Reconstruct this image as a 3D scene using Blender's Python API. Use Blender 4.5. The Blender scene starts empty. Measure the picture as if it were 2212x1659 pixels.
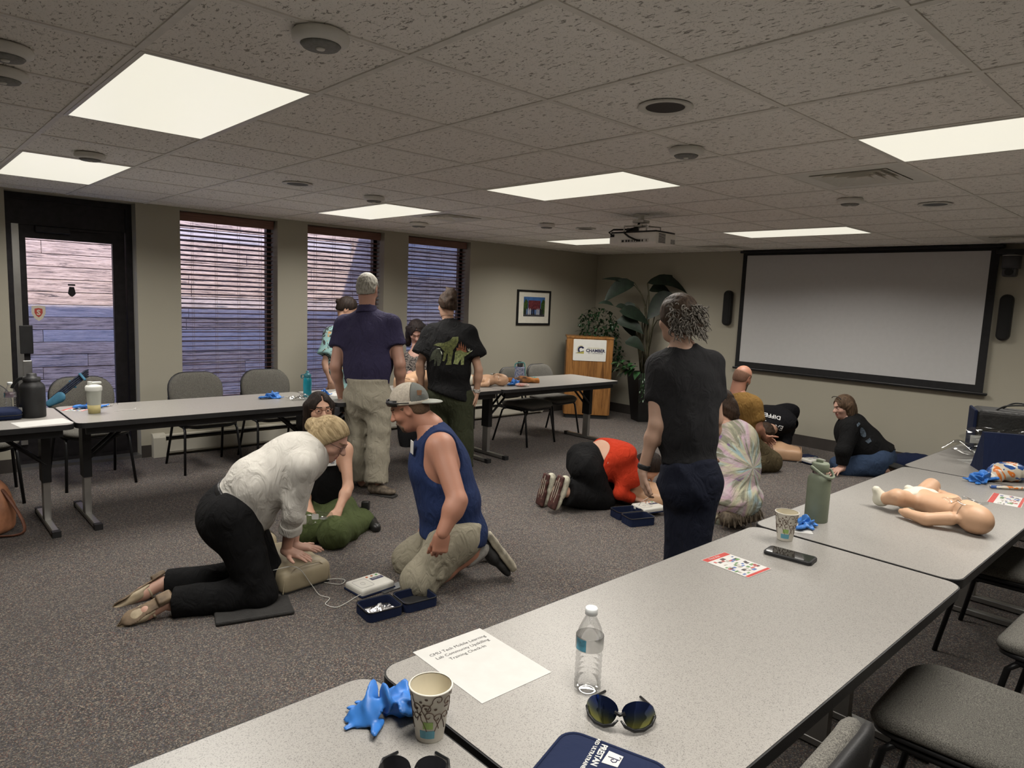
import bpy, bmesh, math, random
import numpy as np
from mathutils import Vector, Matrix, noise as mnoise
random.seed(7); np.random.seed(7)
SC = bpy.context.scene
COL = SC.collection
pi = math.pi
# ------------------------------------------------------------------ camera
F_PX, CH = 1490.32, 1.6307
YAW, PIT, ROL = math.radians(47.1417), math.radians(-6.9655), math.radians(2.3222)
FW = Vector((math.cos(PIT)*math.cos(YAW), math.cos(PIT)*math.sin(YAW), math.sin(PIT)))
_r = Vector((math.sin(YAW), -math.cos(YAW), 0)); _u = _r.cross(FW)
RT = _r*math.cos(ROL) + _u*math.sin(ROL); UP = -_r*math.sin(ROL) + _u*math.cos(ROL)
cd = bpy.data.cameras.new('camera'); cam = bpy.data.objects.new('camera', cd); COL.objects.link(cam)
cd.sensor_width = 36; cd.lens = F_PX/2212*36; cd.clip_start = 0.02; cd.clip_end = 200
cam.matrix_world = Matrix(((RT.x, UP.x, -FW.x, 0), (RT.y, UP.y, -FW.y, 0), (RT.z, UP.z, -FW.z, CH), (0, 0, 0, 1)))
SC.camera = cam
def P(u, v, d):
    """point in the room at a given distance along the view axis"""
    q = FW + RT*((u-1106)/F_PX) - UP*((v-829.5)/F_PX)
    return Vector((q.x*d, q.y*d, CH+q.z*d))
def PF(u, d, z):
    """point in image column u, at depth d and height z"""
    q = FW + RT*((u-1106)/F_PX); k = (q.z - (z-CH)/d)/UP.z; q = q - UP*k
    return Vector((q.x*d, q.y*d, CH+q.z*d))
def PZ(u, v, z):
    q = FW + RT*((u-1106)/F_PX) - UP*((v-829.5)/F_PX); s = (z-CH)/q.z
    return Vector((q.x*s, q.y*s, z))
# ------------------------------------------------------------------ world, sun, exposure
vs = SC.view_settings
vs.view_transform = 'Standard'; vs.look = 'None'; vs.gamma = 1.0; vs.exposure = 0.0; vs.use_curve_mapping = False
SC.cycles.max_bounces = 10; SC.cycles.diffuse_bounces = 6; SC.cycles.transparent_max_bounces = 16
SC.cycles.sample_clamp_indirect = 6.0
wd = bpy.data.worlds.new('sky'); SC.world = wd; wd.use_nodes = True
wn = wd.node_tree.nodes; wl = wd.node_tree.links
sk = wn.new('ShaderNodeTexSky'); sk.sky_type = 'NISHITA'; sk.sun_disc = False
sk.sun_elevation = math.radians(48); sk.sun_rotation = math.radians(170)
tint = wn.new('ShaderNodeMix'); tint.data_type = 'RGBA'; tint.blend_type = 'MULTIPLY'; tint.inputs[0].default_value = 1.
tint.inputs[7].default_value = (.72, .82, 1.25, 1); wl.new(sk.outputs[0], tint.inputs[6]); wl.new(tint.outputs[2], wn['Background'].inputs[0]); wn['Background'].inputs[1].default_value = 1.3
sl = bpy.data.lights.new('sun', 'SUN'); sl.energy = 6.5; sl.angle = math.radians(0.6); sl.color = (1, .93, .84)
so = bpy.data.objects.new('sun', sl); COL.objects.link(so)
SUN = Vector((0.10, -1.0, 1.12)).normalized()
so.rotation_euler = SUN.to_track_quat('Z', 'Y').to_euler(); so.location = (3, -8, 12)
TROFFER_WATTS = 34
DIFF_EMIT = 0.80
# ------------------------------------------------------------------ materials
MATS = {}
def mat(name, col, rough=.6, metal=0., var=0., vscale=20., bump=0., bscale=60., stretch=None, col2=None,
        trans=0., alpha=1., emit=0., sheen=0., ior=1.45, coat=0., detail=4):
    """principled material with procedural colour variation and fine relief (object coordinates)"""
    if name in MATS: return MATS[name]
    m = bpy.data.materials.new(name); m.use_nodes = True; MATS[name] = m
    nt = m.node_tree; b = nt.nodes['Principled BSDF']
    c = tuple(col)+(1,)
    b.inputs['Base Color'].default_value = c; b.inputs['Roughness'].default_value = rough
    b.inputs['Metallic'].default_value = metal; b.inputs['IOR'].default_value = ior
    b.inputs['Transmission Weight'].default_value = trans; b.inputs['Alpha'].default_value = alpha
    b.inputs['Sheen Weight'].default_value = sheen; b.inputs['Coat Weight'].default_value = coat
    if emit: b.inputs['Emission Color'].default_value = c; b.inputs['Emission Strength'].default_value = emit
    tc = mp = None
    def coords():
        nonlocal tc, mp
        if mp is None:
            tc = nt.nodes.new('ShaderNodeTexCoord'); mp = nt.nodes.new('ShaderNodeMapping')
            if stretch: mp.inputs['Scale'].default_value = stretch
            nt.links.new(tc.outputs['Object'], mp.inputs[0])
        return mp.outputs[0]
    if var or col2:
        n = nt.nodes.new('ShaderNodeTexNoise'); n.inputs['Scale'].default_value = vscale; n.inputs['Detail'].default_value = detail
        nt.links.new(coords(), n.inputs['Vector'])
        r = nt.nodes.new('ShaderNodeValToRGB')
        c2 = col2 or tuple(max(0, x*(1-var)) for x in col)
        c1 = col if col2 else tuple(min(1, x*(1+var)) for x in col)
        r.color_ramp.elements[0].position = .35; r.color_ramp.elements[1].position = .65
        r.color_ramp.elements[0].color = tuple(c2)+(1,); r.color_ramp.elements[1].color = tuple(c1)+(1,)
        nt.links.new(n.outputs['Fac'], r.inputs[0]); nt.links.new(r.outputs[0], b.inputs['Base Color'])
    if bump:
        n2 = nt.nodes.new('ShaderNodeTexNoise'); n2.inputs['Scale'].default_value = bscale; n2.inputs['Detail'].default_value = 5
        nt.links.new(coords(), n2.inputs['Vector'])
        bp = nt.nodes.new('ShaderNodeBump'); bp.inputs['Strength'].default_value = bump; bp.inputs['Distance'].default_value = .01
        nt.links.new(n2.outputs['Fac'], bp.inputs['Height']); nt.links.new(bp.outputs[0], b.inputs['Normal'])
    return m
class NT:
    """small helper to write node graphs"""
    def __init__(s, name):
        s.m = bpy.data.materials.new(name); s.m.use_nodes = True; MATS[name] = s.m
        s.nt = s.m.node_tree; s.b = s.nt.nodes['Principled BSDF']
        s.tc = s.nt.nodes.new('ShaderNodeTexCoord')
    def n(s, t, **k):
        nd = s.nt.nodes.new('ShaderNode'+t)
        for a, v in k.items():
            if hasattr(nd, a): setattr(nd, a, v)
            else: nd.inputs[a.replace('_', ' ')].default_value = v
        return nd
    def l(s, a, b): s.nt.links.new(a, b)
    def map(s, scale=(1, 1, 1), rot=(0, 0, 0), loc=(0, 0, 0), out='Object'):
        mp = s.n('Mapping'); mp.inputs['Scale'].default_value = scale; mp.inputs['Rotation'].default_value = rot
        mp.inputs['Location'].default_value = loc
        src = s.n('NewGeometry').outputs['Position'] if out == 'World' else s.tc.outputs[out]
        s.l(src, mp.inputs[0]); return mp.outputs[0]
    def noise(s, vec, scale, detail=4, rough=.5, dist=0.):
        n = s.n('TexNoise'); n.inputs['Scale'].default_value = scale; n.inputs['Detail'].default_value = detail
        n.inputs['Roughness'].default_value = rough; n.inputs['Distortion'].default_value = dist
        s.l(vec, n.inputs['Vector']); return n.outputs['Fac']
    def ramp(s, fac, stops, interp='LINEAR'):
        r = s.n('ValToRGB'); cr = r.color_ramp; cr.interpolation = interp
        while len(cr.elements) < len(stops): cr.elements.new(.5)
        for e, (p, c) in zip(cr.elements, stops):
            e.position = p; e.color = tuple(c)+(1,) if len(c) == 3 else c
        s.l(fac, r.inputs[0]); return r.outputs[0]
    def mix(s, fac, a, b, blend='MIX'):
        x = s.n('Mix'); x.data_type = 'RGBA'; x.blend_type = blend
        for v, i in ((fac, 0), (a, 6), (b, 7)):
            if hasattr(v, 'links'): s.l(v, x.inputs[i])
            else: x.inputs[i].default_value = v if i == 0 else tuple(v)+(1,)
        return x.outputs[2]
    def bump(s, h, strength=.3, dist=.01):
        b = s.n('Bump'); b.inputs['Strength'].default_value = strength; b.inputs['Distance'].default_value = dist
        s.l(h, b.inputs['Height']); s.l(b.outputs[0], s.b.inputs['Normal'])
    def base(s, c):
        if hasattr(c, 'links'): s.l(c, s.b.inputs['Base Color'])
        else: s.b.inputs['Base Color'].default_value = tuple(c)+(1,)
    def rough(s, r): s.b.inputs['Roughness'].default_value = r
# walls
t = NT('wall_paint'); v = t.map()
t.base(t.mix(t.noise(v, 1.3, 3), (.345, .325, .262), (.375, .352, .285))); t.bump(t.noise(v, 160, 3), .12, .003); t.rough(.75)
# carpet: flecked loop pile
t = NT('carpet'); v = t.map()
vo = t.n('TexVoronoi'); vo.inputs['Scale'].default_value = 210; t.l(v, vo.inputs['Vector'])
sp = t.n('SeparateColor'); t.l(vo.outputs['Color'], sp.inputs[0])
fleck = t.ramp(sp.outputs[0], [(0, (0.063, 0.057, 0.055)), (.34, (0.124, 0.111, 0.105)), (.52, (0.213, 0.188, 0.162)), (.68, (0.111, 0.111, 0.132)), (.80, (0.364, 0.310, 0.245)), (.90, (0.193, 0.111, 0.090)), (1, (0.096, 0.111, 0.160))], 'CONSTANT')
big = t.noise(v, 2.2, 4)
t.base(t.mix(t.ramp(big, [(.35, (.0, .0, .0)), (.7, (.35, .35, .35))]), fleck, (.150, .136, .127)))
t.bump(t.noise(v, 260, 3, .7), .9, .012); t.rough(.95)
# ceiling tile with fissures
t = NT('ceiling_tile'); v = t.map(out='World')
va = t.map(scale=(1.0, .42, 1), out='World'); f1 = t.noise(va, 78, 3, .66, .8)
pit = t.ramp(f1, [(.0, (0, 0, 0)), (.355, (0, 0, 0)), (.415, (1, 1, 1)), (1, (1, 1, 1))])
f2 = t.noise(v, 170, 2, .6); pin = t.ramp(f2, [(0, (0, 0, 0)), (.31, (0, 0, 0)), (.37, (1, 1, 1))])
both = t.mix(1., pit, pin, 'MULTIPLY')
t.base(t.mix(both, (.34, .32, .29), t.mix(t.noise(v, 3.0, 3), (.86, .835, .785), (.91, .885, .84))))
t.bump(both, .5, .006); t.rough(.9)
mat('ceiling_grid', (.74, .72, .67), .5, var=.05)
mat('white_metal', (.66, .65, .60), .4, var=.04)
t = NT('blind_wood'); v = t.map(scale=(1.5, 40, 40)); t.base(t.ramp(t.noise(v, 3, 5, .6), [(.3, (.12, .055, .040)), (.7, (.24, .115, .082))])); t.rough(.42)
mat('bronze', (.018, .016, .018), .45, .5, var=.2)
mat('black_metal', (.012, .012, .013), .42, .3, var=.2, vscale=8)
mat('black_plastic', (.014, .014, .015), .5, var=.2, vscale=15, bump=.1, bscale=300)
mat('dark_rubber', (.02, .02, .02), .8, var=.2)
mat('chrome', (.55, .54, .52), .25, 1., var=.08, vscale=6)
mat('steel_grey', (.36, .355, .34), .35, .9, var=.1, vscale=6)
mat('baseboard_rubber', (.045, .038, .034), .6, var=.15, vscale=4)
mat('heater_enamel', (.52, .495, .42), .45, var=.06, vscale=3)
mat('paper', (.50, .495, .475), .75, var=.03)
mat('white_plastic', (.72, .71, .67), .4, var=.03)
t = NT('laminate'); v = t.map(); t.base(t.mix(t.ramp(t.noise(v, 420, 2, .6), [(.36, (0, 0, 0)), (.46, (1, 1, 1))]), (.15, .143, .135), t.mix(t.noise(v, 250, 2), (.265, .252, .233), (.32, .305, .284)))); t.rough(.36)
t = NT('oak'); v = t.map(scale=(9, 9, .55)); wv = t.noise(v, 3.2, 6, .62, 1.4)
t.base(t.ramp(wv, [(.30, (.10, .040, .010)), (.48, (.26, .115, .030)), (.62, (.33, .155, .045)), (.8, (.20, .085, .022))])); t.rough(.4); t.bump(wv, .15, .004)
t = NT('weathered_plank'); v = t.map(scale=(.55, 9, 9), out='World'); g = t.noise(v, 4.2, 8, .72, 1.6); oi = t.n('ObjectInfo'); gf_ = t.noise(t.map(scale=(.8, 26, 26), out='World'), 5, 6, .7, 1.2)
g2 = t.ramp(g, [(.34, (.05, .035, .03)), (.42, (.22, .15, .11)), (.50, (.42, .29, .21)), (.60, (.52, .37, .27)), (.70, (.27, .22, .20))])
g3 = t.mix(1., g2, t.ramp(gf_, [(.36, (.25, .22, .20)), (.46, (1, 1, 1))]), 'MULTIPLY')
t.base(t.mix(t.ramp(oi.outputs['Random'], [(0, (.0, .0, .0)), (.6, (.0, .0, .0)), (1, (.5, .5, .5))]), g3, t.mix(gf_, (.22, .23, .25), (.55, .54, .54)))); t.rough(.85); t.bump(g, .5, .01)
t = NT('chair_fabric'); v = t.map(); w1 = t.noise(v, 330, 2, .7)
t.base(t.ramp(w1, [(.32, (.042, .040, .035)), (.5, (.112, .106, .093)), (.68, (.20, .19, .166))])); t.rough(.95); t.bump(w1, .6, .004)
def glass_mat(name, tint=(1, 1, 1), rough=.0, mixf=.10):
    m = bpy.data.materials.new(name); m.use_nodes = True; nt = m.node_tree; MATS[name] = m
    nt.nodes.remove(nt.nodes['Principled BSDF']); o = nt.nodes['Material Output']
    tr = nt.nodes.new('ShaderNodeBsdfTransparent'); tr.inputs[0].default_value = tuple(tint)+(1,)
    gl = nt.nodes.new('ShaderNodeBsdfGlossy'); gl.inputs['Roughness'].default_value = rough
    fr = nt.nodes.new('ShaderNodeFresnel'); fr.inputs[0].default_value = 1.45
    ad = nt.nodes.new('ShaderNodeMath'); ad.operation = 'ADD'; ad.inputs[1].default_value = mixf
    ad.operation = 'MULTIPLY_ADD'; ad.inputs[1].default_value = .6; ad.inputs[2].default_value = max(0, mixf)
    nt.links.new(fr.outputs[0], ad.inputs[0])
    mx = nt.nodes.new('ShaderNodeMixShader'); nt.links.new(ad.outputs[0], mx.inputs[0])
    nt.links.new(tr.outputs[0], mx.inputs[1]); nt.links.new(gl.outputs[0], mx.inputs[2]); nt.links.new(mx.outputs[0], o.inputs[0])
    return m
glass_mat('pane_glass', (.93, .95, .97), 0., .0)
glass_mat('clear_plastic', (.985, .988, .99), .03, -.015)
glass_mat('clear_film', (.90, .91, .90), .12, .10)
glass_mat('frosted_film', (.80, .82, .78), .3, .22)
# diffuser lens: gives off the lamp's light
t = NT('diffuser_lens'); v = t.map(); 
ec = t.mix(t.noise(t.map(scale=(2.2, .25, 1)), 3.0, 2), (1., .955, .80), (.97, .935, .80))
t.base((.75, .74, .68)); t.l(ec, t.b.inputs['Emission Color']); t.b.inputs['Emission Strength'].default_value = DIFF_EMIT; t.rough(.35)
# ------------------------------------------------------------------ mesh and scene-graph helpers
WM = {}
def link(o): COL.objects.link(o); return o
def meta(o, label=None, cat=None, group=None, kind=None):
    if label: o['label'] = label
    if cat: o['category'] = cat
    if group: o['group'] = group
    if kind: o['kind'] = kind
    return o
def thing(name, label, cat, loc=(0, 0, 0), rz=0., group=None, rot=None):
    o = link(bpy.data.objects.new(name, None)); o.location = loc; o.rotation_euler = rot or (0, 0, rz)
    o.empty_display_size = .05
    WM[o.name] = Matrix.LocRotScale(Vector(loc), o.rotation_euler, None)
    return meta(o, label, cat, group)
def add(name, data, m=None, parent=None, world=False, smooth=False, label=None, kind=None):
    """link geometry (bmesh or (verts, faces)) as one mesh object; world=True: vertices are in room coordinates"""
    me = bpy.data.meshes.new(name)
    if isinstance(data, bmesh.types.BMesh):
        bmesh.ops.recalc_face_normals(data, faces=data.faces); data.to_mesh(me); data.free()
    elif isinstance(data, bpy.types.Mesh): bpy.data.meshes.remove(me); me = data
    else:
        me.from_pydata([tuple(q) for q in data[0]], [], [tuple(int(i) for i in q) for q in data[1]]); me.update()
    o = bpy.data.objects.new(name, me); link(o)
    if parent is not None:
        o.parent = parent; W = WM.get(parent.name, Matrix.Identity(4))
        if world: me.transform(W.inverted())
        WM[o.name] = W
    ms = m if isinstance(m, (list, tuple)) else [m]
    if m is not None and len(me.materials) == 0:
        for x in ms: me.materials.append(MATS[x] if isinstance(x, str) else x)
    if smooth: me.polygons.foreach_set('use_smooth', [True]*len(me.polygons))
    return meta(o, label, kind=kind)
def inst(name, src, parent=None, loc=(0, 0, 0), rot=(0, 0, 0), label=None):
    """another object sharing a mesh"""
    o = link(bpy.data.objects.new(name, src.data)); o.location = loc; o.rotation_euler = rot
    if parent is not None: o.parent = parent
    return meta(o, label)
def copy_tree(o, parent=None):
    c = link(o.copy())
    if parent is not None: c.parent = parent
    for ch in list(o.children): copy_tree(ch, c)
    return c
def place(o, loc, rz, label, group=None):
    o.location = loc; o.rotation_euler = (0, 0, rz); o['label'] = label
    if group: o['group'] = group
    WM[o.name] = Matrix.LocRotScale(Vector(loc), o.rotation_euler, None); return o
def B(): return bmesh.new()
def box(b, x0, x1, y0, y1, z0, z1, M=None):
    vs_ = [b.verts.new(p) for p in ((x0, y0, z0), (x1, y0, z0), (x1, y1, z0), (x0, y1, z0), (x0, y0, z1), (x1, y0, z1), (x1, y1, z1), (x0, y1, z1))]
    for f in ((3, 2, 1, 0), (4, 5, 6, 7), (0, 1, 5, 4), (1, 2, 6, 5), (2, 3, 7, 6), (3, 0, 4, 7)): b.faces.new([vs_[i] for i in f])
    if M is not None: bmesh.ops.transform(b, matrix=M, verts=vs_)
    return b
def rbox(b, c, s, r=.01, seg=2, M=None):
    g = bmesh.ops.create_cube(b, size=1.0)['verts']
    bmesh.ops.scale(b, vec=s, verts=g); bmesh.ops.translate(b, vec=c, verts=g)
    es = list({e for q in g for e in q.link_edges})
    if M is not None: bmesh.ops.transform(b, matrix=M, verts=g)
    bmesh.ops.bevel(b, geom=es, offset=r, segments=seg, affect='EDGES', profile=.5); return b
def frame(d, hint=(0, 0, 1)):
    d = Vector(d).normalized(); h = Vector(hint)
    if abs(d.dot(h)) > .97: h = Vector((1, 0, 0))
    x = h.cross(d).normalized(); return x, d.cross(x), d
def tube(b, pts, r, n=8, closed=False, cap=True, flat=1.):
    """swept tube through points; r a number or list"""
    pts = [Vector(p) for p in pts]; N = len(pts); rr = r if isinstance(r, (list, tuple)) else [r]*N
    rings = []; px_ = None
    for i in range(N):
        d = (pts[(i+1) % N]-pts[i-1]) if closed or 0 < i < N-1 else (pts[1]-pts[0] if i == 0 else pts[-1]-pts[-2])
        if d.length < 1e-9: d = Vector((0, 0, 1))
        if px_ is None: x, y, z = frame(d)
        else:
            z = d.normalized(); x = (px_-z*px_.dot(z))
            x = x.normalized() if x.length > 1e-6 else frame(d)[0]; y = z.cross(x)
        px_ = x
        rings.append([b.verts.new(pts[i]+x*math.cos(2*pi*k/n)*rr[i]+y*math.sin(2*pi*k/n)*rr[i]*flat) for k in range(n)])
    for i in range(N if closed else N-1):
        A, C = rings[i], rings[(i+1) % N]
        for k in range(n): b.faces.new((A[k], A[(k+1) % n], C[(k+1) % n], C[k]))
    if cap and not closed:
        b.faces.new(rings[0][::-1]); b.faces.new(rings[-1])
    return b
def cyl(b, p, q, r1, r2=None, n=16): return tube(b, [p, q], [r1, r1 if r2 is None else r2], n)
def lathe(b, prof, c=(0, 0, 0), n=24, M=None):
    c = Vector(c); rings = []
    for r, z in prof:
        if r < 1e-6: rings.append([b.verts.new(c+Vector((0, 0, z)))])
        else: rings.append([b.verts.new(c+Vector((r*math.cos(2*pi*k/n), r*math.sin(2*pi*k/n), z))) for k in range(n)])
    for A, C in zip(rings, rings[1:]):
        for k in range(n):
            k2 = (k+1) % n
            if len(A) == 1 and len(C) == 1: continue
            if len(A) == 1: b.faces.new((A[0], C[k2], C[k]))
            elif len(C) == 1: b.faces.new((A[k], A[k2], C[0]))
            else: b.faces.new((A[k], A[k2], C[k2], C[k]))
    if M is not None: bmesh.ops.transform(b, matrix=M, verts=[q for R in rings for q in R])
    return b
def prism(b, pts, z0, z1, M=None):
    """extruded outline (list of (x, y))"""
    lo = [b.verts.new((x, y, z0)) for x, y in pts]; hi = [b.verts.new((x, y, z1)) for x, y in pts]; n = len(pts)
    b.faces.new(lo[::-1]); b.faces.new(hi)
    for i in range(n): b.faces.new((lo[i], lo[(i+1) % n], hi[(i+1) % n], hi[i]))
    if M is not None: bmesh.ops.transform(b, matrix=M, verts=lo+hi)
    return b
def rrect(x0, x1, y0, y1, r, seg=6):
    out = []
    for cx, cy, a0 in ((x1-r, y1-r, 0), (x0+r, y1-r, 90), (x0+r, y0+r, 180), (x1-r, y0+r, 270)):
        for i in range(seg+1):
            a = math.radians(a0+90*i/seg); out.append((cx+r*math.cos(a), cy+r*math.sin(a)))
    return out
def grid_surf(fn, nu, nv):
    vs_ = [fn(i/(nu-1), j/(nv-1)) for j in range(nv) for i in range(nu)]
    fs = [(j*nu+i, j*nu+i+1, (j+1)*nu+i+1, (j+1)*nu+i) for j in range(nv-1) for i in range(nu-1)]
    return vs_, fs
def quadM(o, x, y):
    """matrix of a local frame: origin, x axis, y axis (normal = x cross y)"""
    x = Vector(x).normalized(); y = Vector(y); y = (y-x*y.dot(x)).normalized(); z = x.cross(y)
    return Matrix(((x.x, y.x, z.x, o[0]), (x.y, y.y, z.y, o[1]), (x.z, y.z, z.z, o[2]), (0, 0, 0, 1)))
_fonts = {}
def text_mesh(s, size, M, depth=.0006, align='CENTER', spacing=1., bold=0.):
    cu = bpy.data.curves.new('t', 'FONT'); cu.body = s; cu.size = size; cu.align_x = align; cu.align_y = 'CENTER'
    cu.extrude = depth; cu.space_character = spacing; cu.resolution_u = 2; cu.offset = bold
    o = bpy.data.objects.new('t', cu); COL.objects.link(o)
    dg = bpy.context.evaluated_depsgraph_get(); me = bpy.data.meshes.new_from_object(o.evaluated_get(dg))
    bpy.data.objects.remove(o); bpy.data.curves.remove(cu); me.transform(M); return me
def lettering(name, s, size, M, m, parent, world=True, **k):
    me = text_mesh(s, size, M, **k); me.materials.clear()
    return add(name, me, m, parent, world=world)
# ================================================================== the room
W_, E_, S_, WX_, ZC = 7.066, 8.255, -2.0, -2.2, 2.366
GX, GY, T = 1.2692, 1.2826, .6096
WT = .25
def struct(name, b, m, **k): return add(name, b, m, kind='structure', **k)
b = B(); box(b, WX_-.3, E_+.3, S_-.3, W_+WT, -.12, 0); struct('floor', b, 'carpet')
WIN = [(2.18, 3.14), (3.475, 4.435), (4.77, 5.73)]; DOOR = (.83, 1.80); SILL, HEAD = .42, 2.345
b = B()
xs = [WX_-.25, DOOR[0], DOOR[1]]+[x for w in WIN for x in w]+[E_+.25]
for x0, x1 in zip(xs[0::2], xs[1::2]): box(b, x0, x1, W_, W_+WT, 0, 2.75)
for x0, x1 in WIN:
    box(b, x0, x1, W_, W_+WT, 0, SILL); box(b, x0, x1, W_, W_+WT, HEAD, 2.75)
box(b, DOOR[0], DOOR[1], W_, W_+WT, 2.36, 2.75)
struct('wall_north', b, 'wall_paint')
b = B(); box(b, E_, E_+.25, S_-.25, W_+WT, 0, 2.75); struct('wall_east', b, 'wall_paint')
b = B(); box(b, WX_-.25, WX_, S_-.25, W_, 0, 2.75); struct('wall_west', b, 'wall_paint')
b = B(); box(b, WX_, E_, S_-.25, S_, 0, 2.75); struct('wall_south', b, 'wall_paint')
b = B(); box(b, E_-.012, E_, S_, W_, 0, .135); struct('baseboard_east', b, 'baseboard_rubber')
b = B(); box(b, DOOR[1], 1.885, W_-.012, W_, 0, .115); box(b, WX_, DOOR[0], W_-.012, W_, 0, .115); box(b, 7.2, E_-.012, W_-.012, W_, 0, .115); struct('baseboard_north', b, 'baseboard_rubber')
# ceiling: deck, lay-in tiles, exposed T grid
b = B(); box(b, WX_-.25, E_+.25, S_-.25, W_+WT, ZC+.02, ZC+.14); ceil = struct('ceiling', b, 'ceiling_tile')
FIX = [(-1, 2), (-1, 6), (3, 2), (3, 6), (3, -2), (8, 2), (8, 6), (8, -2), (-1, -2)]
VENT = [(4, 6), (4, 0), (10, 5), (10, 0)]
skip = set(VENT)
for i, j in FIX: skip |= {(i, j), (i, j+1)}
tile_full = None
for i in range(-4, 12):
    for j in range(-4, 10):
        if (i, j) in skip: continue
        x0, x1 = GX+i*T, GX+(i+1)*T; y0, y1 = GY+j*T, GY+(j+1)*T
        cx0, cx1, cy0, cy1 = max(x0, WX_), min(x1, E_), max(y0, S_), min(y1, W_)
        if cx1-cx0 < .05 or cy1-cy0 < .05: continue
        full = abs(cx1-cx0-T) < 1e-4 and abs(cy1-cy0-T) < 1e-4
        if full and tile_full: inst('ceiling_tile', tile_full, ceil, (x0, y0, ZC)); continue
        b = B(); box(b, .004 if cx0 == x0 else cx0-x0, (cx1-x0)-.004, cy0-y0+.004, (cy1-y0)-.004, .0045, .018)
        o = add('ceiling_tile', b, 'ceiling_tile', ceil); o.location = (x0, y0, ZC)
        if full: tile_full = o
for i in range(-4, 13):
    x = GX+i*T
    if x < E_: b = B(); box(b, x-.012, x+.012, max(S_, GY-4*T), W_, ZC, ZC+.0042); add('grid_runner', b, 'ceiling_grid', ceil)
for j in range(-4, 11):
    y = GY+j*T
    if y < W_: b = B(); box(b, max(WX_, GX-4*T), E_, y-.011, y+.011, ZC+.0004, ZC+.0044); add('grid_runner', b, 'ceiling_grid', ceil)
# troffers
names = {(-1, 2): 'nearest fluorescent ceiling troffer, above the left side of the room', (-1, 6): 'fluorescent ceiling troffer above the glass door', (3, 2): 'fluorescent ceiling troffer in the middle of the ceiling, before the projector',
         (3, 6): 'fluorescent ceiling troffer in front of the middle window', (3, -2): 'fluorescent ceiling troffer cut off by the right edge of the photo', (8, 2): 'fluorescent ceiling troffer right of the projector, before the screen',
         (8, 6): 'far fluorescent ceiling troffer half hidden behind the projector', (8, -2): 'fluorescent ceiling troffer out of frame at the screen wall', (-1, -2): 'fluorescent ceiling troffer out of frame behind the camera'}
for i, j in FIX:
    t_ = thing('ceiling_light', names[(i, j)], 'ceiling light', (GX+i*T, GY+j*T, ZC), 0, 'fluorescent ceiling lights')
    b = B(); X, Y = T, 2*T
    for q in ((.006, .022, .006, Y-.006), (X-.022, X-.006, .006, Y-.006), (.022, X-.022, .006, .022), (.022, X-.022, Y-.022, Y-.006)): box(b, *q, -.002, .05)
    box(b, .006, X-.006, .006, Y-.006, .05, .06)
    add('frame', b, 'white_metal', t_)
    b = B(); box(b, .022, X-.022, .022, Y-.022, -.0015, .008); add('diffuser', b, 'diffuser_lens', t_, label='glowing prismatic lens')
    al = bpy.data.lights.new('troffer_lamp', 'AREA'); al.shape = 'RECTANGLE'; al.size = X-.05; al.size_y = Y-.05
    al.energy = TROFFER_WATTS; al.color = (1., .955, .885); al.spread = math.radians(153)
    lo = link(bpy.data.objects.new('troffer_lamp', al)); lo.location = (X/2, Y/2, -.006); lo.parent = t_
# air diffusers
for (i, j), lab in zip(VENT, ('square ceiling air vent right of the window-side light', 'square ceiling air vent in a wide plain panel, right side', 'square ceiling air vent behind the projector', 'square ceiling air vent above the right end of the screen')):
    t_ = thing('ceiling_vent', lab, 'vent', (GX+(i+.5)*T, GY+(j+.5)*T, ZC), 0, 'ceiling air vents')
    b = B(); h = T/2-.008
    for q in ((-h, h, -h, -.2), (-h, h, .2, h), (-h, -.2, -.2, .2), (.2, h, -.2, .2)): box(b, *q, .002, .006)
    add('panel', b, 'white_metal', t_)
    for k in range(4):
        r0 = .20-.048*k; r1 = r0-.034; b = B()
        A = [(-r0, -r0), (r0, -r0), (r0, r0), (-r0, r0)]; C = [(-r1, -r1), (r1, -r1), (r1, r1), (-r1, r1)]
        va = [b.verts.new((x, y, -.003)) for x, y in A]; vc = [b.verts.new((x, y, .028)) for x, y in C]
        for n in range(4): b.faces.new((va[n], va[(n+1) % 4], vc[(n+1) % 4], vc[n]))
        add('louvre', b, 'white_metal', t_)
    b = B(); box(b, -.2, .2, -.2, .2, .034, .04); add('duct', b, 'black_metal', t_)
# round speakers / sensors and recessed cans
DISC = [(.985, 1.927, .082, 'largest round white ceiling sensor, above the near left light'), (.351, 2.817, .08, 'round ceiling sensor at the left edge of the photo, upper one'), (.381, 3.139, .08, 'round ceiling sensor at the left edge of the photo, lower one'),
        (.963, 4.686, .08, 'round ceiling sensor just before the light over the door'), (2.851, 4.702, .08, 'round ceiling sensor before the light at the middle window'), (2.845, 1.929, .08, 'round ceiling sensor right of the middle ceiling light'),
        (4.70, 1.912, .08, 'round ceiling sensor below the right-hand air vent'), (4.813, 4.788, .08, 'round ceiling sensor left of the projector'), (4.137, 5.95, .10, 'flat round ceiling disc before the third window')]
for x, y, r, lab in DISC:
    t_ = thing('ceiling_sensor', lab, 'ceiling sensor', (x, y, ZC), 0, 'round ceiling sensors')
    b = B(); lathe(b, [(0, 0), (r*.93, 0), (r, -.008), (r*.97, -.022), (r*.72, -.032), (0, -.032)], n=32); add('housing', b, 'white_plastic', t_, smooth=True)
    b = B(); lathe(b, [(0, -.0325), (r*.70, -.0325), (r*.62, -.040), (0, -.042)], n=28); g = add('grille', b, mat('sensor_grey', (.22, .22, .21), .7, var=.1, vscale=90), t_, smooth=True)
    b = B(); lathe(b, [(0, -.041), (r*.17, -.041), (r*.14, -.046), (0, -.048)], n=14); add('lens', b, 'white_plastic', g, smooth=True)
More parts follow.
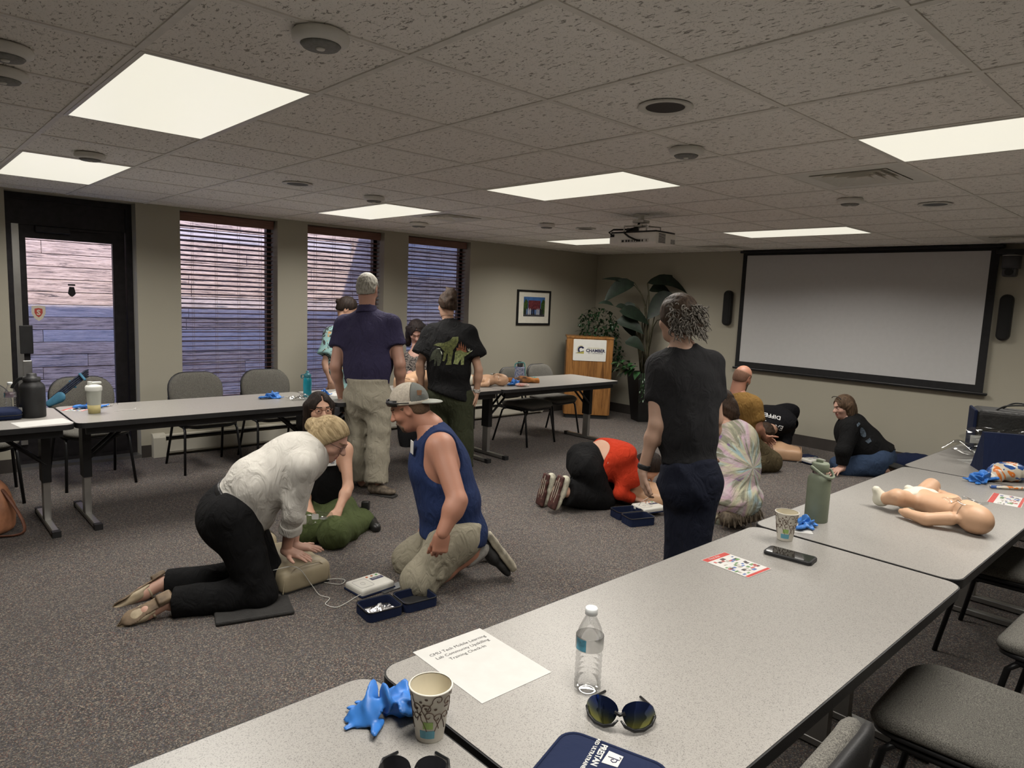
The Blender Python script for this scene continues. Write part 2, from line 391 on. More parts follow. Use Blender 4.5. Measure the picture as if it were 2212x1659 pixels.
for x, y, lab in [(2.205, 4.637, 'recessed ceiling downlight on the window side'), (2.211, 1.605, 'recessed ceiling downlight with black baffle, nearest'), (5.18, 1.56, 'recessed ceiling downlight near the right edge above the screen'), (5.30, 4.72, 'recessed ceiling downlight left of the projector')]:
    t_ = thing('recessed_downlight', lab, 'downlight', (x, y, ZC), 0, 'recessed downlights')
    b = B(); lathe(b, [(.100, .001), (.102, -.004), (.098, -.007), (.074, -.004), (.070, .002)], n=36); add('trim_ring', b, 'white_metal', t_, smooth=True)
    b = B(); lathe(b, [(0, -.0015), (.072, -.003)], n=30); add('baffle', b, 'black_metal', t_, smooth=True)
# windows with wooden blinds
def bar_frame(b, x0, x1, z0, z1, w, y0, y1):
    box(b, x0, x0+w, y0, y1, z0, z1); box(b, x1-w, x1, y0, y1, z0, z1); box(b, x0+w, x1-w, y0, y1, z0, z0+w); box(b, x0+w, x1-w, y0, y1, z1-w, z1)
slat_src = None
where = ('left window, next to the door', 'middle window', 'right window, next to the picture')
for n, (x0, x1) in enumerate(WIN):
    b = B(); bar_frame(b, x0, x1, SILL, HEAD, .045, W_+.17, W_+.23); wo = struct('window_%d' % (n+1), b, 'bronze')
    b = B(); box(b, x0+.045, x1-.045, W_+.197, W_+.203, SILL+.045, HEAD-.045); add('pane', b, 'pane_glass', wo)
    bt = thing('wooden_blind', 'brown wooden venetian blind in the '+where[n], 'blind', ((x0+x1)/2, W_+.105, SILL+.03), 0, 'wooden blinds in the windows')
    w = (x1-x0)-.02; top = HEAD-SILL-.03
    b = B(); rbox(b, (0, -.03, top-.047), (w, .022, .085), .005); add('valance', b, 'blind_wood', bt)
    b = B(); box(b, -w/2, w/2, -.02, .03, top-.06, top-.02); add('headrail', b, 'blind_wood', bt)
    ns = 38; pitch = (top-.12)/ns
    for k in range(ns):
        z = .035+k*pitch
        if slat_src is None:
            b = B(); rbox(b, (0, 0, 0), (w, .050, .0032), .0012, 1); slat_src = add('slat', b, 'blind_wood', bt); o = slat_src
        else: o = inst('slat', slat_src, bt)
        o.location = (0, 0, z); o.rotation_euler = (math.radians(-14+random.uniform(-1.5, 1.5)), 0, 0)
    b = B(); rbox(b, (0, 0, .008), (w, .05, .016), .004); add('bottom_rail', b, 'blind_wood', bt)
    for sx in (-.36, -.12, .12, .36):
        for sy in (-.027, .027):
            b = B(); box(b, sx*w-.0012, sx*w+.0012, sy-.0008, sy+.0008, .01, top-.05); add('ladder_cord', b, mat('cord_tan', (.22, .16, .12), .9, var=.1), bt)
# glazed door
dx0, dx1 = DOOR
b = B(); bar_frame(b, dx0, dx1, 0.0, 2.36, .05, W_+.06, W_+.19); box(b, dx0+.05, dx1-.05, W_+.08, W_+.17, 2.10, 2.31); d = struct('door_1', b, 'bronze')
b = B(); y0, y1 = W_+.10, W_+.145; box(b, dx0+.055, .985, y0, y1, .03, 2.12); box(b, 1.645, dx1-.055, y0, y1, .03, 2.12); box(b, .985, 1.645, y0, y1, .03, .30); box(b, .985, 1.645, y0, y1, 1.99, 2.12); lf = add('leaf', b, 'bronze', d)
b = B(); box(b, .985, 1.645, W_+.12, W_+.126, .30, 1.99); add('pane', b, 'pane_glass', lf)
b = B(); rbox(b, (.955, W_+.085, 1.12), (.10, .05, .25), .008); add('lock_box', b, 'black_plastic', d)
b = B(); box(b, .885, .935, W_+.062, W_+.095, .20, 2.1); add('closer_rail', b, 'steel_grey', d)
b = B(); rbox(b, (.955, W_+.08, .86), (.07, .04, .16), .006); add('latch_plate', b, 'steel_grey', d)
b = B(); rbox(b, (1.18, W_+.075, 2.07), (.26, .05, .055), .008); box(b, 1.28, 1.6, W_+.06, W_+.07, 2.075, 2.09); add('door_closer', b, 'bronze', d)
b = B(); box(b, dx0, dx1, W_-.07, W_+.175, -.005, .028); add('threshold', b, 'steel_grey', d)
# stickers on the glass
b = B(); sh = [(-.05, .06), (0, .07), (.05, .06), (.052, .0), (.03, -.045), (0, -.07), (-.03, -.045), (-.052, 0)]
M_ = quadM((1.06, W_+.1185, 1.347), (1, 0, 0), (0, 0, 1)); prism(b, sh, 0, .001, M_)
st = add('shield_sticker', b, mat('sticker_cream', (.62, .56, .46), .6, var=.05), d, label='cream shield sticker with a red S')
b = B(); prism(b, [(x*.58, y*.58+.004) for x, y in sh], .0012, .0018, M_); add('sticker_red', b, mat('sticker_red', (.45, .06, .05), .6, var=.05), st)
lettering('sticker_letter', 'S', .062, M_ @ Matrix.Translation((0, .004, .0022)), 'sticker_cream', st, bold=.002)
b = B(); prism(b, [(-.028, .055), (.028, .055), (.028, .07), (-.028, .07)], 0, .001, quadM((1.315, W_+.1185, 1.54), (1, 0, 0), (0, 0, 1)))
prism(b, [(-.018, .045), (.018, .045), (.026, .01), (.03, -.015), (.015, -.035), (0, -.042), (-.015, -.035), (-.03, -.015), (-.026, .01)], 0, .001, quadM((1.315, W_+.1185, 1.54), (1, 0, 0), (0, 0, 1)))
add('hanging_sign_back', b, 'bronze', d)
d.location = (0, .075, 0)
# ---------------------------------------------------------------- outside
b = B(); box(b, -6, 14, W_+WT, 9.70, -.5, -.32); struct('ground_outside', b, mat('pale_gravel', (.60, .59, .60), .9, var=.25, vscale=14, bump=.6, bscale=40))
b = B(); box(b, -6, 14, 9.76, 9.9, -.5, 5.0); fence = struct('wall_timber', b, 'weathered_plank')
pz = -.42
for k in range(34):
    x = -5.5+random.uniform(0, 1.5); h = .142
    while x < 11.5:
        L = random.choice((2.4, 3.0, 3.6)); x1 = min(x+L, 12)
        z = pz+k*.148
        if z < 4.3 and x1 > -1.5:
            b = B(); rbox(b, ((x+x1)/2, 9.735+random.uniform(-.004, .004), z+h/2), (x1-x-.004, .035, h), .004, 1); add('plank', b, 'weathered_plank', fence)
        x = x1
# unseen upper wall, gable outline made up to cast the timber wall's slanted shadow
ky = SUN.z/abs(SUN.y); kx = SUN.x/abs(SUN.y); dy = 9.72-7.6
zs = 1.335+ky*dy; xo = 5.30+kx*dy; slope = (2.456-1.557)/(5.662-5.391)
b = B(); pts = [(-6, 2.5), (14, 2.5), (14, 9), (xo+(9-zs)/slope, 9), (xo-.02, zs), (-6, zs)]
prism(b, pts, 0, .4, Matrix(((1, 0, 0, 0), (0, 0, -1, 7.6), (0, 1, 0, 0), (0, 0, 0, 1))))
struct('shade_gable', b, mat('stucco', (.5, .47, .42), .9, var=.1))
b = B(); box(b, -6, 14, -4, 7.25, 2.75, 2.9); struct('roof_deck', b, 'stucco')
# ================================================================== furniture
def cushion(b, x0, x1, y0, y1, r, levels, M=None, fn=None):
    """stack of inset rounded rectangles: [(inset, z), ...]"""
    rings = []
    for i_, z in levels:
        rr_ = max(.004, r-i_*.6); pts = rrect(x0+i_, x1-i_, y0+i_, y1-i_, min(rr_, (x1-x0)/2-i_-.001, (y1-y0)/2-i_-.001), 6)
        rings.append([Vector((x, y, z)) for x, y in pts])
    if fn: rings = [[fn(q) for q in R] for R in rings]
    if M is not None: rings = [[M @ q for q in R] for R in rings]
    V = [[b.verts.new(q) for q in R] for R in rings]; n = len(V[0])
    for A, C in zip(V, V[1:]):
        for k in range(n): b.faces.new((A[k], A[(k+1) % n], C[(k+1) % n], C[k]))
    b.faces.new(V[0][::-1]); b.faces.new(V[-1]); return b
PUFF = [(.02, 0), (.004, .008), (0, .02), (.004, .034), (.016, .045), (.05, .053), (.11, .057)]
def make_chair():
    t_ = thing('stacking_chair', 'x', 'chair')
    dish = lambda q: Vector((q.x*(1+.10*q.y), q.y, q.z-.09*max(0, q.y-.12)**1.2+.02*(q.x/.24)**2))
    b = B(); cushion(b, -.245, .245, -.215, .25, .10, [(i_, z+.415) for i_, z in PUFF], fn=dish); add('seat', b, 'chair_fabric', t_, smooth=True)
    b = B(); cushion(b, -.235, .235, -.21, .24, .10, [(.07, .385), (.02, .392), (0, .402), (0, .417)], fn=dish); add('seat_shell', b, 'black_plastic', t_, smooth=True)
    Mb = quadM((0, -.235, .655), (1, 0, 0), (0, -.17, 1))
    curve = lambda q: Vector((q.x, q.y, q.z+.55*q.x*q.x)) if 1 else q
    def bowed(q): return Vector((q.x*(1-.10*max(0, -q.y)/.2), q.y, q.z-.5*q.x*q.x))
    b = B(); cushion(b, -.24, .24, -.165, .185, .15, [(i_, -z) for i_, z in PUFF], Mb, lambda q: Vector((q.x, q.y, q.z-.45*q.x*q.x))); add('backrest', b, 'chair_fabric', t_, smooth=True)
    b = B(); cushion(b, -.24, .24, -.17, .19, .15, [(0, -.004), (-.004, .006), (.004, .016), (.04, .024), (.1, .028)], Mb, lambda q: Vector((q.x, q.y, q.z-.45*q.x*q.x))); add('back_shell', b, 'black_plastic', t_, smooth=True)
    for s in (-1, 1):
        b = B(); tube(b, [(s*.25, .255, 0), (s*.225, .19, .37), (s*.222, .16, .40)], .0115); add('leg', b, 'black_metal', t_, smooth=True)
        b = B(); tube(b, [(s*.25, -.27, 0), (s*.225, -.16, .37), (s*.222, -.13, .40)], .0115); add('leg', b, 'black_metal', t_, smooth=True)
        b = B(); tube(b, [(s*.222, .17, .402), (s*.222, -.19, .405), (s*.222, -.235, .43), (s*.222, -.255, .50), (s*.22, -.262, .62)], .011); add('side_rail', b, 'black_metal', t_, smooth=True)
    b = B(); tube(b, [(-.222, .12, .395), (.222, .12, .395)], .009); tube(b, [(-.222, -.12, .395), (.222, -.12, .395)], .009); add('stretcher', b, 'black_metal', t_)
    return t_
chair0 = make_chair(); used = False
def chair(x, y, rz, label, group):
    global used
    o = chair0 if not used else copy_tree(chair0)
    used = True; return place(o, (x, y, 0), math.radians(rz), label, group)
gw, gn = 'chairs along the window side', 'chairs on the near side of the front tables'
chair(.50, 6.28, 178, 'grey stacking chair at the far left edge, mostly under the table', gw)
CH1 = chair(1.262, 6.42, 184, 'grey chair before the glass door with a blue strap over its back', gw)
chair(2.165, 6.44, 180, 'grey chair under the left window, left of the pair', gw)
chair(2.82, 6.44, 178, 'grey chair between left and middle windows, right of the pair', gw)
chair(5.50, 5.68, 186, 'grey chair at the far table end, nearer the camera', gw)
chair(6.12, 5.86, 186, 'grey chair at the far table end, beside the podium', gw)
chair(1.235, .685, 3, 'grey chair whose backrest edge shows at the bottom edge', gn)
chair(2.335, .43, 2, 'grey chair with large seat in the lower right corner', gn)
chair(3.19, .29, -2, 'grey chair whose seat corner is cut by the right edge', gn)
chair(4.02, .67, 2, 'chair in shadow under the front table, legs only visible', gn)
# ---- folding tables
def make_table():
    t_ = thing('folding_table', 'x', 'table')
    L, Wd, H = 1.82, .762, .737
    out = rrect(0, L, 0, Wd, .055, 7)
    b = B(); prism(b, rrect(.004, L-.004, .004, Wd-.004, .052, 7), H-.012, H); add('tabletop', b, 'laminate', t_)
    b = B(); prism(b, out, H-.034, H-.0015); add('edge_band', b, 'black_plastic', t_, label='black edge band')
    b = B(); box(b, .06, L-.06, .05, .07, H-.085, H-.034); add('apron', b, 'black_metal', t_)
    b = B(); box(b, .06, L-.06, Wd-.07, Wd-.05, H-.085, H-.034); add('apron', b, 'black_metal', t_)
    for x, s in ((.115, 1), (L-.115, -1)):
        yc = Wd/2
        b = B(); box(b, x-.026, x+.026, yc-.055, yc+.055, .30, H-.04); u = add('leg_housing', b, 'black_metal', t_)
        b = B(); box(b, x-.02, x+.02, yc-.04, yc+.04, .03, .30); add('leg_column', b, 'steel_grey', t_)
        b = B(); rbox(b, (x, yc, .022), (.045, .66, .034), .006, 1); f = add('foot', b, 'steel_grey', t_)
        for e in (-1, 1):
            b = B(); box(b, x-.024, x+.024, yc+e*.31-.024, yc+e*.31+.024, .0, .04); add('foot_cap', b, 'black_plastic', f)
        for e in (-.045, .045):
            b = B(); tube(b, [(x, yc+e, .42), (x+s*.30, yc+e, H-.05)], .012, 6); add('brace', b, 'black_metal', t_)
    return t_
tab0 = make_table(); tused = False
def table(x, y, label, group, rz=0.):
    global tused
    o = tab0 if not tused else copy_tree(tab0); tused = True
    return place(o, (x, y, 0), rz, label, group)
gf, gb = 'front row of folding tables', 'back row of folding tables'
TY = .580
table(-.993, TY-.012, 'laminate table at the bottom left with the near cup and blue glove', gf, math.radians(.4))
table(.840, TY+.004, 'nearest long laminate table holding the printed sheet and water bottle', gf)
table(2.672, TY+.020, 'laminate table with the infant manikin and green bottle', gf)
table(4.505, TY+.035, 'laminate table at the right edge with bags and plastic', gf)
table(-.917, 5.02, 'laminate table at the left edge with the black jug', gb)
table(.911, 5.03, 'long laminate table behind the kneeling women with the white shaker', gb)
table(2.739, 5.03, 'laminate table behind the standing man in the navy polo', gb)
table(4.566, 5.03, 'laminate table before the podium with the crocheted bottle cover', gb)
# ---- baseboard heater
t_ = thing('baseboard_heater', 'long cream baseboard heater along the wall under the windows', 'heater', (1.885, W_, 0))
b = B(); box(b, .06, 5.25, -.065, -.002, .03, .06); box(b, .06, 5.25, -.018, -.002, .06, .20); add('body', b, 'heater_enamel', t_)
b = B(); box(b, .06, 5.25, -.072, -.062, .045, .155); add('front_panel', b, 'heater_enamel', t_)
b = B(); box(b, .06, 5.25, -.07, -.002, .195, .207); add('top_panel', b, 'heater_enamel', t_)
b = B(); box(b, .06, 5.25, -.05, -.02, .165, .19); add('fin_slot', b, 'black_metal', t_)
b = B(); prism(b, [(-.08, .0), (-.002, .0), (-.002, .225), (-.05, .225), (-.082, .19)], 0, .11, Matrix(((0, 0, 1, 0), (1, 0, 0, 0), (0, 1, 0, 0), (0, 0, 0, 1)))); add('end_cap', b, 'heater_enamel', t_)
for k in range(4):
    b = B(); box(b, .04+1.3*(k+1), .052+1.3*(k+1), -.074, -.06, .04, .20); add('splice_cover', b, 'heater_enamel', t_)
# ---- projection screen
t_ = thing('projection_screen', 'large white pull-down projection screen with black border', 'projection screen', (E_, 3.22, 0))
mat('screen_white', (.50, .50, .50), .8, var=.015); mat('matte_black', (.012, .012, .013), .85, var=.15)
ya, yb, za, zb = -1.37, 1.38, .885, 2.36
b = B(); rbox(b, (-.05, 0, zb-.012), (.09, yb-ya+.06, .03), .006); add('housing', b, 'black_metal', t_)
b = B(); box(b, -.047, -.043, ya+.072, yb-.055, za+.075, zb-.055); add('screen_surface', b, 'screen_white', t_)
b = B()
for q in ((ya, ya+.072, za, zb-.02), (yb-.055, yb, za, zb-.02)): box(b, -.050, -.040, q[0], q[1], q[2], q[3])
box(b, -.050, -.040, ya+.072, yb-.055, za, za+.075); box(b, -.050, -.040, ya+.072, yb-.055, zb-.055, zb-.02); add('border', b, 'matte_black', t_)
b = B(); rbox(b, (-.046, 0, za-.012), (.03, yb-ya+.07, .028), .008); add('weight_bar', b, 'black_metal', t_)
# ---- wall speakers and camera
for y, z, s, lab in ((4.77, 1.635, 1., 'slim black wall speaker left of the screen'), (1.742, 1.65, 1., 'slim black wall speaker right of the screen')):
    t_ = thing('wall_speaker', lab, 'speaker', (E_, y, z), 0, 'wall speakers beside the screen')
    b = B(); Mx = Matrix(((0, 0, -1, -.02), (1, 0, 0, 0), (0, 1, 0, 0), (0, 0, 0, 1)))
    cushion(b, -.058*s, .058*s, -.228, .228, .057, [(0, 0), (0, .04), (.004, .052), (.014, .062)], Mx); add('cabinet', b, 'black_plastic', t_, smooth=True)
    b = B(); cushion(b, -.046*s, .046*s, -.215, .215, .045, [(0, .061), (.004, .066), (.02, .068)], Mx); add('grille', b, mat('speaker_cloth', (.02, .02, .02), .95, bump=.8, bscale=400), t_, smooth=True)
    b = B(); box(b, -.022, 0, -.02, .02, -.05, .05); add('bracket', b, 'black_metal', t_)
t_ = thing('wall_camera', 'dark conference camera on a bracket at the upper right', 'camera', (E_, 1.735, 2.20))
b = B(); rbox(b, (-.08, 0, .085), (.16, .24, .05), .008); add('bracket', b, 'black_metal', t_)
b = B(); cyl(b, (-.085, 0, -.075), (-.085, 0, .07), .080, .080, 24); add('body', b, mat('camera_grey', (.05, .05, .055), .4, var=.1), t_, smooth=True)
b = B(); cyl(b, (-.085, 0, .045), (-.085, 0, .054), .082, .082, 24); add('ring', b, 'steel_grey', t_)
b = B(); rbox(b, (-.10, 0, -.11), (.10, .12, .09), .02); h = add('head', b, 'camera_grey', t_)
b = B(); cyl(b, (-.148, 0, -.11), (-.162, 0, -.11), .036, .034, 20); add('lens', b, 'black_metal', h)
# ---- projector
t_ = thing('projector', 'white ceiling-mounted projector with black cables', 'projector', (4.70, 3.58, ZC), math.radians(2))
PW = mat('projector_white', (.84, .83, .79), .45, var=.03)
b = B(); rbox(b, (.02, -.01, -.20), (.29, .47, .095), .018, 3); bd = add('body', b, PW, t_)
b = B(); rbox(b, (.02, -.01, -.148), (.27, .45, .014), .004); add('top_plate', b, 'black_plastic', t_)
b = B(); box(b, -.1262, -.125, -.17, .10, -.235, -.205); add('port_panel', b, mat('projector_panel', (.68, .67, .64), .5, var=.03), bd)
for k, (y, w) in enumerate([(.08, .022), (.045, .018), (.02, .018), (-.004, .007), (-.018, .007), (-.036, .008), (-.06, .012), (-.085, .02), (-.112, .012), (-.15, .006)]):
    b = B(); box(b, -.1275, -.1255, y-w/2, y+w/2, -.229, -.212); add('port', b, 'black_plastic', bd)
for k in range(9):
    b = B(); box(b, -.095+.0, .0, -.2462, -.2445, -.237+k*.0085, -.2325+k*.0085); add('vent_slot', b, 'black_plastic', bd)
b = B(); box(b, .08, .14, -.2462, -.2448, -.235, -.20); add('rating_label', b, mat('label_grey', (.33, .33, .32), .6, var=.3, vscale=120), bd)
b = B(); box(b, -.127, -.125, .17, .21, -.185, -.162); add('power_inlet', b, 'black_plastic', bd)
b = B(); tube(b, [(-.127, .19, -.17), (-.16, .20, -.15), (-.13, .18, -.125), (-.06, .10, -.12), (0, .03, -.10), (0, 0, -.02)], .0075); add('power_cable', b, 'dark_rubber', t_, smooth=True)
b = B(); tube(b, [(-.128, -.085, -.222), (-.15, -.06, -.215), (-.155, 0, -.19), (-.15, .05, -.16), (-.10, .05, -.13), (-.02, .02, -.10), (0, 0, -.02)], .0075); add('video_cable', b, 'dark_rubber', t_, smooth=True)
b = B(); cyl(b, (0, 0, 0), (0, 0, -.045), .025, .025, 20); cyl(b, (0, 0, 0), (0, 0, -.006), .06, .06, 20); mt = add('ceiling_plate', b, 'white_metal', t_)
b = B(); rbox(b, (0, 0, -.055), (.09, .11, .022), .004); rbox(b, (0, .01, -.09), (.07, .09, .018), .004); add('mount_head', b, 'white_metal', t_)
for x, y in ((-.09, -.12), (-.09, .1), (.11, -.12), (.11, .1)):
    b = B(); tube(b, [(x*.35, y*.4, -.09), (x, y, -.096), (x, y, -.142)], .007, 6); add('mount_arm', b, 'white_metal', t_)
b = B(); rbox(b, (-.04, .05, -.125), (.06, .08, .03), .004); add('cable_box', b, 'black_plastic', t_)
# ---- framed photograph
t_ = thing('framed_photograph', 'black framed group photograph with cream mat on the far wall', 'picture', (6.91, W_, 1.53))
b = B(); bar_frame(b, -.33, .33, -.245, .245, .026, -.022, -.002); add('frame', b, 'black_metal', t_)
b = B(); box(b, -.305, .305, -.008, -.003, -.22, .22); add('mat_board', b, mat('mat_cream', (.62, .60, .52), .8, var=.03), t_)
ph = thing.__call__ if 0 else None
b = B(); box(b, -.20, .22, -.0095, -.008, -.125, .15); pr = add('print', b, mat('print_sky', (.05, .13, .32), .35, var=.3, vscale=6), t_)
b = B(); box(b, -.11, .13, -.0101, -.0094, -.03, .10); add('print_building', b, mat('print_brick', (.11, .025, .03), .4, var=.4, vscale=40), pr)
b = B(); box(b, -.20, .22, -.0103, -.0096, -.125, -.085); add('print_pavement', b, mat('print_ground', (.05, .05, .055), .4, var=.3, vscale=30), pr)
for x0, x1 in ((-.20, -.12), (.14, .22)):
    b = B(); prism(b, [(x0, -.09), (x1, -.09), (x1, .08+.02*(x0 > 0)), ((x0+x1)/2, .12), (x0, .06)], 0, .0004, Matrix(((1, 0, 0, 0), (0, 0, -1, -.0100), (0, 1, 0, 0), (0, 0, 0, 1)))); add('print_tree', b, mat('print_leaf', (.03, .06, .015), .4, var=.5, vscale=60), pr)
for k in range(11):
    x = -.17+k*.034; h = .075+random.uniform(-.008, .02)
    b = B(); prism(b, [(x-.012, -.10), (x+.012, -.10), (x+.014, -.10+h*.8), (x+.006, -.10+h*.85), (x+.007, -.10+h), (x-.007, -.10+h), (x-.006, -.10+h*.85), (x-.014, -.10+h*.8)], 0, .0004, Matrix(((1, 0, 0, 0), (0, 0, -1, -.0106), (0, 1, 0, 0), (0, 0, 0, 1))))
    add('print_figure', b, mat(('print_dark', 'print_pale', 'print_blue')[(k*7) % 5 % 3], ((.015, .015, .02), (.35, .36, .38), (.10, .15, .28))[(k*7) % 5 % 3], .4, var=.2), pr)
# ---- podium
pod_yaw = YAW-pi/2
t_ = thing('podium', 'oak podium with a white chamber of commerce sign', 'podium', (7.36, 6.36, 0), pod_yaw-math.radians(2))
b = B()
def slab(b, w0, w1, y0, y1, z0, z1):   # tapered board, front face at y0
    vs_ = [b.verts.new(p) for p in ((-w0/2, y0, z0), (w0/2, y0, z0), (w0/2, y1, z0), (-w0/2, y1, z0), (-w1/2, y0, z1), (w1/2, y0, z1), (w1/2, y1, z1), (-w1/2, y1, z1))]
    for f in ((3, 2, 1, 0), (4, 5, 6, 7), (0, 1, 5, 4), (1, 2, 6, 5), (2, 3, 7, 6), (3, 0, 4, 7)): b.faces.new([vs_[i] for i in f])
slab(b, .62, .655, -.004, .018, .055, 1.135); add('front_panel', b, 'oak', t_)
for s in (-1, 1):
    b = B(); box(b, s*.315-.011, s*.315+.011, .018, .42, .055, 1.08); add('side_panel', b, 'oak', t_)
b = B(); slab(b, .66, .66, -.012, .45, 1.135, 1.158); add('top', b, 'oak', t_)
b = B(); box(b, -.30, .30, .01, .40, 0, .055); add('plinth', b, 'matte_black', t_)
b = B(); box(b, -.30, .30, .05, .41, .55, .57); add('shelf', b, 'oak', t_)
sg = B(); Mf = Matrix(((1, 0, 0, .005), (0, 0, -1, -.0045), (0, 1, 0, .98), (0, 0, 0, 1)))
prism(sg, rrect(-.235, .225, -.16, .14, .012, 3), 0, .006, Mf); sg = add('sign', sg, mat('sign_white', (.70, .70, .66), .35, var=.02), t_, label='white sign with arched C logo')
navy_ink, gold_ink = mat('ink_navy', (.012, .014, .06), .5, var=.1), mat('ink_gold', (.42, .38, .09), .5, var=.1)
Mt = Mf @ Matrix.Translation((0, 0, .0065))
def flat(name, pts, m, parent, M, z=0., h=.0007): b = B(); prism(b, pts, z, z+h, M); return add(name, b, m, parent)
def arc(cx, cy, r0, r1, a0, a1, n=14):
    o_ = [(cx+r1*math.cos(math.radians(a0+(a1-a0)*i/n)), cy+r1*math.sin(math.radians(a0+(a1-a0)*i/n))) for i in range(n+1)]
    return o_+[(cx+r0*math.cos(math.radians(a1+(a0-a1)*i/n)), cy+r0*math.sin(math.radians(a1+(a0-a1)*i/n))) for i in range(n+1)]
flat('logo_mark', arc(-.125, -.005, .024, .048, 30, 235), navy_ink, sg, Mt)
flat('logo_mark', arc(-.128, -.005, .051, .057, 60, 215), gold_ink, sg, Mt)
flat('logo_mark', [(-.205, -.056), (-.15, -.04), (-.085, -.028), (-.085, -.062)], gold_ink, sg, Mt, .0003)
flat('logo_mark', [(-.205, -.056), (-.14, -.034), (-.085, -.018), (-.085, -.027), (-.15, -.043)], navy_ink, sg, Mt, .0012)
lettering('sign_lettering', 'CHAMBER', .058, Mt @ Matrix.Translation((.075, -.015, .001)), navy_ink, sg, world=False, bold=.002)
lettering('sign_lettering', 'OF COMMERCE', .024, Mt @ Matrix.Translation((.075, -.050, .001)), navy_ink, sg, world=False, spacing=1.3)
lettering('sign_lettering', 'GRAND JUNCTION AREA', .016, Mt @ Matrix.Translation((.075, .022, .001)), gold_ink, sg, world=False, spacing=1.25)
# ---- plants
LEAF = mat('leaf_dark', (.009, .018, .010), .55, var=.35, vscale=14); LEAF2 = mat('leaf_ficus', (.014, .045, .016), .4, var=.5, vscale=30); LEAF3 = mat('leaf_pothos', (.020, .060, .020), .35, var=.5, vscale=25); STEM = mat('stem_brown', (.06, .055, .03), .7, var=.3)
def leaf(b, base, tip, width, droop, up=(0, 0, 1), fold=.25, n=9, bulge=.5, face=None):
    """leaf blade along an arc from base to tip, folded at the midrib"""
    base, tip = Vector(base), Vector(tip); d = tip-base; s = d.cross(Vector(face or up))
    s = s.normalized() if s.length > 1e-5 else Vector((1, 0, 0)); nrm = s.cross(d).normalized(); rows = []
    for i in range(n):
        t1 = i/(n-1); c = base+d*t1+Vector(up)*(droop*4*t1*(1-t1))
        w = width*math.sin(pi*min(1, max(.0, t1))**(.5+.45*bulge))**.8 if 0 < i < n-1 else .002
        rows.append([b.verts.new(c-s*w+nrm*fold*w), b.verts.new(c), b.verts.new(c+s*w+nrm*fold*w)])
    for A, C in zip(rows, rows[1:]):
        for k in (0, 1): b.faces.new((A[k], A[k+1], C[k+1], C[k]))
D0 = 9.55
pl = thing('potted_palm', 'tall bird of paradise plant in a tapered black planter', 'plant', tuple(PZ(1388, 908, 0)))
po = PZ(1388, 908, 0); q0 = Vector((po.x, po.y, 0))
b = B()
for (h0, h1, z0, z1) in ((.125, .20, 0, .69),):
    v0 = [b.verts.new((x*h0, y*h0, z0)) for x, y in ((-1, -1), (1, -1), (1, 1), (-1, 1))]; v1 = [b.verts.new((x*h1, y*h1, z1)) for x, y in ((-1, -1), (1, -1), (1, 1), (-1, 1))]
    v2 = [b.verts.new((x*(h1-.02), y*(h1-.02), z1)) for x, y in ((-1, -1), (1, -1), (1, 1), (-1, 1))]; v3 = [b.verts.new((x*(h1-.03), y*(h1-.03), z1-.05)) for x, y in ((-1, -1), (1, -1), (1, 1), (-1, 1))]
    b.faces.new(v0[::-1]); b.faces.new(v3)
    for A, C in ((v0, v1), (v1, v2), (v2, v3)):
        for k in range(4): b.faces.new((A[k], A[(k+1) % 4], C[(k+1) % 4], C[k]))
bmesh.ops.rotate(b, verts=b.verts, cent=(0, 0, 0), matrix=Matrix.Rotation(pod_yaw+.25, 3, 'Z'))
add('planter', b, mat('planter_black', (.012, .012, .012), .5, var=.2, vscale=9), pl)
# stems and blades: (base px of blade, tip px, width m, droop, depth offset)
BL = [((1370, 610), (1305, 652), .12, .05, 0), ((1372, 618), (1300, 603), .035, .04, .05), ((1400, 612), (1484, 634), .085, .10, -.05), ((1398, 612), (1465, 598), .045, .03, .1), ((1402, 628), (1452, 640), .10, .06, .12),
      ((1452, 632), (1398, 690), .13, .02, -.1), ((1370, 656), (1345, 690), .075, .05, .05), ((1338, 672), (1402, 702), .11, .05, -.08), ((1332, 692), (1390, 722), .10, .06, .0), ((1340, 690), (1378, 735), .08, .02, .08),
      ((1350, 738), (1392, 760), .10, .05, -.05), ((1325, 660), (1292, 656), .03, .03, 0), ((1330, 662), (1362, 672), .04, .03, 0), ((1430, 690), (1470, 720), .11, .06, .1)]
for k, (a, c, w, dr, dd) in enumerate(BL):
    A, C = P(*a, D0+dd), P(*c, D0+dd+random.uniform(-.12, .12)); b = B(); leaf(b, A, C, w*1.05, dr, up=(.2, .2, 1), face=(-FW.x*.8+.25*math.sin(k*2.1), -FW.y*.8+.25*math.cos(k*3.3), .55)); bl = add('leaf', b, LEAF, pl, world=True, smooth=True)
    foot = q0+Vector((random.uniform(-.06, .06), random.uniform(-.06, .06), .66)); mid = (foot*.45+A*.55)+Vector((0, 0, .22))
    mid.x = foot.x*.75+A.x*.25; mid.y = foot.y*.75+A.y*.25
    b = B(); tube(b, [foot, foot*.6+mid*.4, mid*.85+A*.15, (mid+A)/2+Vector((0, 0, .05)), A], [.011, .010, .008, .006, .004], 6); add('stem', b, STEM, pl, world=True, smooth=True)
for k in range(16):
    u0, v0 = 1338+random.uniform(-2, 52), 800-random.uniform(0, 36); A = P(1388, 800, D0-.1); C = P(u0-14, v0+8, D0-.25+random.uniform(-.1, .1))
    b = B(); leaf(b, A*.35+C*.65, C+Vector((random.uniform(-.05, .05), random.uniform(-.05, .05), random.uniform(-.14, -.02))), .055, .03, fold=.15); add('pothos_leaf', b, LEAF3, pl, world=True, smooth=True)
b = B()
for k in range(5): tube(b, [P(1384+k*4, 806, D0-.25), P(1385+k*4, 830+k*6, D0-.27), P(1383+k*5, 850+k*8, D0-.25)], .004, 5)
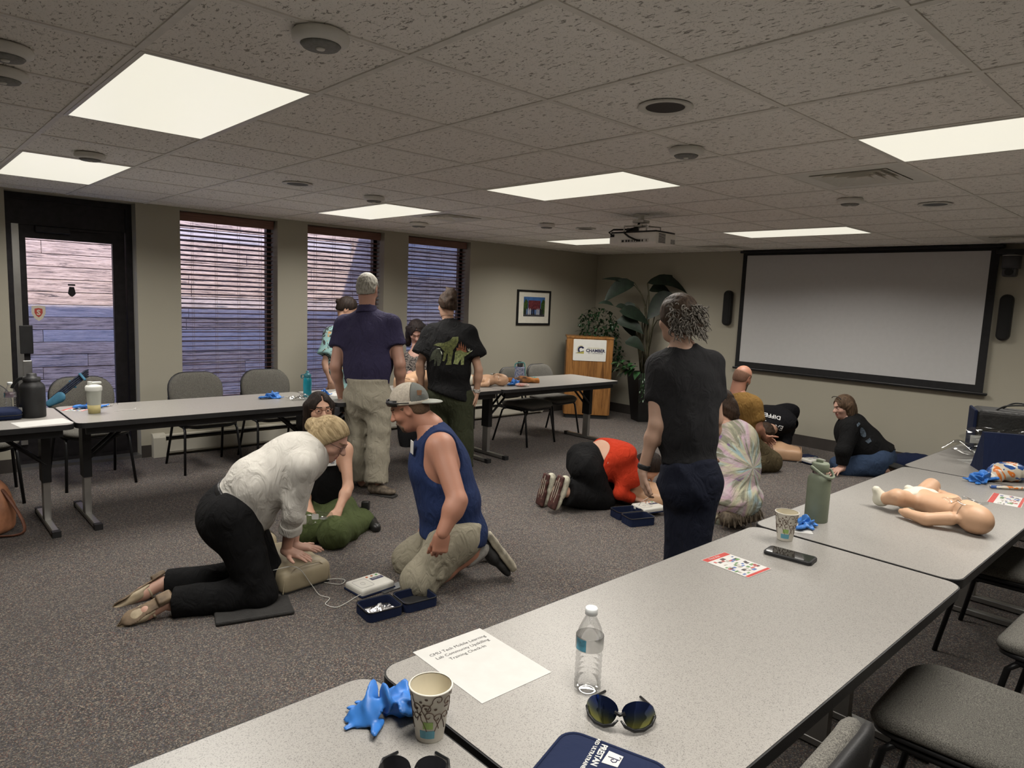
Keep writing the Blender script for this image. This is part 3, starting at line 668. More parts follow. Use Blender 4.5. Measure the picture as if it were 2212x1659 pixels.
for k in range(60):
    c = P(1384+random.uniform(-3, 22), 806+random.uniform(0, 62), D0-.28); leaf(b, c, c+Vector((random.uniform(-.03, .03), random.uniform(-.03, .03), -.03)), .009, 0, n=4)
add('trailing_vine', b, LEAF3, pl, world=True, kind='stuff')
ft = Vector((7.93, 6.74, 0)); fi = thing('ficus_plant', 'leafy green ficus behind the podium', 'plant', tuple(ft))
b = B(); tube(b, [ft, ft+Vector((.02, 0, .6)), Vector((7.85, 6.70, 1.2)), P(1300, 690, 10.05)], [.02, .018, .014, .008], 7); add('trunk', b, STEM, fi, world=True)
b = B(); lathe(b, [(0, 0), (.12, 0), (.15, .24), (.14, .25), (0, .22)], ft, 20); add('pot', b, 'planter_black', fi, world=True)
rnd = random.Random(3); b = B(); cnt = 0
while cnt < 520:
    u_, v_ = rnd.uniform(1250, 1345), rnd.uniform(652, 800); 
    e = ((u_-1292)/42)**2+((v_-705)/42)**2; e2 = ((u_-1328)/16)**2+((v_-760)/46)**2
    if e > 1 and e2 > 1: continue
    c = P(u_, v_, 10.02+rnd.uniform(-.2, .15)); c.x = min(c.x, 8.1); c.y = min(c.y, 6.93); d_ = Vector((rnd.uniform(-1, 1), rnd.uniform(-1, 1), rnd.uniform(-1.1, .1))).normalized()*rnd.uniform(.05, .085)
    leaf(b, c, c+d_, rnd.uniform(.014, .022), .008, n=5, fold=.2); cnt += 1
add('foliage', b, LEAF2, fi, world=True, kind='stuff')
# ================================================================== implicit-surface modelling (figures, cloth, soft things)
def A3(v): return np.array((v[0], v[1], v[2]), float)
class Blob:
    """smooth union of tapered limbs, ellipsoids and boxes, turned into one continuous mesh"""
    def __init__(s, h, k=.02): s.h = h; s.k = k; s.pr = []
    def cone(s, a, b, ra, rb, k=None, flat=None, cut=None, op='+', cut0=None):
        """tapered limb from a to b; flat=(direction, factor) squashes it; cut=True ends it flat at b"""
        a, b = A3(a), A3(b); R = max(ra, rb)
        ba = b-a; L2 = max(ba@ba, 1e-9); L = math.sqrt(L2)
        fd = None
        if flat is not None: fd = A3(flat[0]); fd /= np.linalg.norm(fd); fs = flat[1]
        def f(p):
            q = p-a
            if fd is not None: q = q+np.outer(q@fd, fd)*(1/fs-1); bb = ba+fd*(ba@fd)*(1/fs-1)
            else: bb = ba
            t = np.clip(q@bb/max(bb@bb, 1e-9), 0, 1)
            d = np.linalg.norm(q-t[:, None]*bb, axis=1)-(ra+(rb-ra)*t)
            if fd is not None: d = d*min(1., fs)
            if cut: d = np.maximum(d, (p-b)@(ba/L))
            if cut0: d = np.maximum(d, -(p-a)@(ba/L))
            return d
        m = R*(1 if flat is None else max(1, flat[1]))
        s.pr.append((f, np.minimum(a, b)-m, np.maximum(a, b)+m, s.k if k is None else k, op)); return s
    def path(s, pts, rad, **kw):
        for i in range(len(pts)-1): s.cone(pts[i], pts[i+1], rad[i], rad[i+1], **kw)
        return s
    def ell(s, c, r, ax=None, k=None, op='+'):
        c = A3(c); r = np.array(r, float); R = np.eye(3) if ax is None else np.array([A3(x)/np.linalg.norm(A3(x)) for x in ax])
        def f(p):
            q = (p-c)@R.T; k0 = np.linalg.norm(q/r, axis=1); k1 = np.linalg.norm(q/(r*r), axis=1)+1e-9
            return k0*(k0-1)/k1
        m = np.abs(R.T)@r
        s.pr.append((f, c-m, c+m, s.k if k is None else k, op)); return s
    def box(s, c, half, ax=None, r=.01, k=None, op='+'):
        c = A3(c); half = np.array(half, float)-r; R = np.eye(3) if ax is None else np.array([A3(x)/np.linalg.norm(A3(x)) for x in ax])
        def f(p):
            q = np.abs((p-c)@R.T)-half
            return np.linalg.norm(np.maximum(q, 0), axis=1)+np.minimum(q.max(axis=1), 0)-r
        m = np.abs(R.T)@(half+r)
        s.pr.append((f, c-m, c+m, s.k if k is None else k, op)); return s
    def half(s, pt, n, k=.004):
        """cut away everything on the side the normal points to"""
        pt, n = A3(pt), A3(n); n = n/np.linalg.norm(n)
        s.pr.append((lambda p: (p-pt)@n, None, None, k, '&')); return s
    def mesh(s, disp=None):
        h = s.h; lo = np.min([q[1] for q in s.pr if q[1] is not None and q[4] == '+'], axis=0)-3*h; hi = np.max([q[2] for q in s.pr if q[2] is not None and q[4] == '+'], axis=0)+3*h
        n = np.ceil((hi-lo)/h).astype(int)+1
        D = np.full(n, .5)
        ax = [lo[i]+h*np.arange(n[i]) for i in range(3)]
        for f, a, b, k, op in s.pr:
            if a is None: i0 = np.zeros(3, int); i1 = n
            else:
                mg = max(3*h, 1.6*k)+h; i0 = np.clip(np.floor((a-mg-lo)/h).astype(int), 0, n); i1 = np.clip(np.ceil((b+mg-lo)/h).astype(int)+1, 0, n)
            if (i1 <= i0).any(): continue
            sl_ = tuple(slice(i0[i], i1[i]) for i in range(3))
            g = np.stack(np.meshgrid(*[ax[i][sl_[i]] for i in range(3)], indexing='ij'), -1); sh = g.shape[:3]
            d = f(g.reshape(-1, 3)).reshape(sh); o = D[sl_]
            if op == '+':
                if k > 0: e = np.maximum(k-np.abs(o-d), 0)/k; D[sl_] = np.minimum(o, d)-e*e*k*.25
                else: D[sl_] = np.minimum(o, d)
            else:
                if op == '-': d = -d
                if k > 0: e = np.maximum(k-np.abs(o-d), 0)/k; D[sl_] = np.maximum(o, d)+e*e*k*.25
                else: D[sl_] = np.maximum(o, d)
        if disp is not None:
            near = np.abs(D) < max(.05, 3*h); idx = np.argwhere(near); p = lo+idx*h
            D[near] += disp(p)
        return surf_nets(D, lo, h)
def surf_nets(D, lo, h):
    neg = D < 0; n = np.array(D.shape)
    c = np.zeros(n-1, int)
    for dx in (0, 1):
        for dy in (0, 1):
            for dz in (0, 1): c += neg[dx:n[0]-1+dx, dy:n[1]-1+dy, dz:n[2]-1+dz]
    act = (c > 0) & (c < 8); cells = np.argwhere(act); vid = -np.ones(n-1, int); vid[act] = np.arange(len(cells))
    acc = np.zeros((len(cells), 3)); cnt = np.zeros(len(cells))
    cs = [(x, y, z) for x in (0, 1) for y in (0, 1) for z in (0, 1)]
    for a in cs:
        for axn in range(3):
            if a[axn]: continue
            b_ = list(a); b_[axn] = 1
            ia = cells+np.array(a); ib = cells+np.array(b_)
            da = D[ia[:, 0], ia[:, 1], ia[:, 2]]; db = D[ib[:, 0], ib[:, 1], ib[:, 2]]
            cr = (da < 0) != (db < 0)
            t = np.where(cr, da/np.where(cr, da-db, 1), 0)
            pt = np.array(a, float)[None]+t[:, None]*(np.array(b_)-np.array(a))[None]
            acc[cr] += pt[cr]; cnt[cr] += 1
    V = lo+h*(cells+acc/np.maximum(cnt, 1)[:, None]); Fs = []
    for axn in range(3):
        o1, o2 = (axn+1) % 3, (axn+2) % 3
        sa = [slice(None)]*3; sb = [slice(None)]*3
        sa[axn] = slice(0, n[axn]-1); sb[axn] = slice(1, n[axn])
        for q in (o1, o2): sa[q] = slice(1, n[q]-1); sb[q] = slice(1, n[q]-1)
        na, nb = neg[tuple(sa)], neg[tuple(sb)]
        for flip, msk in ((False, na & ~nb), (True, ~na & nb)):
            e = np.argwhere(msk)
            if not len(e): continue
            e[:, o1] += 1; e[:, o2] += 1
            def vv(d1, d2):
                q = e.copy(); q[:, o1] += d1; q[:, o2] += d2; return vid[q[:, 0], q[:, 1], q[:, 2]]
            Q = np.stack([vv(-1, -1), vv(0, -1), vv(0, 0), vv(-1, 0)], 1)
            Fs.append(Q[:, ::-1] if flip else Q)
    return V, (np.concatenate(Fs) if Fs else np.zeros((0, 4), int))
def relax(V, F, it=1, w=.5):
    """laplacian smoothing"""
    for _ in range(it):
        S = np.zeros_like(V); C = np.zeros(len(V))
        for k in range(4):
            a, b_ = F[:, k], F[:, (k+1) % 4]
            np.add.at(S, a, V[b_]); np.add.at(C, a, 1); np.add.at(S, b_, V[a]); np.add.at(C, b_, 1)
        V = V*(1-w)+w*S/np.maximum(C, 1)[:, None]
    return V
def merge(parts):
    Vs, Fs, Ms, o = [], [], [], 0
    for p in parts:
        Vs.append(p[0]); Fs.append(p[1]+o); Ms.append(p[2] if len(p) > 2 else np.zeros(len(p[1]), int)); o += len(p[0])
    return np.concatenate(Vs), np.concatenate(Fs), np.concatenate(Ms)
def soft(name, data, mats_, parent, label=None, smooth_it=1, world=True):
    """link an implicit-surface mesh"""
    V, F = data[0], data[1]
    if len(V) == 0: return None
    if smooth_it: V = relax(V, F, smooth_it)
    me = bpy.data.meshes.new(name)
    me.vertices.add(len(V)); me.vertices.foreach_set('co', V.astype(np.float32).ravel())
    me.loops.add(4*len(F)); me.loops.foreach_set('vertex_index', F.astype(np.int32).ravel())
    me.polygons.add(len(F)); me.polygons.foreach_set('loop_start', (4*np.arange(len(F))).astype(np.int32)); me.polygons.foreach_set('loop_total', np.full(len(F), 4, np.int32))
    me.polygons.foreach_set('use_smooth', np.ones(len(F), bool))
    me.update(calc_edges=True)
    if len(data) > 2 and data[2] is not None: me.polygons.foreach_set('material_index', data[2].astype(np.int32))
    ms = mats_ if isinstance(mats_, (list, tuple)) else [mats_]
    for x in ms: me.materials.append(MATS[x] if isinstance(x, str) else x)
    return add(name, me, None, parent, world=world, label=label)
def folds(amp, scale=9., seed=0, direction=None, sharp=1.):
    """cloth wrinkles: warped ridges"""
    rg = np.random.RandomState(seed); dirs = rg.normal(size=(4, 3)); dirs /= np.linalg.norm(dirs, axis=1)[:, None]; ph = rg.uniform(0, 6.28, 8)
    if direction is not None:
        dd = A3(direction); dd /= np.linalg.norm(dd); dirs = dirs*.45+dd[None]; dirs /= np.linalg.norm(dirs, axis=1)[:, None]
    def f(p):
        w = .35*np.sin(p@dirs[1]*scale*.9+ph[4])+.3*np.sin(p@(dirs[2][[1, 2, 0]])*scale*1.3+ph[5])
        r = 0
        for i in range(3): r = r+(1-np.abs(np.sin(p@dirs[i]*scale*(1+.55*i)+3*w+ph[i]))**sharp)/(1+i*.7)
        m = .5+.5*np.sin(p@dirs[3]*scale*.5+ph[6])
        return -1.3*amp*(r-.9)*(.3+.7*m)
    return f
def unit(v): v = A3(v); return v/np.linalg.norm(v)
# ---- skin, cloth, hair materials
def skin(name, c):
    if name in MATS: return MATS[name]
    t = NT(name); v = t.map(); n1 = t.noise(v, 9, 4)
    t.base(t.mix(n1, tuple(x*.86 for x in c), tuple(min(1, x*1.08) for x in c))); t.rough(.55)
    t.b.inputs['Subsurface Weight'].default_value = .08; t.b.inputs['Subsurface Radius'].default_value = (.012, .005, .003)
    t.bump(t.noise(v, 240, 2), .08, .002); return t.m
def cloth(name, c, var=.18, rough=.88, weave=500, wr=.25, wscale=11, stretch=(1, 1, .5)):
    if name in MATS: return MATS[name]
    t = NT(name); v = t.map(); vs2 = t.map(scale=stretch)
    t.base(t.mix(t.noise(v, 5, 4), tuple(x*(1-var) for x in c), tuple(min(1, x*(1+var)) for x in c)))
    t.rough(rough); t.b.inputs['Specular IOR Level'].default_value = .18
    w = t.noise(vs2, wscale*1.4, 3, .5, 1.6); f = t.noise(v, weave, 1)
    ad = t.n('Math'); ad.operation = 'MULTIPLY_ADD'; ad.inputs[1].default_value = .06; t.l(f, ad.inputs[0]); t.l(w, ad.inputs[2])
    t.bump(ad.outputs[0], min(1, wr*1.3), .035); return t.m
def hairm(name, c1, c2, stretch=(1, 1, .12), scale=90, dirv=None):
    if name in MATS: return MATS[name]
    t = NT(name); v = t.map(scale=stretch)
    if dirv is not None:   # strands run along a direction
        dv = unit(dirv); v = t.tc.outputs['Object']; dt = t.n('VectorMath'); dt.operation = 'DOT_PRODUCT'; dt.inputs[1].default_value = tuple(dv); t.l(v, dt.inputs[0])
        sc_ = t.n('VectorMath'); sc_.operation = 'SCALE'; sc_.inputs[0].default_value = tuple(-.88*dv); t.l(dt.outputs['Value'], sc_.inputs['Scale'])
        ad_ = t.n('VectorMath'); ad_.operation = 'ADD'; t.l(v, ad_.inputs[0]); t.l(sc_.outputs[0], ad_.inputs[1]); v = ad_.outputs[0]
    n1 = t.noise(v, scale, 4, .6)
    t.base(t.ramp(n1, [(.3, c1), (.7, c2)])); t.rough(.6); t.b.inputs['Specular IOR Level'].default_value = .18; t.bump(n1, .8, .008); return t.m
# ---- hands
def hand(wrist, fwd_, palm_n, side, curl=.3, size=1., h=.0042, spread=.12, thumb=.6, col=None, fore=None):
    """palm and five bent fingers; palm_n points out of the palm, side=+1 for the thumb at +cross(fwd, palm)"""
    f = unit(fwd_); n = unit(A3(palm_n)-f*(A3(palm_n)@f)); s = np.cross(f, n)*side; w = A3(wrist); S = size
    b = Blob(h, .010)
    if fore is not None: b.cone(fore, w, .031*S, .027*S, k=.015, flat=(n, .82))
    b.cone(w, w+f*.03*S, .026*S, .031*S, flat=(n, .60), k=.02)
    b.box(w+f*.052*S, (.046*S, .040*S, .0135*S), (f, s, n), r=.013*S, k=.018)
    L = (.070, .078, .073, .058); off = (.029, .0095, -.0105, -.030); sp = (.9, .25, -.35, -1.)
    for i in range(4):
        base = w+f*(.094-.006*abs(i-1))*S+s*off[i]*S; a = curl*(.75+.12*i); d = unit(f*math.cos(a)+n*math.sin(a)+s*spread*sp[i]*math.cos(a)); p = base; r = (.0093, .0095, .0092, .0083)[i]*S
        for j, fr in enumerate((.44, .31, .25)):
            q = p+d*L[i]*fr*S; b.cone(p, q, r, r*.90, k=.005); p = q; r *= .90; a += curl*1.05
            d = unit(f*math.cos(a)+n*math.sin(a)+s*spread*sp[i]*math.cos(a))
    p = w+f*.028*S+s*.028*S+n*.004; d = unit(f*.62+s*(.85*thumb+.15)+n*.35*curl); r = .0125*S
    for fr in (.042, .032, .026):
        q = p+d*fr*S; b.cone(p, q, r, r*.86, k=.009); p = q; r *= .86; d = unit(d+f*.22+n*.20*curl)
    return b.mesh()
# ---- heads
def head_frame(face, up):
    f = unit(face); u = A3(up); u = unit(u-f*(u@f)); l = np.cross(u, f); return f, u, l   # l = the person's left
def head(c, face, up, neck, s=1., h=.0055, fem=0., neck_r=.055, brow=1., beard=None, eyes=True, skin_i=0, lip_i=1, eye_i=2, brow_i=3, nose=1.):
    """skull, jaw, nose, lips, ears and neck; returns mesh with material indices painted for lips, eyes and brows"""
    f, u, l = head_frame(face, up); c = A3(c)
    def X(a, b_, d): return c+s*(a*f+b_*l+d*u)
    b = Blob(h, .016)
    b.ell(X(-.012, 0, .030), (.098*s, .076*s, .090*s), (f, l, u))
    b.ell(X(.022, 0, -.028), (.066*s, .063*s, .082*s), (f, l, u), k=.03)
    b.ell(X(.040, 0, -.085), (.040*s, (.046-.006*fem)*s, .030*s), (f, l, u), k=.035)
    b.cone(X(.080, 0, .022), X(.104+.004*nose, 0, -.020), .010*s, .0135*s, k=.012)
    b.ell(X(.098, .011, -.022), (.012*s, .009*s, .008*s), (f, l, u), k=.008); b.ell(X(.098, -.011, -.022), (.012*s, .009*s, .008*s), (f, l, u), k=.008)
    b.cone(X(.076, -.030, .030), X(.084, 0, .034), .010*s, .009*s, k=.012); b.cone(X(.076, .030, .030), X(.084, 0, .034), .010*s, .009*s, k=.012)
    for e in (-1, 1):
        b.ell(X(.090, e*.032, .012), (.020*s, .020*s, .012*s), (f, l, u), k=.014, op='-')
        b.ell(X(.068, e*.031, .010), (.0145*s, .0150*s, .0125*s), (f, l, u), k=.004)
        b.ell(X(.052, e*.044, -.020), (.026*s, .020*s, .022*s), (f, l, u), k=.02)
        b.ell(X(-.010, e*.076, .002), (.019*s, .008*s, .031*s), (f+.35*(-e)*0*l, l+.4*f*(-e)*-1*0, u), k=.010)
        b.ell(X(-.006, e*.083, .004), (.011*s, .006*s, .020*s), (f, l, u), k=.006, op='-')
    b.cone(X(.083, -.018, -.050), X(.083, .018, -.050), .0085*s, .0085*s, k=.008); b.cone(X(.080, -.014, -.062), X(.080, .014, -.062), .0088*s, .0088*s, k=.008)
    b.cone(X(.088, -.020, -.0555), X(.088, .020, -.0555), .003*s, .003*s, k=.004, op='-')
    nb = A3(neck)
    b.cone(X(-.028, 0, -.045), nb, neck_r*s, neck_r*1.12*s, k=.035)
    V, F = b.mesh(); V = relax(V, F, 1)
    ce = V[F].mean(1); q = (ce-c)/s; a, bb, d = q@f, q@l, q@u
    M = np.full(len(F), skin_i)
    if eyes:
        M[(a > .060) & (np.abs(d+.056) < .0105) & (np.abs(bb) < .024)] = lip_i
        M[(a > .060) & (np.abs(np.abs(bb)-.032) < .020) & (np.abs(d-.0335-.10*(.03-np.abs(np.abs(bb)-.032))*0) < .0036*brow)] = brow_i
    return (V, F, M), dict(f=f, u=u, l=l, c=c, s=s, X=X)
def eyes_of(H, parent, iris):
    """white eyeballs with iris, set into the lids"""
    for e in (-1, 1):
        b = B(); c_ = H['X'](.0685, e*.031, .0100); bmesh.ops.create_uvsphere(b, u_segments=14, v_segments=8, radius=.0128*H['s'], matrix=Matrix.Translation(Vector(c_)))
        o = add('eyeball', b, mat('eye_white', (.62, .60, .57), .25, var=.03), parent, world=True, smooth=True)
        b = B(); c2 = H['X'](.0770, e*.031, .0085); bmesh.ops.create_uvsphere(b, u_segments=10, v_segments=6, radius=.0066*H['s'], matrix=Matrix.Translation(Vector(c2)))
        add('iris', b, iris, o, world=True, smooth=True)
# ---- whole figures
def figure(name, label, J, R, M, cloth_seed=1, vox=.0125, hd=None, sleeves='short', legs='long', extra=None, top_off=.014, amp=.006, fold_dir=None, neck_r=.055, hands=None, group=None, fscale=12., pant_amp=.008, tank=False, hem=None, top_extra=None, pants_extra=None, body_extra=None):
    """J: joint positions. R: radii. M: materials (skin list, top, pants)"""
    g = {k: A3(v) for k, v in J.items()}
    base = Vector((float((g['kneeL'][0]+g['kneeR'][0]+g['ankL'][0]+g['ankR'][0])/4), float((g['kneeL'][1]+g['kneeR'][1]+g['ankL'][1]+g['ankR'][1])/4), 0))
    t_ = thing('person', label, 'person', tuple(base), group=group)
    lat_h = unit(g['hipL']-g['hipR']); lat_s = unit(g['shL']-g['shR'])
    pel = (g['hipL']+g['hipR'])/2; shc = (g['shL']+g['shR'])/2
    spine = unit(g['neck']-pel); fr_s = np.cross(lat_s, unit(g['neck']-g['waist'])); fr_h = np.cross(lat_h, unit(g['waist']-pel+1e-6))
    che = g.get('chest', pel*.32+g['neck']*.68); wai = g['waist']
    hw, ww, cw = R['hip'], R['waist'], R['chest']; dp = R.get('depth', .68)
    def torso(b, o=0., lo=True):
        up_c = unit(g['neck']-wai); up_h = unit(wai-pel)
        sw = np.linalg.norm(g['shL']-g['shR'])/2
        b.ell(che, (cw+o, cw*dp+o, R.get('chest_h', .19)+o), (lat_s, fr_s, up_c), k=.06)
        b.ell(wai, (ww+o, ww*dp*1.02+o, .15+o), (lat_h+lat_s, fr_h+fr_s, up_c), k=.07)
        b.cone(g['shL']*.93+g['shR']*.07, g['shR']*.93+g['shL']*.07, R['sh']*.98+o, R['sh']*.98+o, k=.06)
        b.cone(shc*.6+g['neck']*.4, che, .085+o, .10+o, k=.05)
        for e in ('shL', 'shR'): b.cone(g['neck']*.75+shc*.25, g[e]*.9+shc*.1, .045+o, .045+o, k=.04)
        dw = R.get('drape', .94*hw) if o else .80*hw
        b.cone(che, pel, cw*.90+o, dw+o, flat=(fr_s+fr_h, dp*1.04), k=.05)
        if lo: b.ell(pel, (hw+o, hw*R.get('pdepth', .80)+o*1.6, .125+o), (lat_h, fr_h, up_h), k=.06)
        if extra: extra(b, o, g)
        return b
    # body: one continuous surface
    b = Blob(vox, .03); torso(b)
    b.cone(g['neck']-spine*.04, g['neck']+unit(A3(hd['c'])-g['neck'])*.06, neck_r+.004, neck_r, k=.04)
    for s_ in 'LR':
        b.cone(g['sh'+s_], g['el'+s_], R['arm'], R['arm']*.80, k=.05)
        b.cone(g['el'+s_], g['wr'+s_], R['arm']*.80, R['wrist'], k=.02)
        m_ = g['el'+s_]*.72+g['wr'+s_]*.28; b.ell(m_, (R['arm']*.86,)*3, k=.03)
        b.cone(g['hip'+s_], g['knee'+s_], R['thigh'], R['knee'], k=.05)
        b.cone(g['knee'+s_], g['ank'+s_], R['knee']*.92, R['ank'], k=.03)
        cf = g['knee'+s_]*.68+g['ank'+s_]*.32; b.ell(cf, (R['calf'],)*3, k=.05)
    if body_extra: body_extra(b, g)
    parts = [b.mesh()]
    hm, H = head(**hd, neck=g['neck']); parts.append(hm)
    for s_ in 'LR':
        hk = (hands or {}).get(s_)
        if hk is not None:
            kk = dict(fore=g['wr'+s_]+(g['el'+s_]-g['wr'+s_])*.28, side=hk.get('side', 1), h=.0042); kk.update(hk)
            parts.append(hand(g['wr'+s_], **kk))
    bd = soft('body', merge([(p[0], p[1], p[2] if len(p) > 2 else np.zeros(len(p[1]), int)) for p in parts]), M['skin'], t_)
    # upper garment
    if M.get('top'):
        b = Blob(vox, .03); torso(b, top_off, lo=True)
        if hem is not None: b.half(*hem)
        if tank:
            for s_ in 'LR':
                sg_ = 1 if s_ == 'L' else -1
                b.cone(g['neck']*.55+g['sh'+s_]*.45, g['sh'+s_]*.6+che*.4+fr_s*.04, .052, .05, k=.02)
        else:
            for s_ in 'LR':
                e = g['el'+s_]-g['sh'+s_]
                if sleeves == 'short':
                    q = g['sh'+s_]+e*R.get('sleeve', .62); b.cone(g['sh'+s_], q, R['arm']+top_off*1.1, R['arm']+top_off*1.1+R.get('flare', .012), k=.05, cut=True)
                elif sleeves == 'long':
                    b.cone(g['sh'+s_], g['el'+s_], R['arm']+top_off, R['arm']*.86+top_off, k=.05)
                    q = g['el'+s_]+(g['wr'+s_]-g['el'+s_])*R.get('cuff', .93); b.cone(g['el'+s_], q, R['arm']*.86+top_off, R['wrist']+top_off+.004, k=.02, cut=True)
        if top_extra: top_extra(b, g, dict(fr=fr_s, lat=lat_s, che=che, pel=pel, frh=fr_h))
        nk = unit(A3(hd['c'])-g['neck'])
        if tank:
            for s_ in 'LR':
                sg_ = 1 if s_ == 'L' else -1; out = lat_s*sg_
                b.ell(g['sh'+s_]+out*.045+(wai-g['neck'])*.10, (.085, .20, .175), (out, fr_s, unit(g['neck']-wai)), k=.006, op='-')
        b.cone(g['neck']+nk*.12, g['neck']-nk*R.get('neckline', .01)+fr_s*R.get('nfront', .02), neck_r+.035, neck_r+R.get('nwide', .014), k=.006, op='-')
        soft('shirt', b.mesh(folds(amp, fscale, cloth_seed, fold_dir)), M['top'], t_)
    # lower garment
    if M.get('pants'):
        b = Blob(vox, .03); o = .013; up_h = unit(wai-pel)
        b.ell(pel, (hw+o, hw*R.get('pdepth', .80)+o, .135+o), (lat_h, fr_h, up_h), k=.06)
        b.cone(pel, pel+up_h*R.get('rise', .10), hw*.80+o, ww*.9+o, flat=(fr_h, R.get('pdepth', .80)), k=.05, cut=True)
        if extra: extra(b, o, g)
        pf = R.get('pant', .02)
        for s_ in 'LR':
            b.cone(g['hip'+s_], g['knee'+s_], R['thigh']+o, R['knee']+pf, k=.05)
            if legs == 'long': b.cone(g['knee'+s_], g['knee'+s_]+(g['ank'+s_]-g['knee'+s_])*R.get('inseam', .93), R['knee']*.95+pf, R['ank']+pf+R.get('hemw', .006), k=.03, cut=True); b.ell(g['knee'+s_]*.68+g['ank'+s_]*.32, (R['calf']+pf*.8,)*3, k=.05)
            elif legs == 'short':
                e = g['ank'+s_]-g['knee'+s_]; q = g['knee'+s_]+e*.06; b.cone(g['knee'+s_]-e*.02, q, R['knee']+pf+.01, R['knee']+pf+.016, k=.03, cut=True)
        if pants_extra: pants_extra(b, g, dict(fr=fr_h, lat=lat_h, pel=pel))
        soft('trousers' if legs == 'long' else 'shorts', b.mesh(folds(pant_amp, 14, cloth_seed+5)), M['pants'], t_)
    return t_, H, dict(g=g, fr=fr_s, lat=lat_s, frh=fr_h, lath=lat_h, pel=pel, che=che, wai=wai)
def shoe(parent, ank, toe, up, m_up, m_sole, size=1., sole=.022, w=.046, name='shoe', heel=0., ankle_r=.044, top=.05):
    """upper and sole following the foot from heel to toe; up = out of the top of the foot"""
    a, t1 = A3(ank), A3(toe); f = unit(t1-a); u = A3(up); u = unit(u-f*(u@f)); l = np.cross(u, f); L = np.linalg.norm(t1-a)
    heel_p = a-f*.045; foot_l = L+.045
    b = Blob(.007, .02); h0 = .030
    b.cone(heel_p+f*.03-u*.012, a+f*.4*L-u*.014, .040, .043, flat=(u, .95)); b.cone(a+f*.4*L-u*.016, t1-f*.035-u*.026, .043, .038, flat=(u, .62)); b.cone(t1-f*.06-u*.028, t1-f*.022-u*.03, w*.80, .026, flat=(u, .55))
    if top: b.cone(a-u*.01, a+u*top, .044, ankle_r, cut=True)
    b.half(a-u*.052, -u)
    o = soft(name, b.mesh(), m_up, parent)
    b = Blob(.006, .012); z = -.052-sole/2
    b.box(a+f*(-.002)+u*z, (.045, .036, sole/2), (f, l, u), r=.009); b.box(a+f*(foot_l*.30)+u*z, (.07, .037, sole/2), (f, l, u), r=.009); b.box(a+f*(foot_l*.58)+u*z, (.065, .046, sole/2), (f, l, u), r=.010); b.ell(t1-f*.05+u*z, (.05, .040, sole*.62), (f, l, u))
    soft('sole', b.mesh(), m_sole, o)
    return o
# ================================================================== people
from mathutils.bvhtree import BVHTree
def decal(name, polys_or_mesh, m, parent, target, M, direction, lift=.0015, sub=2):
    """flat print wrapped onto a garment: outline polygons (or a text mesh) projected along a direction"""
    W = WM[parent.name]; tv = [W @ q.co for q in target.data.vertices]; bvh = BVHTree.FromPolygons(tv, [tuple(p.vertices) for p in target.data.polygons])
    b = B()
    if isinstance(polys_or_mesh, bpy.types.Mesh): b.from_mesh(polys_or_mesh); bpy.data.meshes.remove(polys_or_mesh)
    else:
        for pts in polys_or_mesh: b.faces.new([b.verts.new((x, y, 0)) for x, y in pts])
    bmesh.ops.triangulate(b, faces=b.faces)
    for _ in range(sub): bmesh.ops.subdivide_edges(b, edges=[e for e in b.edges if e.calc_length() > .012], cuts=1, use_grid_fill=True); bmesh.ops.triangulate(b, faces=b.faces)
    d = Vector(direction).normalized(); dead = []
    for v in b.verts:
        p = M @ v.co; hit = bvh.ray_cast(p-d*.4, d)
        if hit[0] is None: dead.append(v)
        else: v.co = hit[0]-d*lift
    bmesh.ops.delete(b, geom=dead, context='VERTS')
    return add(name, b, m, parent, world=True)
def hair_cap(b, H, o=.012, line=.055, k=.03, tilt=.35, fx=.062, ears=False, oval=None):
    """hair over the skull with a hairline"""
    X, s = H['X'], H['s']; f, u, l = H['f'], H['u'], H['l']
    b.ell(X(-.016, 0, .034), ((.098+o)*s, (.077+o)*s, (.092+o)*s), (f, l, u), k=k)
    b.ell(X(-.045, 0, -.02), ((.060+o)*s, (.066+o)*s, (.075+o)*s), (f, l, u), k=k)
    if oval: b.ell(X(.100, 0, -.022), (.082*s, oval*s, .105*s), (f, l, u), k=.008, op='-'); b.ell(X(.075, 0, .100), (.035*s, .0025*s, .022*s), (f, l, u), k=.006, op='-')
    else: b.half(X(fx, 0, line), f-u*tilt*2.0, .006)
    if ears:
        for e in (-1, 1): b.ell(X(.0, e*.088, -.008), (.034*s, .03*s, .038*s), (f, l, u), k=.006, op='-')
    return b
def glasses(H, parent, m, on=0., lens='clear_plastic', w=1., name='eyeglasses'):
    X = H['X']; b = B(); z0 = .012+on; a0 = .093-on*.6
    for e in (-1, 1):
        pts = [X(a0+.002-.006*abs(math.cos(t)), e*(.033*w)+.0235*w*math.cos(t), z0-.003+.0165*w*math.sin(t)) for t in [2*pi*i/18 for i in range(18)]]
        tube(b, [Vector(q) for q in pts], .0016, 6, closed=True)
        tube(b, [Vector(X(a0-.004, e*.057*w, z0+.004)), Vector(X(.045, e*.077, z0+.004)), Vector(X(-.012, e*.083, z0+.002)), Vector(X(-.026, e*.080, z0-.012))], .0016, 6)
    tube(b, [Vector(X(a0+.004, -.010, z0+.003)), Vector(X(a0+.006, 0, z0+.006)), Vector(X(a0+.004, .010, z0+.003))], .0016, 6)
    o = add(name, b, m, parent, world=True, smooth=True)
    for e in (-1, 1):
        b = B(); pts = [Vector(X(a0+.001-.006*abs(math.cos(t)), e*(.033*w)+.0225*w*math.cos(t), z0-.003+.0158*w*math.sin(t))) for t in [2*pi*i/18 for i in range(18)]]
        b.faces.new([b.verts.new(q) for q in pts]); add('lens', b, lens, o, world=True)
    return o
LIP = mat('lips', (.36, .13, .11), .45, var=.1)
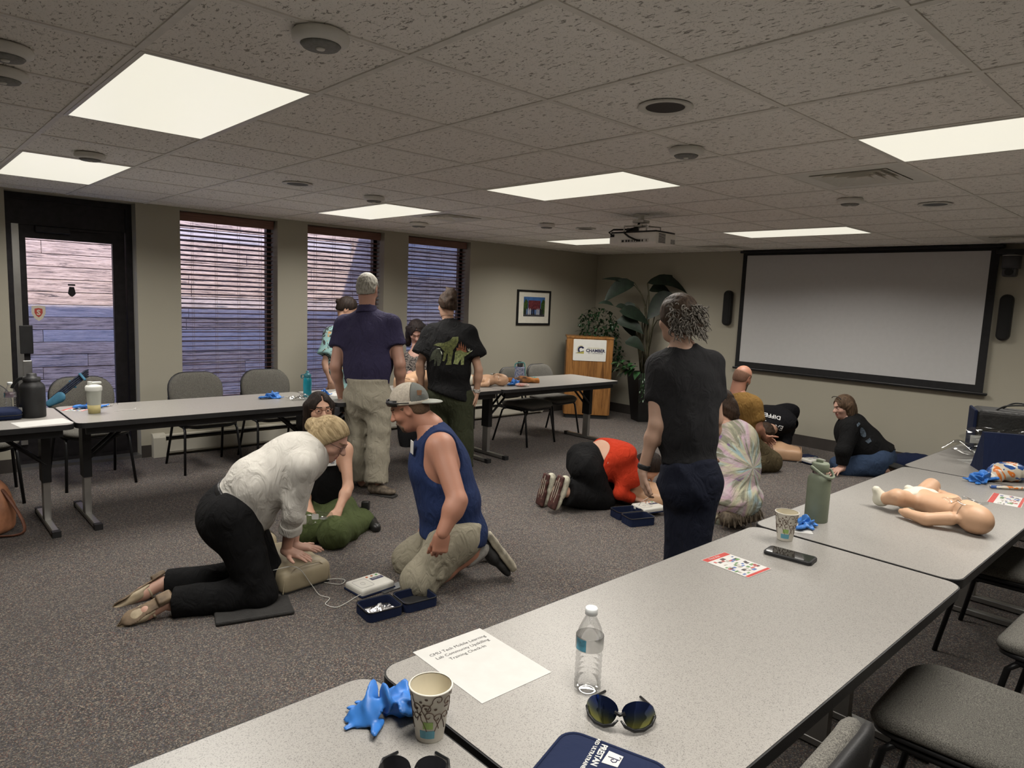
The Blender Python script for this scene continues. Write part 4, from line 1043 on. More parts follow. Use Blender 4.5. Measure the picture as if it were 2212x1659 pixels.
def sk(c, tag, brow=(.05, .03, .02)): return [skin('skin_'+tag, c), LIP if tag != 'x' else LIP, LIP, mat('brow_'+tag, brow, .8, var=.2)]
BLKSHOE = mat('shoe_black', (.012, .012, .013), .5, var=.3); RUB = 'dark_rubber'
def relax_hand(side, f, n, curl=.35, **k): return dict(fwd_=f, palm_n=n, side=side, curl=curl, **k)
rt, fw_, upv = A3(RT), A3(FW), A3(UP); Z = np.array((0, 0, 1.)); fwh = unit((FW.x, FW.y, 0)); rth = unit((RT.x, RT.y, 0))

# ---- 1 man in the navy polo, back to the camera
d = 5.75; J = dict(neck=P(793, 668, d), waist=P(795, 790, d-.01), hipL=P(768, 862, d+.03), hipR=P(822, 862, d-.03), shL=P(741, 702, d+.05), shR=P(848, 700, d-.03), elL=P(724, 792, d-.02), elR=P(864, 786, d-.06), wrL=P(738, 858, d+.12), wrR=P(865, 852, d+.08),
    kneeL=P(774, 958, d+.06), kneeR=P(817, 958, d-.04), ankL=P(784, 1040, 5.86), ankR=P(812, 1050, 5.66), chest=P(794, 735, d))
R = dict(hip=.185, waist=.195, chest=.205, depth=.66, sh=.075, arm=.056, wrist=.034, thigh=.094, knee=.066, calf=.068, ank=.046, sleeve=.56, pant=.030, hemw=.024, nwide=.006, neckline=-.035, rise=.17, flare=.018)
POLO = cloth('polo_navy', (.030, .026, .060), wr=.45); KHAKI = cloth('khaki_trousers', (.30, .275, .215), wr=.5)
pm, H, I = figure('person', 'tall grey-haired man in navy polo and khaki trousers, back turned', J, R, dict(skin=sk((.40, .22, .16), 'polo'), top=POLO, pants=KHAKI), 3,
    hd=dict(c=P(794, 626, d+.01), face=fwh*.85-Z*.42+rth*.12, up=Z+fwh*.45, s=1.06, eyes=False), amp=.007, hem=(P(795, 829, d), -upv+fw_*0), neck_r=.062,
    hands=dict(L=relax_hand(1, -Z+.2*fwh, rth, .45), R=relax_hand(-1, -Z+.1*fwh, -rth, .45)))
b = Blob(.006, .02); hair_cap(b, H, .006, .062, ears=True); b.half(H['X'](-.09, 0, -.088), -H['u']*.9+H['f']*.55, .008); soft('hair', b.mesh(folds(.003, 60, 2)), hairm('hair_silver', (.16, .15, .13), (.42, .40, .34), (1, 1, .4)), pm)
b = Blob(.008, .015); g = I['g']; nk = unit(A3(H['c'])-g['neck'])
b.cone(g['neck']-nk*.035, g['neck']+nk*.035, .098, .074, cut=True, cut0=True); b.cone(g['neck']-nk*.02, g['neck']+nk*.06, .064, .064, op='-'); soft('collar', b.mesh(), POLO, pm)
HIK, HIKS = mat('hiking_tan', (.12, .095, .07), .8, var=.4, vscale=40), mat('hiking_sole', (.03, .028, .026), .8, var=.2)
shoe(pm, P(808, 1052, 5.66), P(852, 1056, 5.60), Z, HIK, HIKS, top=.045); shoe(pm, P(786, 1040, 5.88), P(776, 1046, 6.1), Z, HIK, HIKS, top=.045)

# ---- 2 woman in the black printed T-shirt and olive cargo trousers
d = 6.3; J = dict(neck=P(968, 698, d), waist=P(970, 800, d), hipL=P(945, 860, d+.03), hipR=P(997, 860, d-.03), shL=P(928, 722, d+.06), shR=P(1014, 722, d-.05), elL=P(907, 790, d+.03), elR=P(1034, 800, d-.05), wrL=P(912, 840, d+.12), wrR=P(1029, 850, d),
    kneeL=P(950, 945, d+.05), kneeR=P(995, 945, d-.03), ankL=PF(955, 6.36, .08), ankR=PF(998, 6.28, .08), chest=P(969, 755, d))
R = dict(hip=.19, waist=.175, chest=.185, depth=.68, sh=.066, arm=.046, wrist=.028, thigh=.10, knee=.07, calf=.066, ank=.042, sleeve=.66, flare=.045, pant=.045, hemw=.02, nwide=.01, neckline=-.015, rise=.10)
BT = cloth('tee_black', (.0045, .0045, .005), wr=.5); OLV = cloth('cargo_olive', (.030, .034, .018), wr=.5)
pm, H, I = figure('person', 'woman with hair tied up in black T-shirt with dinosaurs, back turned', J, R, dict(skin=sk((.42, .25, .17), 'dino'), top=BT, pants=OLV), 8,
    hd=dict(c=P(966, 660, d+.02), face=fwh*.75-rth*.45-Z*.30, up=Z+fwh*.25, s=.96, fem=1, eyes=False, neck_r=.046), amp=.008, top_off=.024, neck_r=.046, hem=(P(975, 858, d), -upv-.35*rt),
    hands=dict(R=relax_hand(-1, -Z, -rth, .5, size=.9), L=relax_hand(1, -Z+.3*fwh, rth, .5, size=.9)))
HB = hairm('hair_brown', (.012, .007, .0045), (.052, .030, .018))
b = Blob(.007, .02); hair_cap(b, H, .011, .06); b.half(H['X'](-.07, 0, -.065), -H['u']*.9+H['f']*.4, .01); X = H['X']
b.ell(X(-.085, 0, .10), (.05, .052, .045), k=.03); b.cone(X(-.10, .0, .10), X(-.125, .01, .03), .035, .02); b.cone(X(-.115, -.02, .09), X(-.13, -.03, .0), .022, .012); b.cone(X(-.08, .02, .12), X(-.05, .03, .16), .02, .01)
soft('hair', b.mesh(folds(.005, 45, 4)), HB, pm)
shirt = [o for o in pm.children if o.name.startswith('shirt')][0]
Md = quadM(P(968, 762, d-.3), RT, UP)
def px2(pts, cx, cy, sc): return [((x-cx)*sc, (cy-y)*sc) for x, y in pts]
sc = 6.05/1490/5.53   # print drawn in the enlarged photo's units
C0 = (1715, 895)
prints = [('print_dinosaur', (.085, .095, .028), [[(1510, 790), (1560, 765), (1650, 765), (1720, 735), (1755, 695), (1820, 690), (1822, 740), (1800, 800), (1760, 850), (1740, 900), (1700, 905), (1650, 870), (1600, 815), (1545, 795)], [(1700, 880), (1760, 870), (1745, 940), (1735, 985), (1740, 1030), (1665, 1035), (1690, 985), (1690, 930)], [(1640, 880), (1680, 885), (1665, 960), (1650, 990), (1625, 985), (1640, 930)]]),
          ('print_dinosaur', (.16, .185, .07), [[(1800, 850), (1860, 850), (1930, 885), (1990, 855), (1950, 895), (1890, 935), (1885, 1030), (1850, 1033), (1850, 960), (1825, 1000), (1815, 1030), (1760, 1020), (1775, 960), (1780, 890)]]),
          ('print_dinosaur', (.030, .035, .020), [[(1450, 1000), (1475, 930), (1500, 870), (1540, 840), (1600, 845), (1620, 900), (1610, 1000), (1590, 1045), (1560, 1045), (1555, 960), (1535, 1045), (1520, 1045), (1525, 960), (1490, 975)]]),
          ('print_spikes', (.20, .075, .035), [[(1795, 825), (1860, 832), (1930, 872), (1900, 880), (1850, 855), (1800, 860)], [(1820, 825), (1830, 770), (1845, 825)], [(1845, 825), (1855, 748), (1870, 830)], [(1870, 835), (1882, 775), (1895, 845)], [(1895, 850), (1908, 790), (1915, 860)]]),
          ('print_highlight', (.42, .44, .36), [[(1930, 830), (1945, 845), (1950, 870), (1938, 865)], [(1955, 830), (1962, 850), (1962, 872), (1952, 862)], [(1998, 850), (1975, 868), (1965, 880), (1985, 868)], [(1600, 855), (1622, 880), (1625, 910), (1614, 900)], [(1545, 835), (1580, 828), (1605, 838), (1580, 838)]])]
for k, (nm, c, pl_) in enumerate(prints): decal(nm, [px2(q, *C0, sc) for q in pl_], mat(nm+str(k), c, .8, var=.45, vscale=60), pm, shirt, Md, FW, .002+.0006*k)
b = Blob(.007, .01); w_ = A3(J['wrR']); e_ = unit(A3(J['elR'])-w_); b.cone(w_+e_*.01, w_+e_*.045, .036, .037, cut=True, cut0=True); soft('bracelets', b.mesh(), mat('bracelet_mix', (.35, .33, .30), .6, var=.6, vscale=70), pm)
b = B(); nk_ = A3(J['neck']); tube(b, [Vector(nk_+rt*.068*math.cos(t)+fw_*.062*math.sin(t)+Z*(.048-.02*math.sin(t))) for t in [2*pi*i/20 for i in range(20)]], .002, 5, closed=True); add('necklace', b, 'black_metal', pm, world=True)
shoe(pm, PF(956, 6.36, .075), PF(950, 6.56, .075), Z, BLKSHOE, RUB, top=.04); shoe(pm, PF(998, 6.28, .075), PF(1008, 6.46, .075), Z, BLKSHOE, RUB, top=.04)

# ---- 3 woman in the charcoal T-shirt, back to the camera, before the front table
d = 3.6; J = dict(neck=P(1474, 752, d), waist=P(1476, 925, d), hipL=P(1468, 1040, d+.04), hipR=P(1516, 1040, d-.04), shL=P(1424, 790, d+.06), shR=P(1538, 786, d+.03), elL=P(1418, 918, d-.02), elR=P(1545, 905, d+.10), wrL=P(1388, 1018, d+.02), wrR=P(1530, 985, d+.28),
    kneeL=P(1466, 1190, d+.08), kneeR=P(1502, 1192, d-.02), ankL=P(1468, 1310, d+.06), ankR=P(1500, 1318, d-.02), chest=P(1478, 840, d+.01))
R = dict(hip=.150, waist=.148, chest=.168, depth=.72, sh=.064, arm=.048, wrist=.028, thigh=.080, knee=.058, calf=.062, ank=.042, sleeve=.60, flare=.010, pant=.016, hemw=.008, nwide=.014, neckline=-.012, rise=.10, pdepth=.92, chest_h=.2, drape=.122)
TEE = cloth('tee_charcoal', (.014, .014, .0155), wr=.35); NVP = cloth('trousers_navy', (.008, .010, .020), wr=.4)
pm, H, I = figure('person', 'woman with short wavy greying hair in charcoal T-shirt, back turned', J, R, dict(skin=sk((.40, .25, .18), 'char'), top=TEE, pants=NVP), 12, vox=.010,
    hd=dict(c=P(1462, 690, d+.03), face=fwh*.80-rth*.55-Z*.18, up=Z+fwh*.1, s=.99, fem=1, eyes=False, neck_r=.048, h=.005), amp=.005, neck_r=.050, hem=(P(1480, 1000, d), -upv+.06*rt), top_off=.010,
    hands=dict(L=relax_hand(1, -Z+.12*rth, rth, .42, size=.95, thumb=.5), R=relax_hand(-1, fwh-.3*Z, -Z, .4, size=.95)), pants_extra=lambda b, g, q: [b.ell((g['hip'+s_]+q['pel'])/2-q['fr']*.075-Z*.03, (.078, .078, .09), k=.05) for s_ in 'LR'])
X = H['X']; HG = hairm('hair_greying', (.018, .011, .008), (.085, .058, .040), (1, 1, .4), 55); HG2 = hairm('hair_silver_ends', (.055, .048, .042), (.26, .24, .21), (1, 1, 1), 60)
b = Blob(.006, .02); hair_cap(b, H, .014, .0, tilt=.10); b.ell(X(-.075, -.01, -.045), (.055, .07, .05), k=.03); b.half(X(-.05, 0, -.092), -H['u']+.2*H['f'], .015); o = soft('hair', b.mesh(folds(.005, 52, 9, direction=H['l'])), HG, pm)
rg = random.Random(5); b = B()
for k in range(240):   # loose silver curls at the back
    a0 = rg.uniform(-1.45, .75); z0 = rg.uniform(-.085, .06); r0 = .108; p = A3(X(-.02-r0*math.cos(a0)*.95, -.075*math.sin(a0)*1.15-.012, z0)); dr = unit(.38*(-H['f']*math.cos(a0)-H['l']*math.sin(a0))+rth*rg.uniform(-.15, .45)+H['u']*rg.uniform(-.65, .35)); sd = unit(np.cross(dr, H['u'])); pts = []; L = rg.uniform(.030, .062); cu = rg.uniform(.009, .020); ph_ = rg.uniform(0, 6)
    for i in range(8):
        t1 = i/7; pts.append(Vector(p+dr*L*t1+sd*cu*math.sin(ph_+5*t1)*t1+H['u']*cu*math.cos(ph_+5*t1)*t1-Z*.02*t1*t1))
    tube(b, pts, [.0066*(1-.75*i/7) for i in range(8)], 5)
add('hair_curls', b, HG2, pm, world=True, smooth=True, kind='stuff')
w_ = A3(J['wrL']); e_ = unit(A3(J['elL'])-w_); b = Blob(.005, .006); b.cone(w_+e_*.012, w_+e_*.040, .0335, .0345, cut=True, cut0=True); soft('watch_band', b.mesh(), 'black_plastic', pm)
shoe(pm, P(1466, 1312, d+.06), P(1458, 1310, d+.3), Z, BLKSHOE, RUB, top=.03); shoe(pm, P(1500, 1320, d-.02), P(1500, 1315, d+.22), Z, BLKSHOE, RUB, top=.03)

# ---- 4 kneeling man in the blue tank top and cap
J = dict(neck=P(932, 922, 3.98), waist=P(972, 1085, 3.99), hipL=P(985, 1160, 3.87), hipR=P(975, 1145, 4.13), shL=P(952, 966, 3.80), shR=P(938, 952, 4.18), elL=P(988, 1082, 3.66), elR=P(950, 1075, 4.22), wrL=P(955, 1152, 3.60), wrR=P(915, 1150, 4.2),
    kneeL=P(912, 1252, 3.86), kneeR=P(890, 1208, 4.15), ankL=P(1040, 1186, 4.02), ankR=P(1010, 1165, 4.30), chest=P(950, 1010, 3.99))
R = dict(hip=.20, waist=.205, chest=.205, depth=.78, sh=.080, arm=.066, wrist=.036, thigh=.108, knee=.072, calf=.066, ank=.045, pant=.034, nwide=.022, neckline=.045, nfront=.05, rise=.05, pdepth=.86, sleeve=.6)
TANK = cloth('tank_navy', (.014, .026, .080), wr=.4); SHORT = cloth('shorts_khaki', (.29, .265, .20), wr=.5)
pm, H, I = figure('person', 'kneeling man in blue tank top, khaki shorts and backward cap', J, R, dict(skin=sk((.40, .19, .125), 'tank'), top=TANK, pants=SHORT), 21, vox=.010, tank=True, legs='short',
    hd=dict(c=P(884, 884, 3.98), face=-rth*.88-Z*.42+fwh*.05, up=Z-rth*.45, s=1.06, neck_r=.062, h=.005), amp=.006, neck_r=.066, hem=(P(985, 1166, 3.99), -upv-.16*rt), top_off=.016,
    hands=dict(L=relax_hand(-1, -upv-.12*rt, -rt*.3+fw_, .95, size=1.06, thumb=.02), R=relax_hand(1, -upv-.1*rt, -fw_, .8)))
X = H['X']; f_, u_, l_ = H['f'], H['u'], H['l']
fc, uc, lc = head_frame(-rth*.97-Z*.12+fwh*.05, Z-rth*.1); hc = H['c']+f_*.004+u_*.012; XH = X
def X(a, b_, d_): return hc+1.06*(a*fc+b_*lc+d_*uc)
f_, u_, l_ = fc, uc, lc
CAPM = mat('cap_mesh', (.42, .375, .31), .85, var=.12, vscale=80, bump=.5, bscale=500); CAPG = cloth('cap_grey', (.13, .135, .125), wr=.2)
b = Blob(.005, .01); b.ell(X(-.012, 0, .046), (.112, .092, .098), (f_, l_, u_)); b.half(X(0, 0, .026), -u_-f_*.05, .004); b.half(X(-.035, 0, .05), -f_, .003); cap = soft('cap', b.mesh(), CAPM, pm, label='mesh front of the backward cap')
b = Blob(.005, .01); b.ell(X(-.012, 0, .046), (.113, .093, .099), (f_, l_, u_)); b.half(X(0, 0, .026), -u_-f_*.05, .004); b.half(X(-.036, 0, .05), f_, .003); soft('cap_panel', b.mesh(), CAPG, cap)
b = Blob(.005, .006); b.ell(X(-.120, 0, .026), (.080, .072, .011), (f_+u_*.10, l_, u_-f_*.10)); b.half(X(-.088, 0, .03), f_, .003); soft('visor', b.mesh(), mat('cap_visor', (.27, .28, .25), .8, var=.1), cap)
b = Blob(.005, .004); b.ell(X(-.012, 0, .036), (.1135, .0935, .088), (f_, l_, u_)); b.half(X(0, 0, .046), u_, .002); b.half(X(0, 0, .024), -u_, .002); soft('cap_band', b.mesh(), mat('cap_band', (.50, .46, .38), .85, var=.05), cap)
b = B(); box(b, -.018, .018, -.014, .014, 0, .003, quadM(Vector(X(-.085, .068, .085)), Vector(-f_*.6+l_*.4), Vector(u_-f_*.5))); add('cap_patch', b, mat('leather_patch', (.16, .08, .04), .6, var=.2), cap, world=True)
XC = X; X = XH; f_, u_, l_ = H['f'], H['u'], H['l']
b = Blob(.006, .01); hair_cap(b, H, .003, .06, k=.02); b.half(X(0, 0, .03), u_, .004); b.half(X(-.06, 0, -.045), -u_+f_*.5, .01); soft('hair', b.mesh(), hairm('hair_cropped', (.06, .035, .02), (.16, .10, .06), (1, 1, 1), 200), pm)
b = Blob(.005, .01); b.ell(X(.052, 0, -.088), (.036, .046, .032), (f_, l_, u_)); b.cone(X(.088, -.022, -.047), X(.088, .022, -.047), .008, .008); b.cone(X(.06, -.04, -.075), X(.085, -.02, -.05), .012, .009); b.cone(X(.06, .04, -.075), X(.085, .02, -.05), .012, .009); soft('beard', b.mesh(folds(.002, 120, 3)), hairm('beard_stubble', (.07, .042, .03), (.20, .13, .09), (1, 1, 1), 250), pm)
sgm = mat('sunglass_frame', (.012, .012, .013), .3, var=.1); b = B()
for z0, z1, r_ in ((.020, .054, .012),):
    ra = [[b.verts.new(Vector(XC((.098+o_)*math.cos(t)+.002, (.088+o_*.7)*math.sin(t), z))) for t in [(-1.25+2.5*i/14) for i in range(15)]] for o_, z in ((.006, z0+.004), (.010, z0), (.016, (z0+z1)/2), (.010, z1), (.004, z1-.002))]
    for A_, C_ in zip(ra, ra[1:]):
        for k in range(14): b.faces.new((A_[k], A_[k+1], C_[k+1], C_[k]))
for e in (-1, 1): tube(b, [Vector(XC(.095, e*.078, .044)), Vector(XC(.06, e*.094, .040)), Vector(XC(-.03, e*.098, .038))], .0035, 6)
add('sunglasses', b, sgm, pm, world=True, smooth=True)
eyes_of(H, pm, mat('iris_brown', (.05, .03, .02), .3, var=.1))
# dark piping of the tank top, name tag, socks, shoes, cargo pocket
g = I['g']; sh_ = [o for o in pm.children if o.name.startswith('shirt')][0]
b = B(); rbox(b, (0, 0, 0), (.005, .055, .075), .002, 1, Matrix.Translation(P(890, 966, 3.86)) @ Matrix.Rotation(-.35, 4, 'Z')); add('name_tag', b, 'paper', pm, world=True)
b = Blob(.008, .02); b.cone(P(1012, 1205, 4.0), P(1042, 1184, 4.02), .056, .052); soft('sock', b.mesh(folds(.003, 40, 1)), mat('sock_grey', (.30, .29, .27), .95, var=.15, vscale=60), pm)
BOOT = mat('trail_shoe', (.018, .018, .018), .6, var=.5, vscale=30); BSOLE = mat('trail_sole', (.33, .30, .23), .7, var=.35, vscale=16)
shoe(pm, P(1042, 1182, 4.02), P(1090, 1246, 4.06), P(1040, 1240, 4.02)-P(1075, 1190, 4.02), BOOT, BSOLE, size=1.1, sole=.04, top=.0, name='trail_shoe'); shoe(pm, P(1018, 1165, 4.30), P(1060, 1212, 4.36), P(1010, 1205, 4.3)-P(1045, 1165, 4.3), BOOT, BSOLE, sole=.04, top=.0, name='trail_shoe')
b = Blob(.009, .012); b.box(P(938, 1236, 3.775), (.062, .012, .05), (unit(rt), unit(fw_), upv), r=.016); soft('cargo_pocket', b.mesh(folds(.006, 22, 6)), SHORT, pm)
# ---- 5 blonde woman kneeling over the manikin
J = dict(neck=P(680, 962, 3.74), waist=P(545, 1050, 3.62), hipR=P(500, 1115, 3.52), hipL=P(510, 1105, 3.78), shR=P(652, 1008, 3.58), shL=P(668, 990, 3.90), elR=P(632, 1112, 3.62), elL=P(640, 1095, 3.88), wrR=P(618, 1190, 3.74), wrL=P(634, 1180, 3.86),
    kneeR=P(560, 1282, 3.58), kneeL=P(578, 1240, 3.80), ankR=P(368, 1302, 3.44), ankL=P(352, 1262, 3.66), chest=P(625, 1002, 3.72))
R = dict(hip=.178, waist=.150, chest=.158, depth=.84, sh=.052, arm=.046, wrist=.027, thigh=.112, knee=.074, calf=.062, ank=.040, pant=.016, hemw=.022, nwide=.012, neckline=-.03, nfront=.0, rise=.05, pdepth=.95, cuff=.30, drape=.165, inseam=.97)
SHIRT = cloth('blouse_white', (.50, .48, .44), var=.05, wr=.5, wscale=9); BLP = cloth('trousers_black', (.004, .004, .0045), wr=.35)
up_t = unit(A3(J['neck'])-A3(J['waist']))
pm, H, I = figure('person', 'blonde woman in white blouse kneeling over the manikin, pressing its chest', J, R, dict(skin=sk((.48, .28, .21), 'blonde', (.20, .13, .07)), top=SHIRT, pants=BLP), 31, vox=.0095, sleeves='long',
    hd=dict(c=P(711, 951, 3.76), face=rth*.86-Z*.52-fwh*.05, up=Z+rth*.55, s=.98, fem=1, neck_r=.046, h=.005), amp=.007, fold_dir=up_t, neck_r=.047, hem=(P(500, 1076, 3.62), -unit(A3(P(600, 1000, 3.62))-A3(P(500, 1090, 3.62)))+0*Z), top_off=.018, pant_amp=.005,
    hands=dict(R=relax_hand(-1, rth*.9-Z*.12-fwh*.25, -Z, .10, size=.95, spread=.10, thumb=.5), L=relax_hand(1, rth*.95-Z*.10+fwh*.15, -Z, .10, size=.95)))
X = H['X']; f_, u_, l_ = H['f'], H['u'], H['l']
HBL = hairm('hair_blonde', (.13, .088, .040), (.40, .31, .18), scale=75, dirv=H['f']-.35*H['u'])
b = Blob(.005, .015); hair_cap(b, H, .013, .060); b.half(X(-.05, 0, -.055), -u_+f_*.5, .01); b.ell(X(-.125, .0, .028), (.040, .040, .036), k=.012); b.cone(X(-.10, 0, .035), X(-.135, 0, .0), .03, .022); soft('hair', b.mesh(folds(.0012, 90, 4, direction=u_)), HBL, pm)
b = B(); tube(b, [Vector(X(-.098, .036*math.cos(t), .030+.034*math.sin(t))) for t in [2*pi*i/16 for i in range(16)]], .006, 6, closed=True); add('hair_tie', b, mat('tie_cream', (.55, .50, .38), .7, var=.1), pm, world=True, smooth=True)
glasses(H, pm, mat('spectacle_dark', (.04, .02, .018), .3, var=.1))
b = B(); bmesh.ops.create_uvsphere(b, u_segments=8, v_segments=6, radius=.005, matrix=Matrix.Translation(Vector(X(-.004, -.080, -.028)))); add('earring', b, 'chrome', pm, world=True)
g = I['g']; nk = unit(A3(H['c'])-g['neck'])
b = Blob(.007, .012); b.cone(g['neck']-nk*.03, g['neck']+nk*.03, .074, .060, cut=True, cut0=True); b.cone(g['neck']-nk*.06, g['neck']+nk*.05, .052, .052, op='-'); soft('collar', b.mesh(), SHIRT, pm)
for s_ in 'RL':   # rolled cuffs
    q = g['el'+s_]+(g['wr'+s_]-g['el'+s_])*.22; q2 = g['el'+s_]+(g['wr'+s_]-g['el'+s_])*.44; b = Blob(.007, .012); b.cone(q, q2, .058, .062, cut=True, cut0=True); soft('rolled_cuff', b.mesh(folds(.007, 26, 7)), SHIRT, pm)
wa = I['wai']*.55+I['pel']*.45; uh = unit(I['wai']-I['pel'])
b = Blob(.008, .01); b.cone(wa-uh*.012, wa+uh*.026, R['hip']*.93, R['waist']*1.08, flat=(I['frh'], .95), cut=True, cut0=True); soft('belt', b.mesh(), mat('belt_black', (.015, .015, .016), .4, var=.2), pm)
FLAT, FLATS = mat('flat_beige', (.38, .31, .21), .55, var=.15, vscale=30), mat('flat_sole_brown', (.15, .105, .065), .6, var=.35, vscale=18)
for an, to, lab in ((P(362, 1300, 3.43), P(251, 1356, 3.31), 'R'), (P(352, 1258, 3.66), P(237, 1322, 3.50), 'L')):
    a, t1 = A3(an), A3(to); ff = unit(t1-a); uu = unit(np.array((0, 0, -1.))*.9-fwh*.45 if lab == 'L' else -Z*.75+fwh*.65); uu = unit(uu-ff*(uu@ff)); ll = np.cross(uu, ff)
    b = Blob(.006, .015); b.cone(a-ff*.01, a+ff*.10, .034, .036); b.cone(a+ff*.10, t1-ff*.09, .036, .024); soft('foot', b.mesh(), MATS['skin_blonde'], pm)
    b = Blob(.005, .012); b.cone(a+ff*.12, t1-ff*.035, .042, .022, flat=(uu, .72)); b.cone(t1-ff*.05, t1, .023, .008, flat=(uu, .6)); b.cone(a+ff*.02-uu*.022, a+ff*.14-uu*.018, .036, .040, flat=(uu, .4)); b.cone(a+ff*.02, a+ff*.15+uu*.06, .050, .03, k=.01, op='-'); sh_ = soft('flat_shoe', b.mesh(), FLAT, pm)
    b = Blob(.005, .006); b.cone(a+ff*.0-uu*.040, t1-ff*.07-uu*.024, .034, .036, flat=(uu, .14)); b.cone(t1-ff*.08-uu*.022, t1-ff*.005-uu*.012, .034, .008, flat=(uu, .14)); b.box(a+ff*.005-uu*.048, (.035, .030, .012), (ff, ll, uu), r=.008); soft('sole', b.mesh(), FLATS, sh_)
    b = B(); tube(b, [Vector(a+ff*.075+ll*s1*.037+uu*z1) for s1, z1 in ((-1, -.01), (-.8, .025), (0, .042), (.8, .025), (1, -.01))], .006, 6); add('strap', b, FLAT, sh_, world=True, smooth=True)
b = B(); rbox(b, (0, 0, .012), (.37, .215, .022), .009, 2); mt_ = thing('kneeling_pad', 'black foam kneeling pad under the blonde woman', 'pad', tuple(PZ(548, 1322, 0)), math.radians(-16)); add('pad', b, mat('foam_black', (.022, .021, .020), .8, var=.2, bump=.5, bscale=120), mt_)

# ---- 6 woman with glasses kneeling in olive trousers
J = dict(neck=P(700, 948, 4.80), waist=P(704, 1042, 4.86), hipL=P(738, 1098, 4.86), hipR=P(678, 1096, 4.98), shL=P(746, 972, 4.74), shR=P(664, 978, 4.92), elL=P(752, 1052, 4.66), elR=P(655, 1060, 4.78), wrL=P(728, 1108, 4.50), wrR=P(672, 1112, 4.58),
    kneeL=P(722, 1152, 4.45), kneeR=P(660, 1146, 4.52), ankL=P(790, 1122, 4.98), ankR=P(640, 1118, 5.1), chest=P(702, 1000, 4.82))
R = dict(hip=.165, waist=.145, chest=.155, depth=.74, sh=.056, arm=.043, wrist=.026, thigh=.098, knee=.072, calf=.062, ank=.042, pant=.032, hemw=.02, nwide=.022, neckline=.02, nfront=.03, rise=.05, pdepth=.9, inseam=.9)
OLV2 = cloth('trousers_olive', (.062, .080, .030), wr=.5); SKO = (.46, .26, .175)
pm, H, I = figure('person', 'kneeling woman with glasses and long dark hair in olive trousers', J, R, dict(skin=sk(SKO, 'olive'), top=cloth('tank_black', (.004, .004, .0045), wr=.3), pants=OLV2), 41, vox=.0105, tank=True,
    hd=dict(c=P(691, 887, 4.76), face=-fwh*.80+rth*.50+Z*.02, up=Z, s=1.0, fem=1, neck_r=.046, h=.005), amp=.005, neck_r=.047, hem=(P(704, 1086, 4.8), -Z), top_off=.010,
    hands=dict(L=relax_hand(1, -rth*.45-Z*.55-fwh*.55, -Z*.6+fwh*.5, .12, size=.95, spread=.22, thumb=.9), R=relax_hand(-1, rth*.2-Z*.5-fwh*.8, -Z, .3, size=.95)))
X = H['X']; f_, u_, l_ = H['f'], H['u'], H['l']; HD = hairm('hair_darkbrown', (.006, .004, .0035), (.028, .018, .013), (1, 1, .1))
b = Blob(.006, .02)
b.cone(X(-.02, -.072, .03), X(-.035, -.080, -.16), .040, .028, k=.03); b.cone(X(-.02, .072, .03), X(-.05, .078, -.14), .040, .026, k=.03); b.ell(X(-.075, 0, -.08), (.05, .085, .12), (f_, l_, u_), k=.03); hair_cap(b, H, .010, oval=.058); soft('hair', b.mesh(folds(.003, 60, 5, direction=l_)), HD, pm)
glasses(H, pm, mat('spectacle_copper', (.16, .06, .035), .3, .4, var=.1)); eyes_of(H, pm, 'iris_brown')
b = B(); prism(b, rrect(-.042, .042, -.027, .027, .003, 2), 0, .0015, quadM(P(712, 998, 4.645), RT*.98+UP*.08+FW*.15, UP)); tg = add('name_badge', b, 'paper', pm, world=True, label='white name badge with a round C emblem')
Mb_ = quadM(P(712, 998, 4.643), RT*.98+UP*.08+FW*.15, UP)
b = B(); prism(b, arc(-.022, 0, .0145, .0165, 0, 350, 20), .002, .0025, Mb_); prism(b, arc(-.022, 0, .004, .009, 40, 320, 12), .002, .0025, Mb_); add('badge_emblem', b, navy_ink, tg, world=True)
for k, (w_, y_) in enumerate(((.032, .012), (.036, .005), (.03, -.004), (.024, -.010))):
    b = B(); box(b, .018-w_/2, .018+w_/2, y_-.0013, y_+.0013, .002, .0024, Mb_); add('badge_line', b, navy_ink, tg, world=True)
b = B(); bmesh.ops.create_uvsphere(b, u_segments=8, v_segments=6, radius=.005, matrix=Matrix.Translation(Vector(X(-.002, -.080, -.03)))); add('earring', b, 'chrome', pm, world=True)
HB_ = mat('boot_black', (.012, .012, .012), .35, var=.2)
b = Blob(.007, .02); b.cone(P(782, 1108, 4.98), P(800, 1128, 4.92), .045, .045); b.cone(P(800, 1128, 4.92), P(812, 1140, 4.78), .044, .036); b.box(P(790, 1092, 4.94), (.028, .028, .032), (rt, fw_, upv), r=.006); soft('boot', b.mesh(), HB_, pm)
# clear plastic film she holds
fm = thing('plastic_wrapper', 'crumpled clear plastic wrapper on the kneeling woman\'s lap', 'wrapper', tuple(P(680, 1128, 4.42)))
def crumple(c, ax, ay, n, su, sv, amp, seed):
    rg_ = np.random.RandomState(seed); ph = rg_.uniform(0, 6, (6, 3)); fr = rg_.uniform(2, 6, (6, 2)); c, ax, ay, n = A3(c), unit(ax), unit(ay), unit(n)
    def f(i, j):
        x, y = i-.5, j-.5; w = sum(math.sin(fr[k][0]*x*2.2+ph[k][0])*math.sin(fr[k][1]*y*2.2+ph[k][1]) for k in range(6))/6
        e = 1+.12*math.sin(9*math.atan2(y, x)+ph[0][2]); return tuple(c+ax*x*su*e+ay*y*sv*e+n*(amp*w*2.2))
    return f
add('film', grid_surf(crumple(P(682, 1122, 4.43), RT, UP*.6-FW*.8, UP+FW*.2, .24, .20, .03, 3), 26, 22), 'frosted_film', fm, world=True)
